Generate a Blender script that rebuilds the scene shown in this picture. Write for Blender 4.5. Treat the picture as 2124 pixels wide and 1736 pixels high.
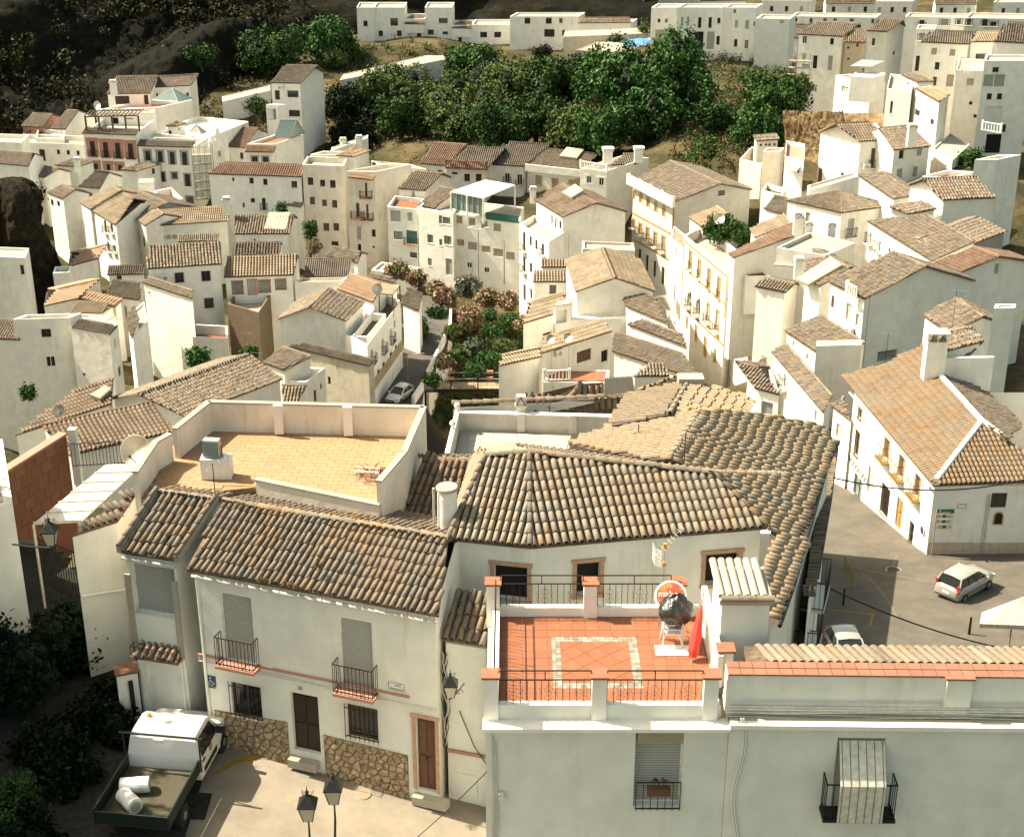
import bpy, bmesh, math, random
import numpy as np
from mathutils import Vector, Matrix
from mathutils.geometry import tessellate_polygon
random.seed(7); rng = np.random.default_rng(7)
S = bpy.context.scene
for o in list(bpy.data.objects): bpy.data.objects.remove(o)
COL = S.collection
R = math.radians
# ---------------------------------------------------------------- camera, light
CAMZ = 70.0; PITCH = R(23.5); FPX = 3110.0
cam = bpy.data.cameras.new('camera'); cam.sensor_width = 36; cam.lens = 36*FPX/2124
cam.clip_start = 0.5; cam.clip_end = 3000
camo = bpy.data.objects.new('camera', cam); COL.objects.link(camo)
camo.location = (0,0, CAMZ); camo.rotation_euler = (math.pi/2-PITCH, 0,0)
S.camera = camo
S.render.resolution_x = 1024; S.render.resolution_y = 836
SUN_H = Vector((-0.95,0.31)).normalized(); SUN_EL = R(49)
sund = Vector((SUN_H.x*math.cos(SUN_EL), SUN_H.y*math.cos(SUN_EL), math.sin(SUN_EL)))
w = bpy.data.worlds.new('World'); S.world = w; w.use_nodes = True
nt = w.node_tree; bg = nt.nodes['Background']
sky = nt.nodes.new('ShaderNodeTexSky'); sky.sky_type = 'NISHITA'; sky.sun_disc = False
sky.sun_elevation = SUN_EL; sky.sun_rotation = math.atan2(SUN_H.x, SUN_H.y)
sky.dust_density = 2.5; sky.air_density = 0.9; sky.ozone_density = 0.4
tn = nt.nodes.new('ShaderNodeMix'); tn.data_type = 'RGBA'; tn.blend_type = 'MULTIPLY'; tn.inputs[0].default_value = 1
tn.inputs[7].default_value = (1.10,1.0,0.68,1)
nt.links.new(sky.outputs[0], tn.inputs[6]); nt.links.new(tn.outputs[2], bg.inputs[0])
bg.inputs[1].default_value = 0.082
sl = bpy.data.lights.new('sun', 'SUN'); sl.energy = 3.4; sl.angle = R(0.5); sl.color = (1,0.90,0.72)
so = bpy.data.objects.new('sun', sl); COL.objects.link(so); so.location = (-60,30,140)
so.rotation_euler = sund.to_track_quat('Z', 'Y').to_euler()
S.view_settings.view_transform = 'Standard'; S.view_settings.look = 'None'
S.view_settings.exposure = 2.02; S.view_settings.gamma = 1
# ---------------------------------------------------------------- pixels <-> world
FWD = Vector((0, math.cos(PITCH),-math.sin(PITCH))); UPV = Vector((0, math.sin(PITCH), math.cos(PITCH))); RT = Vector((1,0,0))
CAM = Vector((0,0, CAMZ))
TX = {'1': 0, '2': 600, '3': 1220, '4': 1840}; TY = {'a': 0, 'b': 500, 'c': 1000, 'd': 1500}
def px(tile, p):
 if len(p) == 3: tile, p = p[0], p[1:]
 if tile == 'D': return (p[0], p[1])
 s = 0.3128 if tile[0] == 'd' else 0.31103
 return ((TX[tile[1]]+p[0]*s)*0.8496,(TY[tile[0]]+p[1]*s)*0.8496)
def ray(u, v): return (FWD*FPX+RT*(u-1062)+UPV*(868-v)).normalized()
def at_d(u, v, d): return CAM+ray(u, v)*d
def at_z(u, v, z):
 r = ray(u, v); return CAM+r*((z-CAMZ)/r.z)
def at_y(u, v, y):
 r = ray(u, v); return CAM+r*(y/r.y)
def proj(p):
 q = p-CAM; f = q.dot(FWD); return (1062+FPX*q.dot(RT)/f, 868-FPX*q.dot(UPV)/f)
def lerp(tab, x):
 if x <= tab[0][0]: return tab[0][1]
 for (a, fa),(b, fb) in zip(tab, tab[1:]):
  if x <= b: return fa+(fb-fa)*(x-a)/(b-a)
 return tab[-1][1]
DL = [(60,345),(100,330),(200,285),(300,255),(400,228),(500,205),(600,185),(700,168),(830,152),(900,140)]
DR = [(60,275),(150,250),(300,200),(400,175),(500,150),(650,125),(800,100),(1000,84),(1200,80)]
def autod(u, v):
 t = min(1, max(0,(u-1480)/260)); t = t*t*(3-2*t)
 return lerp(DL, v)*(1-t)+lerp(DR, v)*t
# ---------------------------------------------------------------- materials
M = {}
def ramp(nt, fac, stops, interp='LINEAR'):
 n = nt.nodes.new('ShaderNodeValToRGB'); n.color_ramp.interpolation = interp
 e = n.color_ramp.elements
 while len(e) < len(stops): e.new(0.5)
 for el, (p, c) in zip(e, stops): el.position = p; el.color = (*c, 1) if len(c) == 3 else c
 nt.links.new(fac, n.inputs[0]); return n.outputs[0]
def mixc(nt, fac, a, b, mode='MIX'):
 n = nt.nodes.new('ShaderNodeMix'); n.data_type = 'RGBA'; n.blend_type = mode
 for s, v in ((0, fac),(6, a),(7, b)):
  if isinstance(v, (int, float)): n.inputs[s].default_value = v
  elif isinstance(v, tuple): n.inputs[s].default_value = (*v, 1)
  else: nt.links.new(v, n.inputs[s])
 return n.outputs[2]
def mth(nt, op, a, b=0.0):
 n = nt.nodes.new('ShaderNodeMath'); n.operation = op
 for s, v in ((0, a),(1, b)):
  if isinstance(v, (int, float)): n.inputs[s].default_value = v
  else: nt.links.new(v, n.inputs[s])
 return n.outputs[0]
def noise(nt, vec, scale, detail=4, rough=0.6, out=0):
 n = nt.nodes.new('ShaderNodeTexNoise'); n.inputs['Scale'].default_value = scale
 n.inputs['Detail'].default_value = detail; n.inputs['Roughness'].default_value = rough
 nt.links.new(vec, n.inputs['Vector']); return n.outputs[out]
def newmat(name, rough=0.9, spec=0.2):
 m = bpy.data.materials.new(name); m.use_nodes = True; nt = m.node_tree
 b = nt.nodes['Principled BSDF']; b.inputs['Roughness'].default_value = rough
 b.inputs['Specular IOR Level'].default_value = spec
 g = nt.nodes.new('ShaderNodeNewGeometry')
 M[name] = m; return m, nt, b, g.outputs['Position']
def bump(nt, b, h, strength=0.3, dist=0.02):
 n = nt.nodes.new('ShaderNodeBump'); n.inputs['Strength'].default_value = strength; n.inputs['Distance'].default_value = dist
 nt.links.new(h, n.inputs['Height']); nt.links.new(n.outputs[0], b.inputs['Normal'])
def flat(name, c, rough=0.6, metal=0.0, spec=0.4, var=0.12):
 m, nt, b, pos = newmat(name, rough, spec); b.inputs['Metallic'].default_value = metal
 n = noise(nt, pos, 6,3)
 c2 = tuple(x*(1-var*2) for x in c); c3 = tuple(min(1, x*(1+var)) for x in c)
 nt.links.new(ramp(nt, n, [(0.3, c2),(0.7, c3)]), b.inputs['Base Color']); return m
def plaster(name, c, stain=(0.35,0.30,0.22), amount=0.35, streak=1.0):
 m, nt, b, pos = newmat(name, 0.92,0.15)
 mp = nt.nodes.new('ShaderNodeMapping'); mp.inputs['Scale'].default_value = (2.2,2.2,0.28); nt.links.new(pos, mp.inputs[0])
 st = noise(nt, mp.outputs[0],1.0,6,0.65)
 bl = noise(nt, pos, 0.35,5,0.6)
 k = mth(nt, 'MULTIPLY', ramp(nt, st, [(0.50,(0,0,0)),(0.78,(1,1,1))]), ramp(nt, bl, [(0.42,(0,0,0)),(0.68,(1,1,1))]))
 k = mth(nt, 'MULTIPLY', k, amount)
 sm = noise(nt, pos, 0.9,4,0.6)
 base = ramp(nt, sm, [(0.25, tuple(x*0.82 for x in c)),(0.7, c)])
 nt.links.new(mixc(nt, k, base, stain), b.inputs['Base Color'])
 hb = mth(nt, 'ADD', mth(nt, 'MULTIPLY', noise(nt, pos, 1.1,3,0.5),6.0), noise(nt, pos, 14,5,0.7))
 bump(nt, b, hb, 0.35,0.02); return m
def tilemat(name, cols, lich=0.5, lc=(0.20,0.18,0.15), dark=0.75):
 m, nt, b, pos = newmat(name, 0.93,0.12)
 a = nt.nodes.new('ShaderNodeAttribute'); a.attribute_name = 'tint'
 oi = nt.nodes.new('ShaderNodeObjectInfo')
 t = mth(nt, 'FRACT', mth(nt, 'ADD', a.outputs['Fac'], oi.outputs['Random']))
 n = len(cols); base = ramp(nt, t, [(i/n, c) for i, c in enumerate(cols)], 'CONSTANT')
 big = noise(nt, pos, 0.8,4,0.65); avg = tuple(sum(c[i] for c in cols)/n for i in range(3))
 base = mixc(nt, 0.3, base, avg)
 base = mixc(nt, ramp(nt, big, [(0.38,(0,0,0)),(0.66,(0.75,0.75,0.75))]), base, tuple(x*0.9 for x in lc))
 sp = noise(nt, pos, 9,6,0.75)
 k = mth(nt, 'MULTIPLY', ramp(nt, sp, [(0.50,(0,0,0)),(0.60,(1,1,1))]), lich)
 base = mixc(nt, k, base, lc)
 sp2 = noise(nt, pos, 23,5,0.7)
 k2 = mth(nt, 'MULTIPLY', ramp(nt, sp2,[(0.55,(0,0,0)),(0.64,(1,1,1))]), dark)
 base = mixc(nt, k2, base, (0.06,0.05,0.04))
 nt.links.new(base, b.inputs['Base Color'])
 bump(nt, b, sp2,0.4,0.01); return m
plaster('white', (0.80,0.77,0.69),(.28,.24,.18), amount=0.6)
plaster('white_worn', (0.76,0.72,0.63),(0.33,0.28,0.20),0.75)
plaster('cream', (0.76,0.72,0.64),(0.40,0.30,0.20),0.55)
plaster('grey_worn', (0.52,0.50,0.44),(0.14,0.13,0.11),0.85)
plaster('sage', (0.70,0.69,0.62),(0.36,0.33,0.26),0.6)
plaster('ruin', (0.55,0.49,0.38),(0.06,0.055,0.05),0.95)
plaster('stainwall', (0.70,0.64,0.54),(0.26,0.19,0.12),0.95)
plaster('pink', (0.62,0.34,0.26),(0.4,0.25,0.2),0.3)
plaster('rust', (0.24,0.10,0.05),(0.2,0.1,0.06),0.5)
plaster('yellow', (0.66,0.46,0.16),(0.5,0.35,0.18),0.3)
plaster('salmon', (0.42,0.22,0.16),(0.25,0.14,0.1),0.3)
plaster('concrete', (0.36,0.32,0.26),(0.12,0.10,0.08),0.6)
plaster('blockwall', (0.42,0.36,0.27),(0.2,0.17,0.12),0.6)
tilemat('t_old', [(.115,.085,.057),(.175,.13,.088),(.235,.18,.125),(.075,.058,.043),(.28,.225,.165),(.20,.145,.092),(.14,.108,.08),(.225,.155,.098)])
tilemat('t_near', [(0.214,0.141,0.081),(0.173,0.132,0.089),(0.265,0.169,0.093),(0.133,0.099,0.070),(0.219,0.174,0.128),(0.275,0.164,0.076),(0.163,0.103,0.066),(0.204,0.155,0.106),(0.102,0.077,0.056)],0.6,(0.17,0.16,0.14),0.85)
tilemat('t_mid', [(0.228,0.158,0.096),(0.190,0.141,0.092),(0.257,0.176,0.104),(0.162,0.123,0.084),(0.218,0.172,0.120),(0.247,0.154,0.080)],0.5,(0.2,0.18,0.14),0.7)  # same tiles darkened for the strongly lit left slopes
tilemat('t_right', [(0.400,0.281,0.163),(0.344,0.251,0.153),(0.432,0.289,0.160),(0.296,0.225,0.146),(0.376,0.292,0.197),(0.416,0.262,0.129),(0.304,0.203,0.119),(0.392,0.304,0.204)],0.5,(0.33,0.28,0.21),0.6)  # same tiles brightened to offset the grazing light on right slopes
tilemat('t_pale', [(0.279,0.201,0.126),(0.238,0.179,0.119),(0.303,0.209,0.122),(0.205,0.160,0.112),(0.262,0.209,0.150),(0.303,0.190,0.098),(0.213,0.141,0.087),(0.279,0.220,0.158)],0.55,(0.27,0.25,0.21),0.6)
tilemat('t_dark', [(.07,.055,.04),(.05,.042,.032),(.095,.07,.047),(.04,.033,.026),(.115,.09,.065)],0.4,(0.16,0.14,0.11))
tilemat('t_brown', [(.125,.088,.062),(.115,.082,.058),(.135,.095,.066)],0.2,(0.25,0.2,0.15),0.2)
tilemat('t_red', [(.19,.105,.066),(.155,.09,.062),(.21,.125,.08),(.12,.075,.05)],0.35,(0.26,0.19,0.14),0.3)
tilemat('t_orange', [(.29,.185,.12),(.26,.17,.11),(.31,.21,.14)],0.2,(0.42,0.3,0.2),0.2)
tilemat('t_tan', [(.19,.145,.098),(.18,.138,.092),(.20,.152,.102)],0.2,(0.34,0.28,0.2),0.15)
tilemat('t_greybrown', [(.10,.082,.066),(.085,.07,.056),(.125,.102,.08)],0.3,(0.2,0.17,0.14),0.2)
flat('slab_pale', (0.10,0.07,0.05),0.95, var=0.3); flat('slab', (0.13,0.09,0.06),0.95, var=0.3)
flat('frame_brown', (0.11,0.05,0.03)); flat('frame_white', (0.7,0.68,0.63)); flat('door_brown', (0.12,0.055,0.03))
flat('door_dark', (0.03,0.016,0.01)); flat('iron', (0.018,0.016,0.015),0.5,0.3)
flat('ochre', (0.36,0.22,0.07)); flat('shutter', (0.36,0.36,0.32), var=.02); flat('blindcream', (0.36,0.30,0.215), var=.04)
flat('teal', (0.05,0.16,0.13)); flat('greennet', (0.03,0.12,0.09)); flat('metal_grey', (0.3,0.31,0.31),0.4,0.3)
flat('terracotta', (0.27,0.10,0.055),0.7); flat('brick', (0.42,0.26,0.17),0.9); flat('timber', (0.10,0.055,0.03))
flat('pvc', (0.62,0.58,0.48),0.4); flat('pipe', (0.45,0.44,0.40),0.5); flat('cable', (0.55,0.52,0.45),0.7); flat('cableblk', (0.02,0.02,0.02),0.7)
flat('stone', (0.36,0.27,0.17),0.95, var=0.3); flat('mortar', (0.16,0.11,0.07),0.95); flat('void', (0.012,0.01,0.009),0.9)
m, nt, b, pos = newmat('glass', 0.08,0.6); b.inputs['Base Color'].default_value = (0.018,0.02,0.022,1)
m, nt, b, pos = newmat('paleglass', 0.12,0.6); b.inputs['Base Color'].default_value = (0.16,0.22,0.20,1)
# ---------------------------------------------------------------- mesh helpers
class MB:
 def __init__(s): s.v = []; s.f = []
 def poly(s, pts, flip=False):
  i = len(s.v); s.v += [tuple(p) for p in pts]; f = tuple(range(i, i+len(pts)))
  s.f.append(f[::-1] if flip else f)
 def box(s, o, a, b, c):
  o, a, b, c = Vector(o), Vector(a), Vector(b), Vector(c); i = len(s.v)
  s.v += [tuple(p) for p in (o, o+a, o+a+b, o+b, o+c, o+a+c, o+a+b+c, o+b+c)]
  fs = [(0,3,2,1),(4,5,6,7),(0,1,5,4),(1,2,6,5),(2,3,7,6),(3,0,4,7)]
  if a.cross(b).dot(c) < 0: fs = [f[::-1] for f in fs]
  s.f += [tuple(i+k for k in f) for f in fs]
 def cbox(s, c, sx, sy, sz, rz=0):
  ca, sa = math.cos(rz), math.sin(rz); ax = Vector((ca, sa, 0)); ay = Vector((-sa, ca, 0)); az = Vector((0,0,1))
  s.box(Vector(c)-ax*sx/2-ay*sy/2-az*sz/2, ax*sx, ay*sy, az*sz)
 def prism(s, pts, dz):
  n = len(pts); i = len(s.v); d = Vector(dz) if not isinstance(dz, (int, float)) else Vector((0,0, dz))
  s.v += [tuple(p) for p in pts]+[tuple(Vector(p)+d) for p in pts]
  s.f.append(tuple(range(i, i+n))); s.f.append(tuple(range(i+2*n-1, i+n-1,-1)))
  for k in range(n): s.f.append((i+k, i+n+k, i+n+(k+1) % n, i+(k+1) % n))
 def tube(s, pts, r, n=6, cap=True):
  pts = [Vector(p) for p in pts]; i0 = len(s.v)
  for k, p in enumerate(pts):
   t = (pts[min(k+1, len(pts)-1)]-pts[max(k-1,0)]).normalized()
   a = t.orthogonal().normalized() if abs(t.z) > 0.95 else t.cross(Vector((0,0,1))).normalized()
   b2 = t.cross(a); rr = r[k] if isinstance(r, (list, tuple)) else r
   for j in range(n):
    q = 2*math.pi*j/n; s.v.append(tuple(p+a*math.cos(q)*rr+b2*math.sin(q)*rr))
  for k in range(len(pts)-1):
   for j in range(n):
    A = i0+k*n; s.f.append((A+j, A+(j+1) % n, A+n+(j+1) % n, A+n+j))
  if cap and len(pts) > 1:
   s.f.append(tuple(i0+j for j in range(n))[::-1]); A = i0+(len(pts)-1)*n; s.f.append(tuple(A+j for j in range(n)))
 def lathe(s, c, prof, n=16, ax=None):
  c = Vector(c); i0 = len(s.v); q3 = (Vector(ax).to_track_quat('Z', 'Y') if ax is not None else None)
  for r_, z in prof:
   for j in range(n):
    q = 2*math.pi*j/n; p = Vector((r_*math.cos(q), r_*math.sin(q), z))
    s.v.append(tuple(c+(q3 @ p if q3 else p)))
  for k in range(len(prof)-1):
   for j in range(n):
    A = i0+k*n; s.f.append((A+j, A+(j+1) % n, A+n+(j+1) % n, A+n+j))
  s.f.append(tuple(i0+j for j in range(n))[::-1]); A = i0+(len(prof)-1)*n; s.f.append(tuple(A+j for j in range(n)))
 def build(s, name, mat, parent=None, loc=None, smooth=False):
  o0 = Vector(loc) if loc is not None else (Vector(parent.get('_o', (0,0,0))) if parent else Vector((0,0,0)))
  me = bpy.data.meshes.new(name)
  me.from_pydata([(x-o0.x, y-o0.y, z-o0.z) for x, y, z in s.v],[], s.f)
  return link(name, me, mat, parent, o0, smooth)
def link(name, me, mat, parent=None, o0=Vector((0,0,0)), smooth=False):
 if mat: me.materials.append(M[mat] if isinstance(mat, str) else mat)
 if smooth: me.polygons.foreach_set('use_smooth', [True]*len(me.polygons))
 me.update()
 o = bpy.data.objects.new(name, me); COL.objects.link(o)
 if parent: o.parent = parent; o['_o'] = tuple(o0)
 else: o.location = o0; o['_o'] = tuple(o0)
 return o
def tag(o, label=None, cat=None, group=None, kind=None):
 if label: o['label'] = label
 if cat: o['category'] = cat
 if group: o['group'] = group
 if kind: o['kind'] = kind
 return o
def thing(name, loc, label, cat, group=None):
 o = bpy.data.objects.new(name, None); COL.objects.link(o); o.location = loc; o['_o'] = tuple(loc)
 o.empty_display_size = 0.3
 return tag(o, label, cat, group)
def inpoly(P, x, y):
 r = np.zeros(x.shape, bool); n = len(P)
 for i in range(n):
  x1, y1 = P[i]; x2, y2 = P[(i+1) % n]
  if y1 == y2: continue
  c = ((y1 > y) != (y2 > y)) & (x < (x2-x1)*(y-y1)/(y2-y1)+x1); r ^= c
 return r
def tile_template(seg, w, L, near=False):
 v = []; f = []
 rings = []
 for (rad, t, lift) in ((0.405*w, -0.03*L, 0.024),(0.35*w, 1.04*L, 0.0)):
  ring = []
  for k in range(seg+1):
   a = math.pi*k/seg; ring.append(len(v)); v.append((rad*math.cos(a), t, rad*math.sin(a)*1.08+lift*(w/0.22)))
  rings.append(ring)
 for k in range(seg): f.append((rings[0][k], rings[1][k], rings[1][k+1], rings[0][k+1]))
 if near:
  ring = []
  for k in range(seg+1):
   a = math.pi*k/seg; ring.append(len(v)); rad = 0.34*w; v.append((rad*math.cos(a),-0.03*L, rad*math.sin(a)*1.08+0.02*(w/0.22)))
  for k in range(seg): f.append((rings[0][k+1], ring[k+1], ring[k], rings[0][k]))
  r2 = []
  for k in range(seg+1):
   a = math.pi*k/seg; r2.append(len(v)); rad = 0.30*w; v.append((rad*math.cos(a),0.35*L, rad*math.sin(a)*0.95+0.01))
  for k in range(seg): f.append((ring[k+1], r2[k+1], r2[k], ring[k]))
 return np.array(v), f
def mesh_np(name, V, F4, tint=None):
 me = bpy.data.meshes.new(name); nv, nf = len(V), len(F4)
 me.vertices.add(nv); me.vertices.foreach_set('co', V.astype(np.float32).ravel())
 k = F4.shape[1]; me.loops.add(nf*k); me.loops.foreach_set('vertex_index', F4.astype(np.int32).ravel())
 me.polygons.add(nf); me.polygons.foreach_set('loop_start', np.arange(0, nf*k, k, dtype=np.int32))
 try: me.polygons.foreach_set('loop_total', np.full(nf, k, dtype=np.int32))
 except Exception: pass
 if tint is not None:
  a = me.attributes.new('tint', 'FLOAT', 'FACE'); a.data.foreach_set('value', tint.astype(np.float32))
 me.update(calc_edges=True); return me
TILE_MESH = {}
def roof_tiles(poly, X, Y, N, parent, mat, w=0.22, L=0.36, seg=3, single=0, jit=0.006, ptag=None):
 """barrel tiles over a planar polygon: X along the eave, Y up the slope, N the normal"""
 o = poly[0]; P2 = [((p-o).dot(X),(p-o).dot(Y)) for p in poly]
 x0, x1 = min(p[0] for p in P2), max(p[0] for p in P2); y0, y1 = min(p[1] for p in P2), max(p[1] for p in P2)
 cx = np.arange(x0+w/2, x1, w); cy = np.arange(y0, y1-L*0.25, L)
 if len(cx) == 0 or len(cy) == 0: return
 gx, gy = np.meshgrid(cx, cy); gx = gx.ravel(); gy = gy.ravel()
 ok = inpoly(P2, gx, gy+L*0.5); gx = gx[ok]; gy = gy[ok]
 n = len(gx)
 if n == 0: return
 Tv, Tf = tile_template(seg, w, L, near=single > 0)
 X3, Y3, N3, o3 = (np.array(q) for q in (X, Y, N, o))
 j1 = rng.normal(0, jit, n); rot = rng.normal(0, jit*4, n); j3 = rng.normal(0, jit*0.8, n); j2 = rng.normal(0, jit*3, n)
 sag = 0.02*np.sin(gx*0.9+x0)+0.015*np.sin(gy*1.3+gx*0.4)
 if mat in ('t_right', 't_mid', 't_old'): ph_ = rng.uniform(-.5,.5, int((x1-x0)/w)+3); j2 = j2+ph_[((gx-x0)/w).astype(int)]*L*(.4 if mat != 't_old' else .2)
 C = o3+np.outer(gx+j1, X3)+np.outer(gy+j2, Y3)+np.outer(j3+sag*(jit > 0)+0.005, N3)
 po = np.array(parent.get('_o', (0,0,0)))
 if single:
  dist = np.linalg.norm(C-np.array(CAM), axis=1); order = np.argsort(dist); pick = order[:single]; rest = order[single:]
  key = (seg, w, L, mat)
  if key not in TILE_MESH:
   me = bpy.data.meshes.new('tile'); me.from_pydata([tuple(v) for v in Tv],[], Tf); me.materials.append(M[mat])
   me.polygons.foreach_set('use_smooth', [True]*len(me.polygons)); TILE_MESH[key] = me
  me = TILE_MESH[key]
  for i in pick:
   q = bpy.data.objects.new('tile', me); COL.objects.link(q); q.parent = parent
   c, s_ = math.cos(rot[i]), math.sin(rot[i]); Xr = X*c+Y*s_; Yr = Y*c-X*s_
   m4 = Matrix((Xr, Yr, N)).transposed().to_4x4(); m4.translation = Vector(C[i]-po); q.matrix_local = m4
 else: rest = np.arange(n)
 if len(rest) == 0: return
 k = len(Tv); nf = len(Tf); m_ = len(rest)
 cr, sr = np.cos(rot[rest]), np.sin(rot[rest])
 Xr = np.outer(cr, X3)+np.outer(sr, Y3); Yr = np.outer(cr, Y3)-np.outer(sr, X3)
 V = C[rest][:, None, :]+Tv[None, :, 0, None]*Xr[:, None, :]+Tv[None, :, 1, None]*Yr[:, None, :]+Tv[None, :, 2, None]*N3
 F = (np.array(Tf)[None]+(np.arange(m_)*k)[:, None, None]).reshape(-1,4)
 tint = np.repeat(rng.random(m_), nf)
 me = mesh_np('roof_tiles', (V.reshape(-1,3)-po), F, tint)
 me.polygons.foreach_set('use_smooth', [True]*len(me.polygons))
 q = link('roof_tiles', me, mat, parent, Vector(po)); q['kind'] = 'stuff'
 return q
def ridge_tiles(a, b, parent, mat, r=0.12, L=0.4, single=False, name='ridge_tile'):
 a, b = Vector(a), Vector(b); n = max(1, round((b-a).length/L)); X = (b-a)/n; Y = X.normalized(); Z = Vector((0,0,1)); Xd = Y.cross(Z).normalized(); N = Xd.cross(Y)
 po = Vector(parent.get('_o', (0,0,0))); seg = 6 if single else 3
 Tv, Tf = tile_template(seg, r*2.2, X.length, near=single)
 if single:
  me = bpy.data.meshes.new(name); me.from_pydata([tuple(v) for v in Tv],[], Tf); me.materials.append(M[mat]); me.polygons.foreach_set('use_smooth', [True]*len(me.polygons))
  for i in range(n):
   q = bpy.data.objects.new(name, me); COL.objects.link(q); q.parent = parent
   m4 = Matrix((Xd, Y, N)).transposed().to_4x4(); m4.translation = a+X*i-po+N*(random.uniform(-.005,.005)); q.matrix_local = m4
 else:
  V = []; F = []; t = []
  for i in range(n):
   for v in Tv: V.append(tuple(a+X*i+Xd*v[0]+Y*v[1]+N*v[2]-po))
   for f in Tf: F.append([i*len(Tv)+k for k in f]); t.append(random.random())
  for i, x in enumerate(t): t[i] = ((i//len(Tf))*0.618) % 1
  q = link(name+'s', mesh_np(name+'s', np.array(V), np.array(F), np.array(t)), mat, parent, po); q['kind'] = 'stuff'
# ---------------------------------------------------------------- houses
def pq(t, p, z): u, v = px(t, p); return at_z(u, v, z)
def solve_ridge(E0, E1, t, p, pitch):
 """point on the pixel ray whose rise over the eave line matches the pitch"""
 u, v = px(t, p); r = ray(u, v); ex = (E1-E0); ex.z = 0; ex.normalize(); n = Vector((-ex.y, ex.x, 0)); T = math.tan(R(pitch))
 # want (z - ze) = T*|dist|
 best = None
 for sgn in (1,-1):
  # CAM+r*s : z-ze - T*sgn*((P-E0).n)=0
  a = r.z-T*sgn*r.dot(n); c = CAM.z-E0.z-T*sgn*(CAM-E0).dot(n)
  if abs(a) < 1e-6: continue
  s = -c/a; P = CAM+r*s
  if s > 0 and (P-E0).dot(n)*sgn > 0:
   if best is None or abs(s-(E0-CAM).length) < abs(best[0]-(E0-CAM).length): best = (s, P)
 return best[1] if best else at_z(u, v, E0.z+2)
HOUSES = []
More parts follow.
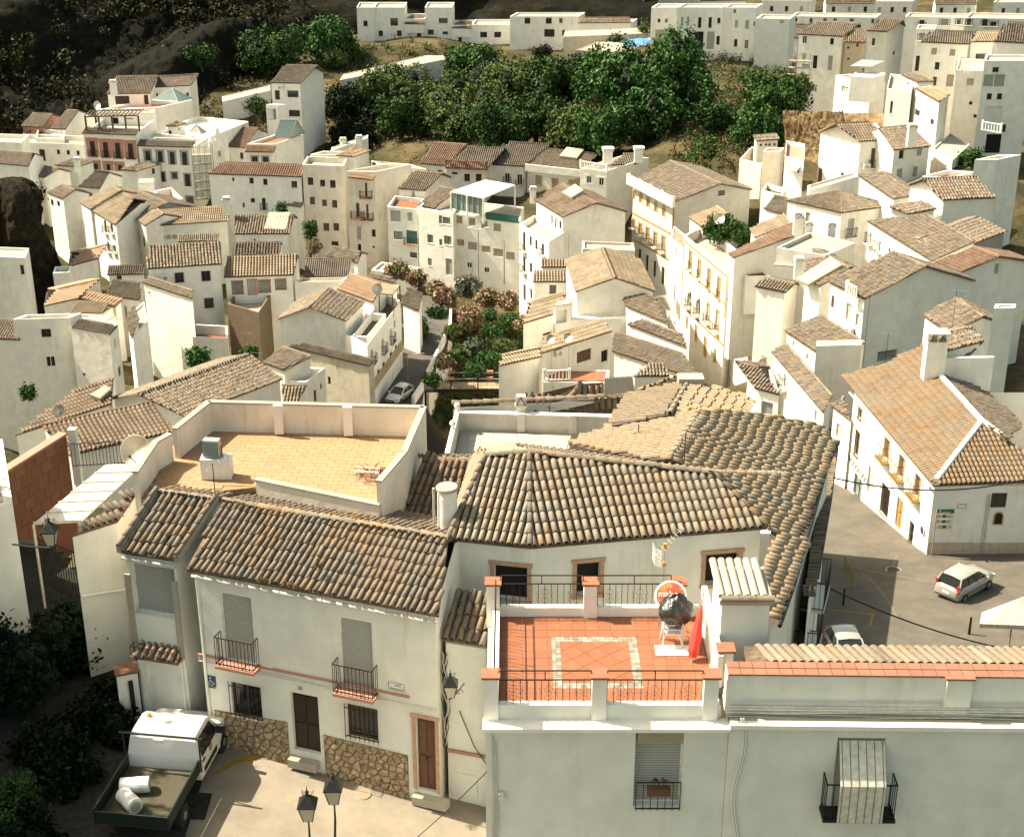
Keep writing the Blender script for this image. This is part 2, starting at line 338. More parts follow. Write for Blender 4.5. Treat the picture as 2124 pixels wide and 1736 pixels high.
class House:
 def __init__(s, label, wall='white', cat='house', name='village_house', lod=None):
  s.label = label; s.wall = wall; s.cat = cat; s.name = name; s.walls = []; s.root = None; s.holes = []; s.post = []; s.mb = MB(); s.slabmat = 'slab'; HOUSES.append(s)
 def mkroot(s, p, base):
  if s.root is None: s.root = thing(s.name, (p.x, p.y, base), s.label, s.cat)
 def addwall(s, p0, p1, base, top):   # p0->p1 plan, top: list (s,z) from p0 to p1
  p0 = Vector((p0.x, p0.y, 0)); p1 = Vector((p1.x, p1.y, 0)); L = (p1-p0).length
  if L < 0.05: return
  s.walls.append(dict(p0=p0, x=(p1-p0)/L, L=L, base=base, top=top, holes=[]))
 def box_walls(s, C, base, tops):
  """C: ccw or cw corners (plan), tops[i] = top profile for wall i"""
  area = sum(C[i].x*C[(i+1) % len(C)].y-C[(i+1) % len(C)].x*C[i].y for i in range(len(C)))
  for i in range(len(C)):
   p, q = C[i], C[(i+1) % len(C)]; tp = tops[i]; L = (Vector((q.x-p.x, q.y-p.y, 0))).length
   if area > 0: s.addwall(p, q, base, [(a*L, z) for a, z in tp])
   else: s.addwall(q, p, base, [((1-a)*L, z) for a, z in reversed(tp)])
 def slab(s, poly, th=0.1, mat='slab', name='roof'):
  n = (poly[1]-poly[0]).cross(poly[2]-poly[0]).normalized()
  if n.z < 0: n = -n
  mb = MB(); mb.prism([p for p in poly],-n*th); return mb.build(name, mat, s.root), n
 def tiled(s, poly, E0, E1, mat, slab=True, single=0, w=None, L=None, seg=None, name='roof'):
  poly = [q.copy() for q in poly]
  if len(poly) > 3:
   n0 = (poly[1]-poly[0]).cross(poly[2]-poly[0])
   if abs(n0.z) > 1e-6:
    for q in poly[3:]: q.z = poly[0].z-(n0.x*(q.x-poly[0].x)+n0.y*(q.y-poly[0].y))/n0.z
  _, n = s.slab(poly, name=name, mat=s.slabmat)
  X = (E1-E0).normalized(); Y = n.cross(X).normalized()
  if Y.z < 0: X = -X; Y = n.cross(X).normalized()
  d = (poly[0]-CAM).length
  dw, dL, ds = (0.23,0.42,6) if d < 62 else ((0.23,0.42,4) if d < 95 else ((0.25,0.45,3) if d < 180 else (0.27,0.6,3)))
  if w and not L: dL = max(.36, w*1.6)
  w, L, seg = w or dw, L or dL, seg or ds
  # start rows at the lowest point
  roof_tiles(poly, X, Y, n, s.root, mat, w, L, seg, single, jit=0.008 if mat in ('t_old', 't_near', 't_dark') else 0.0015)
 def gable(s, t, E0, E1, R1, R0, d=None, z=None, p=22, H=12, mat='t_old', back=1.0, inset=0.18, single=0, zr=None, ridge=True, backtiles=True, H2=None, w=None, L=None, seg=None):
  u, v = px(t, E0); u2, v2 = px(t, E1)
  if z is None: z = at_d((u+u2)/2,(v+v2)/2, d or autod((u+u2)/2,(v+v2)/2)).z
  e0, e1 = at_z(u, v, z), at_z(u2, v2, z)
  if zr is None:
   a, b = solve_ridge(e0, e1, t, R0, p), solve_ridge(e0, e1, t, R1, p); zr = (a.z+b.z)/2
  zr = max(zr, z+0.15)
  r0, r1 = pq(t, R0, zr), pq(t, R1, zr)
  ex = Vector((e1.x-e0.x, e1.y-e0.y, 0)).normalized(); n = Vector((-ex.y, ex.x, 0))
  k = ((r0+r1)/2-e0).dot(n); sg = 1 if k > 0 else -1; n = n*sg; k = abs(k)
  # straighten ridge parallel to the eave
  m0 = (r0-e0).dot(ex); m1 = (r1-e0).dot(ex); r0 = e0+ex*m0+n*k; r1 = e0+ex*m1+n*k; r0.z = r1.z = zr
  b0 = r0+n*k*back; b1 = r1+n*k*back; zb = zr-(zr-z)*back; b0.z = b1.z = zb
  H += 6 if (e0-CAM).length > 90 and H > 3 else 0; base = z-H; s.mkroot(e0, base)
  s.tiled([e0, e1, r1, r0], e0, e1, mat, single=single, w=w, L=L, seg=seg)
  if back > 0.02: s.tiled([b1, b0, r0, r1], b1, b0, mat if backtiles else mat, w=w, L=L, seg=seg)
  if ridge: ridge_tiles(r0+Vector((0,0,.02)), r1+Vector((0,0,.02)), s.root, mat, single=single > 0)
  # walls (inset under the eaves)
  i = inset; c0 = e0+ex*i+n*i; c1 = e1-ex*i+n*i; d1 = b1-ex*i-n*i*(1 if back > 0.02 else 0); d0 = b0+ex*i-n*i*(1 if back > 0.02 else 0)
  dz = 0.12; slope = (zr-z)/max(k, .1); zi = z-dz+i*slope; zbi = zb-dz+(i*slope if back > 0.02 else 0)
  fr = (k-i)/max(0.1,(k*(1+back)-2*i)) if back > 0.02 else 1
  front = [(0, zi),(1, zi)]; backw = [(0, zbi),(1, zbi)]
  side = [(0, zi),(fr, zr-dz),(1, zbi)] if back > 0.02 else [(0, zi),(1, zr-dz)]
  s.box_walls([c0, c1, d1, d0], base, [front, side, backw, [(1-a, q) for a, q in reversed(side)]])
  s.last = dict(e0=e0, e1=e1, r0=r0, r1=r1, b0=b0, b1=b1, z=z, zr=zr, n=n, ex=ex, k=k, c=[c0, c1, d1, d0], base=base)
  return s
 def hip(s, t, E0, E1, E2, Rs, d=None, z=None, rise=None, H=12, mat='t_old', inset=0.18, p=22):
  u, v = px(t, E1)
  if z is None: z = at_d(u, v, d or autod(u, v)).z
  e0, e1, e2 = (pq(t, q, z) for q in (E0, E1, E2)); e3 = e0+e2-e1
  C = [e0, e1, e2, e3]; ce = (e0+e2)/2
  wid = min((e1-e0).length, (e2-e1).length)
  if rise is None: rise = math.tan(R(p))*wid/2
  zr = z+rise
  if len(Rs) == 1: Rp = [ce+Vector((0,0, rise))]*2
  else: Rp = None
  L01 = (e1-e0).length; L12 = (e2-e1).length
  H += 6 if (e0-CAM).length > 90 and H > 3 else 0; base = z-H; s.mkroot(e0, base)
  if L01 >= L12:
   ax = (e1-e0).normalized(); off = max(0,(L01-L12)/2); ra = ce-ax*off; rb = ce+ax*off
   ra.z = rb.z = zr; faces = [([e0, e1, rb, ra], e0, e1),([e1, e2, rb], e1, e2),([e2, e3, ra, rb], e2, e3),([e3, e0, ra], e3, e0)]
   hips = [(e0, ra),(e3, ra),(e1, rb),(e2, rb)]
  else:
   ax = (e2-e1).normalized(); off = (L12-L01)/2; ra = ce-ax*off; rb = ce+ax*off; ra.z = rb.z = zr
   faces = [([e0, e1, ra], e0, e1),([e1, e2, rb, ra], e1, e2),([e2, e3, rb], e2, e3),([e3, e0, ra, rb], e3, e0)]
   hips = [(e0, ra),(e1, ra),(e2, rb),(e3, rb)]
  for f, a, b in faces: s.tiled([q.copy() for q in f], a, b, mat)
  for a, b in hips: ridge_tiles(a, b, s.root, mat)
  if (rb-ra).length > 0.4: ridge_tiles(ra, rb, s.root, mat)
  C2 = [q+(ce-q).normalized()*inset*1.4 for q in C]
  s.box_walls(C2, base, [[(0, z-0.05),(1, z-0.05)]]*4)
  s.last = dict(c=C2, z=z, base=base); return s
 def flat(s, t, A, B, C, d=None, z=None, H=12, par=0.9, floor='concrete', cap=None, thick=0.22, D=None):
  u, v = px(t, A); u2, v2 = px(t, B)
  if z is None: z = at_d((u+u2)/2,(v+v2)/2, d or autod((u+u2)/2,(v+v2)/2)).z
  a, b, c = (pq(t, q, z) for q in (A, B, C)); e = a+c-b if D is None else pq(t, D, z)
  return s.flat3([a, b, c, e], z, H, par, floor, cap, thick)
 def flat3(s, C, z, H=12, par=0.9, floor='concrete', cap=None, thick=0.22):
  H += 6 if (C[0]-CAM).length > 90 and H > 4.9 else 0; base = z-H; s.mkroot(C[0], base)
  s.box_walls(C, base, [[(0, z),(1, z)]]*4)
  ce = sum(C, Vector())/len(C); ins = []
  for q in C:
   dv = Vector((ce.x-q.x, ce.y-q.y, 0)); dv.normalize(); ins.append(Vector((q.x, q.y, z))+dv*thick*1.45)
  out = [Vector((q.x, q.y, z)) for q in C]; mb = MB(); n = len(C)
  for i in range(n):
   j = (i+1) % n; mb.poly([out[i], out[j], ins[j], ins[i]])
   if par > 0: lo = Vector((0,0,-par)); mb.poly([ins[i], ins[j], ins[j]+lo, ins[i]+lo])
  s.mb_add(mb, cap)
  m2 = MB(); m2.prism([q-Vector((0,0, par+0.15)) for q in ins],0.15) if par > 0 else m2.prism([q-Vector((0,0,0.1)) for q in out],0.104)
  m2.build('terrace_floor', floor, s.root)
  s.last = dict(c=[Vector((q.x, q.y, z)) for q in C], ins=ins, z=z, base=base, zf=z-par); return s
 def mb_add(s, mb, mat=None):
  mb.build('parapet', mat or s.wall, s.root)
 def block(s, P, z0, z1, mat=None, name='annex'):
  mb = MB(); mb.prism([Vector((q.x, q.y, z0)) for q in P], z1-z0); return mb.build(name, mat or s.wall, s.root)
 def pick(s, u, v, only=None):
  r = ray(u, v); best = None
  for wl in (only or s.walls):
   n = Vector((wl['x'].y, -wl['x'].x, 0)); dn = r.dot(n)
   if dn > -1e-4: continue
   tt = (wl['p0']-CAM).dot(n)/dn
   P = CAM+r*tt; sx = (P-wl['p0']).dot(wl['x']); mz = max(q[1] for q in wl['top'])
   if -0.3 <= sx <= wl['L']+0.3 and wl['base'] <= P.z <= mz+0.3:
    if best is None or tt < best[0]: best = (tt, wl, sx, P.z, n)
  return best
 def win(s, t, x, y, w, h, kind='w', **k):
  u, v = px(t, (x, y)); hit = s.pick(u, v)
  if not hit: print('MISS window', s.label[:40], t, x, y); return s
  tt, wl, sx, pz, n = hit
  def st(xx, yy):
   r = ray(*px(t, (xx, yy))); dn = r.dot(n); P = CAM+r*((wl['p0']-CAM).dot(n)/dn); return (P-wl['p0']).dot(wl['x']), P.z
  # size: horizontal from the wall's own foreshortening, vertical from the image height
  sl, _ = st(x-w/2, y); sr, _ = st(x+w/2, y); _, zt = st(x, y-h/2); _, zb2 = st(x, y+h/2)
  W = max(0.35, abs(sr-sl)); Hh = max(0.3, zt-zb2)
  W = min(W, k.pop('maxw', 3.0)); W = k.pop('W', W); Hh = k.pop('Hm', Hh)
  s.hole(wl, sx-W/2, sx+W/2, pz-Hh/2, pz+Hh/2, kind, n, **k); return s
 def wins(s, t, lst, kind='w', **k):
  for q in lst: s.win(t, *q[:4], q[4] if len(q) > 4 else kind, **dict(k))
  return s
 def hole(s, wl, s0, s1, z0, z1, kind, n, **k):
  s0 = max(0.08, s0); s1 = min(wl['L']-0.08, s1); z0 = max(wl['base']+0.05, z0)
  def topz(x):
   T = wl['top']
   for (a, za),(b, zb) in zip(T, T[1:]):
    if a-1e-6 <= x <= b+1e-6: return za+(zb-za)*(x-a)/max(1e-6, b-a)
   return T[-1][1]
  z1 = min(z1, topz(s0)-0.12, topz(s1)-0.12)
  if s1-s0 < 0.15 or z1-z0 < 0.15: return
  for hh in wl['holes']:
   if s0 < hh[1]+0.04 and s1 > hh[0]-0.04 and z0 < hh[3]+0.04 and z1 > hh[2]-0.04: print('overlap', s.label[:30]); return
  wl['holes'].append((s0, s1, z0, z1, kind, n, k))
 def done(s):
  mb = MB()
  for wl in s.walls:
   X = wl['x']; o = wl['p0']; n = Vector((X.y, -X.x, 0))
   def P3(a, z, dep=0): q = o+X*a-n*dep; return Vector((q.x, q.y, z))
   outer = [Vector((0, wl['base'],0)), Vector((wl['L'], wl['base'],0))]+[Vector((a, z, 0)) for a, z in reversed(wl['top'])]
   loops = [outer]
   for h in wl['holes']: loops.append([Vector((h[0], h[2],0)), Vector((h[0], h[3],0)), Vector((h[1], h[3],0)), Vector((h[1], h[2],0))])
   allp = [q for l in loops for q in l]; i0 = len(mb.v); mb.v += [tuple(P3(q.x, q.y)) for q in allp]
   for tr in tessellate_polygon(loops):
    a, b, c = (allp[i] for i in tr); cr = (b-a).cross(c-a).z
    if abs(cr) < 1e-9: continue
    mb.f.append(tuple(i0+i for i in (tr if cr > 0 else tr[::-1])))
   for (a, b, z0, z1, kind, n_, k) in wl['holes']:
    dep = k.get('dep', 0.16)
    mb.poly([P3(a, z0), P3(a, z0, dep), P3(a, z1, dep), P3(a, z1)], True); mb.poly([P3(b, z0), P3(b, z0, dep), P3(b, z1, dep), P3(b, z1)])
    mb.poly([P3(a, z1), P3(a, z1, dep), P3(b, z1, dep), P3(b, z1)], True); mb.poly([P3(a, z0), P3(a, z0, dep), P3(b, z0, dep), P3(b, z0)])
    window(s.root, P3, a, b, z0, z1, dep, kind, k, n, X)
  if s.walls: mb.build('wall', s.wall, s.root)
  for f in s.post: f()
def P3frame(mb, P3, a, b, z0, z1, d0, d1, t):
 def bx(a0, a1, zz0, zz1): mb.box(P3(a0, zz0, d0), P3(a1, zz0, d0)-P3(a0, zz0, d0), P3(a0, zz0, d1)-P3(a0, zz0, d0), Vector((0,0, zz1-zz0)))
 bx(a, a+t, z0, z1); bx(b-t, b, z0, z1); bx(a+t, b-t, z0, z0+t); bx(a+t, b-t, z1-t, z1)
 return bx
def railing(mb, P3, a, b, z0, h, dep, step=0.12, r=0.01, sides=True, mid=True):
 path = [P3(a, 0,0.0), P3(a, 0,-dep), P3(b, 0,-dep), P3(b, 0,0.0)] if sides else [P3(a, 0,-dep), P3(b, 0,-dep)]
 Z = Vector((0,0,1)); path = [Vector((q.x, q.y, 0)) for q in path]
 for q, q2 in zip(path, path[1:]):
  d = q2-q; L = d.length
  if L < 1e-3: continue
  d = d/L; sd = Vector((d.y, -d.x, 0))
  for zz in (z0+0.05, z0+h): mb.box(q-sd*r*1.3+Z*zz, d*L, sd*r*2.6, Z*r*2.2)
  for i in range(int(L/step)+1): mb.box(q+d*(i*L/max(1, int(L/step)))-sd*r*.8-d*r*.8+Z*z0, d*r*1.6, sd*r*1.6, Z*h)
def window(root, P3, a, b, z0, z1, dep, kind, k, n, X):
 far = (P3(a, z0)-CAM).length > 110; po = root
 fm = k.get('fm') or ('frame_white' if kind in ('ww', 's') else 'frame_brown')
 if kind == 'hole':
  mb = MB(); mb.poly([P3(a, z0, dep), P3(b, z0, dep), P3(b, z1, dep), P3(a, z1, dep)]); mb.build('recess', k.get('pm', 'void'), po); f = None
 elif kind in ('w', 'ww', 'b', 'g'):
  mb = MB(); t = 0.06; bx = P3frame(mb, P3, a, b, z0, z1, dep-0.05, dep+0.01, t)
  if b-a > 0.7: m_ = (a+b)/2; bx(m_-t/2, m_+t/2, z0+t, z1-t)
  if not far and z1-z0 > 1.4: bx(a+t, b-t, (z0+z1)/2,(z0+z1)/2+t*.8)
  f = mb.build('window', fm, po)
  g = MB(); g.poly([P3(a+.02, z0+.02, dep-.01), P3(b-.02, z0+.02, dep-.01), P3(b-.02, z1-.02, dep-.01), P3(a+.02, z1-.02, dep-.01)]); g.build('pane', k.get('pm', 'glass'), f)
  sl = MB(); sl.box(P3(a-.06, z0-.07,-.05), P3(b+.06, z0-.07,-.05)-P3(a-.06, z0-.07,-.05), P3(a, z0, dep-.06)-P3(a, z0,-.05), Vector((0,0,.067)))
  sl.build('sill', k.get('sill', 'white'), f)
 elif kind in ('s', 'sp'):   # roller shutter
  mb = MB(); st = 0.075 if not far else 0.16; nn = max(2, int((z1-z0)/st)); hgt = (z1-z0)/nn
  for i in range(nn): mb.box(P3(a+.02, z0+i*hgt, dep-.04), P3(b-.02, z0, dep-.04)-P3(a+.02, z0, dep-.04), P3(a, z0, dep)-P3(a, z0, dep-.04), Vector((0,0, hgt*.82)))
  f = mb.build('roller_shutter', k.get('sm', 'shutter'), po)
  sl = MB(); P3frame(sl, P3, a, b, z0, z1, dep-.07, dep-.041,.03); sl.build('shutter_guide', fm, f)
 elif kind in ('d', 'dd'):
  mb = MB(); mb.box(P3(a+.02, z0, dep-.05), P3(b-.02, z0, dep-.05)-P3(a+.02, z0, dep-.05), P3(a, z0, dep)-P3(a, z0, dep-.05), Vector((0,0, z1-z0-.02)))
  W = (b-a-.04)
  for c0 in ((0.08,0.46),(0.54,0.92)):
   for r0, r1 in ((0.06,0.45),(0.52,0.93)):
    mb.box(P3(a+.02+W*c0[0], z0+(z1-z0)*r0, dep-.075), P3(a+.02+W*c0[1], z0, dep-.075)-P3(a+.02+W*c0[0], z0, dep-.075), P3(a, z0, dep-.048)-P3(a, z0, dep-.075), Vector((0,0,(z1-z0)*(r1-r0))))
  f = mb.build('door', k.get('dm', 'door_brown' if kind == 'd' else 'door_dark'), po)
  hb = MB(); c = P3((a+b)/2, z0+1.05, dep-.11); hb.box(c-X*.02, X*.04, P3(0,0,-.03)-P3(0,0,0)+Vector(), Vector((0,0,.12))); hb.build('door_handle', 'iron', f)
 if k.get('bars'):
  mb = MB(); nb = max(3, int((b-a)/0.13)); pr = k.get('proud', 0.08)
  for i in range(nb+1):
   q = P3(a-.04+(b-a+.08)*i/nb, z0-.05,-pr); mb.box(q-X*.009, X*.018, n*.018, Vector((0,0, z1-z0+.1)))
  for zz in (z0+.05, z1-.1): q = P3(a-.05, zz, -pr); mb.box(q, X*(b-a+.1), n*.02, Vector((0,0,.025)))
  mb.build('window_grille', 'iron', root)
 if k.get('sur'):
  mb = MB(); t = k.get('st', 0.16); e = k.get('se', 0.035)
  P3f = lambda *q: P3(*q)
  def bx(a0, a1, zz0, zz1, ee=0): mb.box(P3(a0, zz0,0.002), P3(a1, zz0,0.002)-P3(a0, zz0,0.002), n*(e+ee), Vector((0,0, zz1-zz0)))
  bx(a-t, a, z0, z1); bx(b, b+t, z0, z1); bx(a-t-.04, b+t+.04, z1, z1+t, .015)
  if k.get('crown'): bx(a+(b-a)*.2, b-(b-a)*.2, z1+t, z1+t*2.2)
  if kind not in ('d', 'dd') and not k.get('bal'): bx(a-t-.02, b+t+.02, z0-.12, z0,.03)
  mb.build('window_surround', k['sur'], root)
 if k.get('bal'):
  bd = k.get('bd', 0.45); ov = k.get('bo', 0.25); mb = MB(); c = P3(a-ov, z0-.12,0.0)
  mb.box(c, X*(b-a+2*ov), n*bd, Vector((0,0,.1))); bo = mb.build('balcony', k.get('bm', 'white'), root)
  mb = MB(); railing(mb, P3, a-ov+.03, b+ov-.03, z0-.01, k.get('bh', 0.95), bd-.04,0.12 if not far else 0.2,0.01 if not far else .018); mb.build('railing', k.get('rm', 'iron'), bo)
 if k.get('awn'):
  mb = MB(); q0, q1 = P3(a-.1, z1+.1,-.02), P3(b+.1, z1+.1,-.02); mb.prism([q0, q1, q1+n*.8-Vector((0,0,.5)), q0+n*.8-Vector((0,0,.5))],.03); mb.build('awning', 'blindcream', root)
plaster('rubble', (.16,.12,.08),(.05,.04,.03),.9)
# ================================================================ upper left of town
def prism_roof(h, t, poly_px, z, th=0.12, mat='pvc', name='skylight'):
 mb = MB(); P = [pq(t, q, z) for q in poly_px]; mb.prism(P, -th); return mb.build(name, mat, h.root)
def on_plane(t, p, a, b, c):
 n = (b-a).cross(c-a); r = ray(*px(t, p)); return CAM+r*((a-CAM).dot(n)/r.dot(n))
def roof_panel(h, t, pts, mat='blindcream', lift=0.25, name='skylight', ribs=6):
 """raised panel lying on the last gable's visible slope"""
 L = h.last; a, b, c = L['e0'], L['e1'], L['r0']; n = (b-a).cross(c-a).normalized()
 if n.z < 0: n = -n
 P = [on_plane(t, q, a, b, c)+n*0.02 for q in pts]; mb = MB(); mb.prism(P, n*lift); o = mb.build(name, mat, h.root)
 mb = MB()
 for i in range(1, ribs):
  q0 = P[0].lerp(P[1], i/ribs)+n*(lift+.001); q1 = P[3].lerp(P[2], i/ribs)+n*(lift+.001); d = (P[1]-P[0]).normalized()*.03
  mb.prism([q0-d, q0+d, q1+d, q1-d], n*.03)
 mb.build('glazing_bar', 'pvc', o)
def chimney(h, t, x, y, z=None, w=0.55, hh=1.2, cap='tile', d=None, mat=None, ph=0, drop=1.0):
 """masonry chimney whose top is at the pixel"""
 u, v = px(t, (x, y)); d = d or autod(u, v)+1; P = at_d(u, v, d)
 if z is not None: P = at_z(u, v, z)
 mb = MB(); mb.cbox((P.x, P.y, P.z-hh/2-.25), w, w*.8, hh+drop); mb.cbox((P.x, P.y, P.z-.2+drop/2-.45), w*1.25, w*1.05,.08)
 o = mb.build('chimney', mat or h.wall, h.root); m2 = MB(); z0 = P.z-.2+drop/2-.41
 if cap == 'tile':
  for s in (-1,1): m2.prism([Vector((P.x+s*w*.55, P.y-w*.5, z0)), Vector((P.x+s*w*.45, P.y-w*.5, z0)), Vector((P.x, P.y-w*.5, z0+.3)), Vector((P.x, P.y-w*.5, z0+.37))], Vector((0, w, 0)))
  m2.cbox((P.x-w*.4, P.y, z0+.1),.08, w*.7,.2); m2.cbox((P.x+w*.4, P.y, z0+.1),.08, w*.7,.2)
  m2.build('chimney_cap', 't_red', o)
 else: m2.cbox((P.x, P.y, z0+.1), w*.8, w*.7,.2); m2.cbox((P.x, P.y, z0+.24), w*1.3, w*1.1,.07); m2.build('chimney_cap', h.wall, o)
h = House('large white house below the dark cliff with grey roof, glass pyramid and side yard', 'white')
h.flat('a1', (750,868),(1240,845),(1510,785), H=11, par=0.5, floor='pink', d=268)
h.win('a1', 1120,940,60,20, 'w')
h.gable('a1', (835,740),(1180,735),(1240,597),(915,600), d=272, mat='t_greybrown', H=9)
h.wins('a1', [(960,788,112,66, 'dd'),(1148,785,34,76, 'dd')])
chimney(h, 'a1', 885,640, d=266, w=1.0, hh=1.5)
h.gable('a1', (1185,690),(1500,672),(1565,590),(1240,597), d=276, mat='t_greybrown', H=16)
h.wins('a1', [(1228,748,26,26),(1472,742,22,26)])
h.post.append(lambda h=h: pyramid(h, 'a1', [(1195,788),(1400,800),(1515,778),(1330,765)],(1340,715),265, 'paleglass', 'glass_pyramid'))
def pyramid(h, t, base, apex, d, mat, name):
 z = at_d(*px(t, base[0]), d).z; B = [pq(t, q, z) for q in base]; c = sum(B, Vector())/4; A = Vector((c.x, c.y, z+abs(pq(t, apex, z).y-c.y)*math.tan(R(14))))
 mb = MB()
 for i in range(4): mb.poly([B[i], B[(i+1) % 4], A])
 o = mb.build(name, mat, h.root); m2 = MB()
 for i in range(4):
  m2.tube([B[i], A],.06,4); m2.tube([B[i], B[(i+1) % 4]],.06,4)
  for k in (.25,.5,.75): m2.tube([B[i].lerp(B[(i+1) % 4], k), A],.03,4)
 m2.build('glazing_bar', 'metal_grey', o)
h = House('brown tiled house with reddish wall at the far left under the cliff', 'salmon')
h.gable('a1', (165,992),(340,1002),(425,893),(240,895), H=8)
h.win('a1', 322,1052,25,22)
h = House('white gabled house with square chimney stack left of the pergola terrace', 'white')
h.gable('a1', (400,1010),(512,1018),(622,868),(520,866), H=9, mat='t_old')
h.flat('a1', (280,1085),(500,1090),(510,1020), par=.6, H=9, floor='concrete')
h.win('a1', 410,1052,22,44, 'dd')
h = House('long low white house with white balustrade along its flat roof', 'white')
h.flat('a1', (150,1118),(680,1135),(700,1070), par=.8, H=9, floor='concrete')
h.wins('a1', [(198,1213,28,60, 'dd'),(332,1220,46,92, 'dd'),(458,1195,26,36),(535,1199,26,36),(612,1203,26,36)])
h.post.append(lambda h=h: h.tiled_px('a1', [(240,1152),(385,1155),(380,1098),(290,1094)],250) if hasattr(h, 'tiled_px') else None)
def pent(h, t, E0, E1, out=0.0, d=None, wd=1.6, rise=.35, mat='t_old', zoff=0.0, n=None):
 """small pent roof strip: eave pixels E0,E1 then back wd metres"""
 u, v = px(t, E0); u2, v2 = px(t, E1); z = at_d((u+u2)/2,(v+v2)/2, d or autod((u+u2)/2,(v+v2)/2)).z
 a, b = pq(t, E0, z), pq(t, E1, z); ex = (b-a).normalized(); nn = Vector((-ex.y, ex.x, 0)); nn = nn if nn.dot(a-CAM) > 0 else -nn
 h.mkroot(a, z-9); up = nn*wd+Vector((0,0, rise*wd)); h.tiled([a, b, b+up, a+up], a, b, mat, name='pent_roof'); return a, b, nn, z
h = House('white house with four tall doors framed in salmon pink under a long tiled eave', 'white')
h.flat('a1', (650,1050),(1062,1062),(1210,940), par=1.0, H=12, floor='concrete', d=246)
pent(h, 'a1', (640,1048),(1065,1062), d=245.4, wd=1.5, mat='t_greybrown')
for i, (x, y) in enumerate(((727,1168),(830,1176),(925,1182),(1025,1188))): h.win('a1', x, y, 42,118, 'dd', sur='salmon', st=.55, bal=1, bo=.3, bd=.3, bm='salmon')
for x, y in ((752,1310),(850,1315),(940,1320)): h.win('a1', x, y, 34,50, 'dd', sur='salmon', st=.5)
def pergola(h):
 z = h.last['z']+1.6; P = [pq('a1', q, z) for q in ((660,915),(1075,905),(1060,890),(690,893))]; mb = MB()
 A, B = P[0], P[1]; nn = Vector((0,4.2,0))
 for i in range(14): q = A.lerp(B, i/13); mb.box(q, Vector((.12,0,0)), nn, Vector((0,0,.15)))
 for k in (0,1): mb.box(A+nn*k-Vector((0,0,.18)), B-A, Vector((0,.15,0)), Vector((0,0,.18)))
 for i in range(5): q = A.lerp(B, i/4)-Vector((0,0,2.6)); mb.box(q, Vector((.25,0,0)), Vector((0,.25,0)), Vector((0,0,2.45)))
 mb.build('pergola', 'timber', h.root)
h.post.append(lambda h=h: pergola(h))
h.flat('a1', (770,880),(1200,885),(1215,860), par=.3, H=6, d=256)
h.wins('a1', [(900,950,60,50, 'hole'),(1020,955,60,50, 'hole')])
h = House('white house with four grey framed doors and small rooftop tower beside the scaffolding', 'white')
h.flat('a1', (1085,1148),(1502,1160),(1620,1090), par=.9, H=17, d=243)
pent(h, 'a1', (1072,1146),(1510,1158), d=242.4, wd=1.5, mat='t_greybrown')
for x, y, hh in ((1160,1225,78),(1257,1234,90),(1352,1245,100),(1448,1248,104)): h.win('a1', x, y, 40, hh, 'dd', sur='metal_grey', st=.3)
h.wins('a1', [(1280,1392,30,76, 'dd'),(1370,1380,40,48),(1472,1417,42,98, 'dd'),(1490,1570,55,52)], sur='metal_grey', st=.2)
h = House('small white rooftop tower with hipped tile cap', 'white', 'rooftop tower', 'rooftop_tower')
h.hip('a1', (1302,990),(1390,994),(1462,972),[1], d=252, H=4.5, mat='t_old')
h.win('a1', 1330,1060,36,66, 'dd'); h.win('a1', 1405,1015,20,24, 's')
h = House('white flat terrace with cream pyramid skylight behind the rooftop tower', 'white')
h.flat('a1', (1200,1045),(1615,1090),(1950,955), par=.7, H=5, d=251, floor='white')
h.post.append(lambda h=h: pyramid(h, 'a1', [(1470,1042),(1580,1055),(1625,1040),(1510,1030)],(1520,985),250, 'blindcream', 'pyramid_skylight'))
h = House('house with reddish tile roof running back beside the scaffolded chapel', 'cream')
h.gable('a1', (1735,1152),(1925,1162),(2035,1003),(1868,1003), H=10, mat='t_red')
h.win('a1', 1897,1225,28,50)
h = House('white house with umbrella terrace and glass prism roof below the tall house', 'white')
h.flat('a2', (10,1130),(235,1130),(450,1058), par=.5, H=10, floor='terracotta', d=243)
pent(h, 'a2', (-10,1192),(220,1196), d=240, wd=1.8, mat='t_red')
h.flat('a2', (-5,1192),(212,1196),(232,1150), par=0, H=8, d=240.5)
h.wins('a2', [(70,1252,46,44),(155,1254,46,44)], sur='metal_grey', st=.2)
def prism_glass(h):
 z = h.last['z']+1.5; z = at_d(*px('a2', (235,1080)),246).z; B = [pq('a2', q, z) for q in ((225,1085),(350,1085),(465,1050),(340,1050))]; up = Vector((0,0,2.6))
 r0 = (B[0]+B[3])/2+up; r1 = (B[1]+B[2])/2+up; mb = MB(); mb.poly([B[0], B[1], r1, r0]); mb.poly([B[2], B[3], r0, r1]); mb.poly([B[1], B[2], r1]); mb.poly([B[3], B[0], r0])
 o = mb.build('glass_roof', 'paleglass', h.root); m2 = MB()
 for i in range(9): m2.tube([B[0].lerp(B[1], i/8), r0.lerp(r1, i/8)],.05,4)
 m2.tube([r0, r1],.08,4); m2.tube([B[1], r1, B[2]],.08,4); m2.build('glazing_bar', 'metal_grey', o)
h.post.append(lambda h=h: prism_glass(h))
h = House('tall white house with blank side wall and rooftop skylight standing before the trees', 'white')
h.gable('a2', (190,652),(432,656),(568,513),(320,515), d=262, H=20, mat='t_greybrown')
h.wins('a2', [(248,748,38,74, 'dd'),(370,740,86,54),(382,892,86,52)])
h.post.append(lambda h=h: None)
h.flat('a2', (158,822),(250,828),(312,822), par=.05, H=7, d=258); h.win('a2', 205,900,70,90, 'hole', dep=.8, maxw=8, pm='concrete')
H_TALL = h
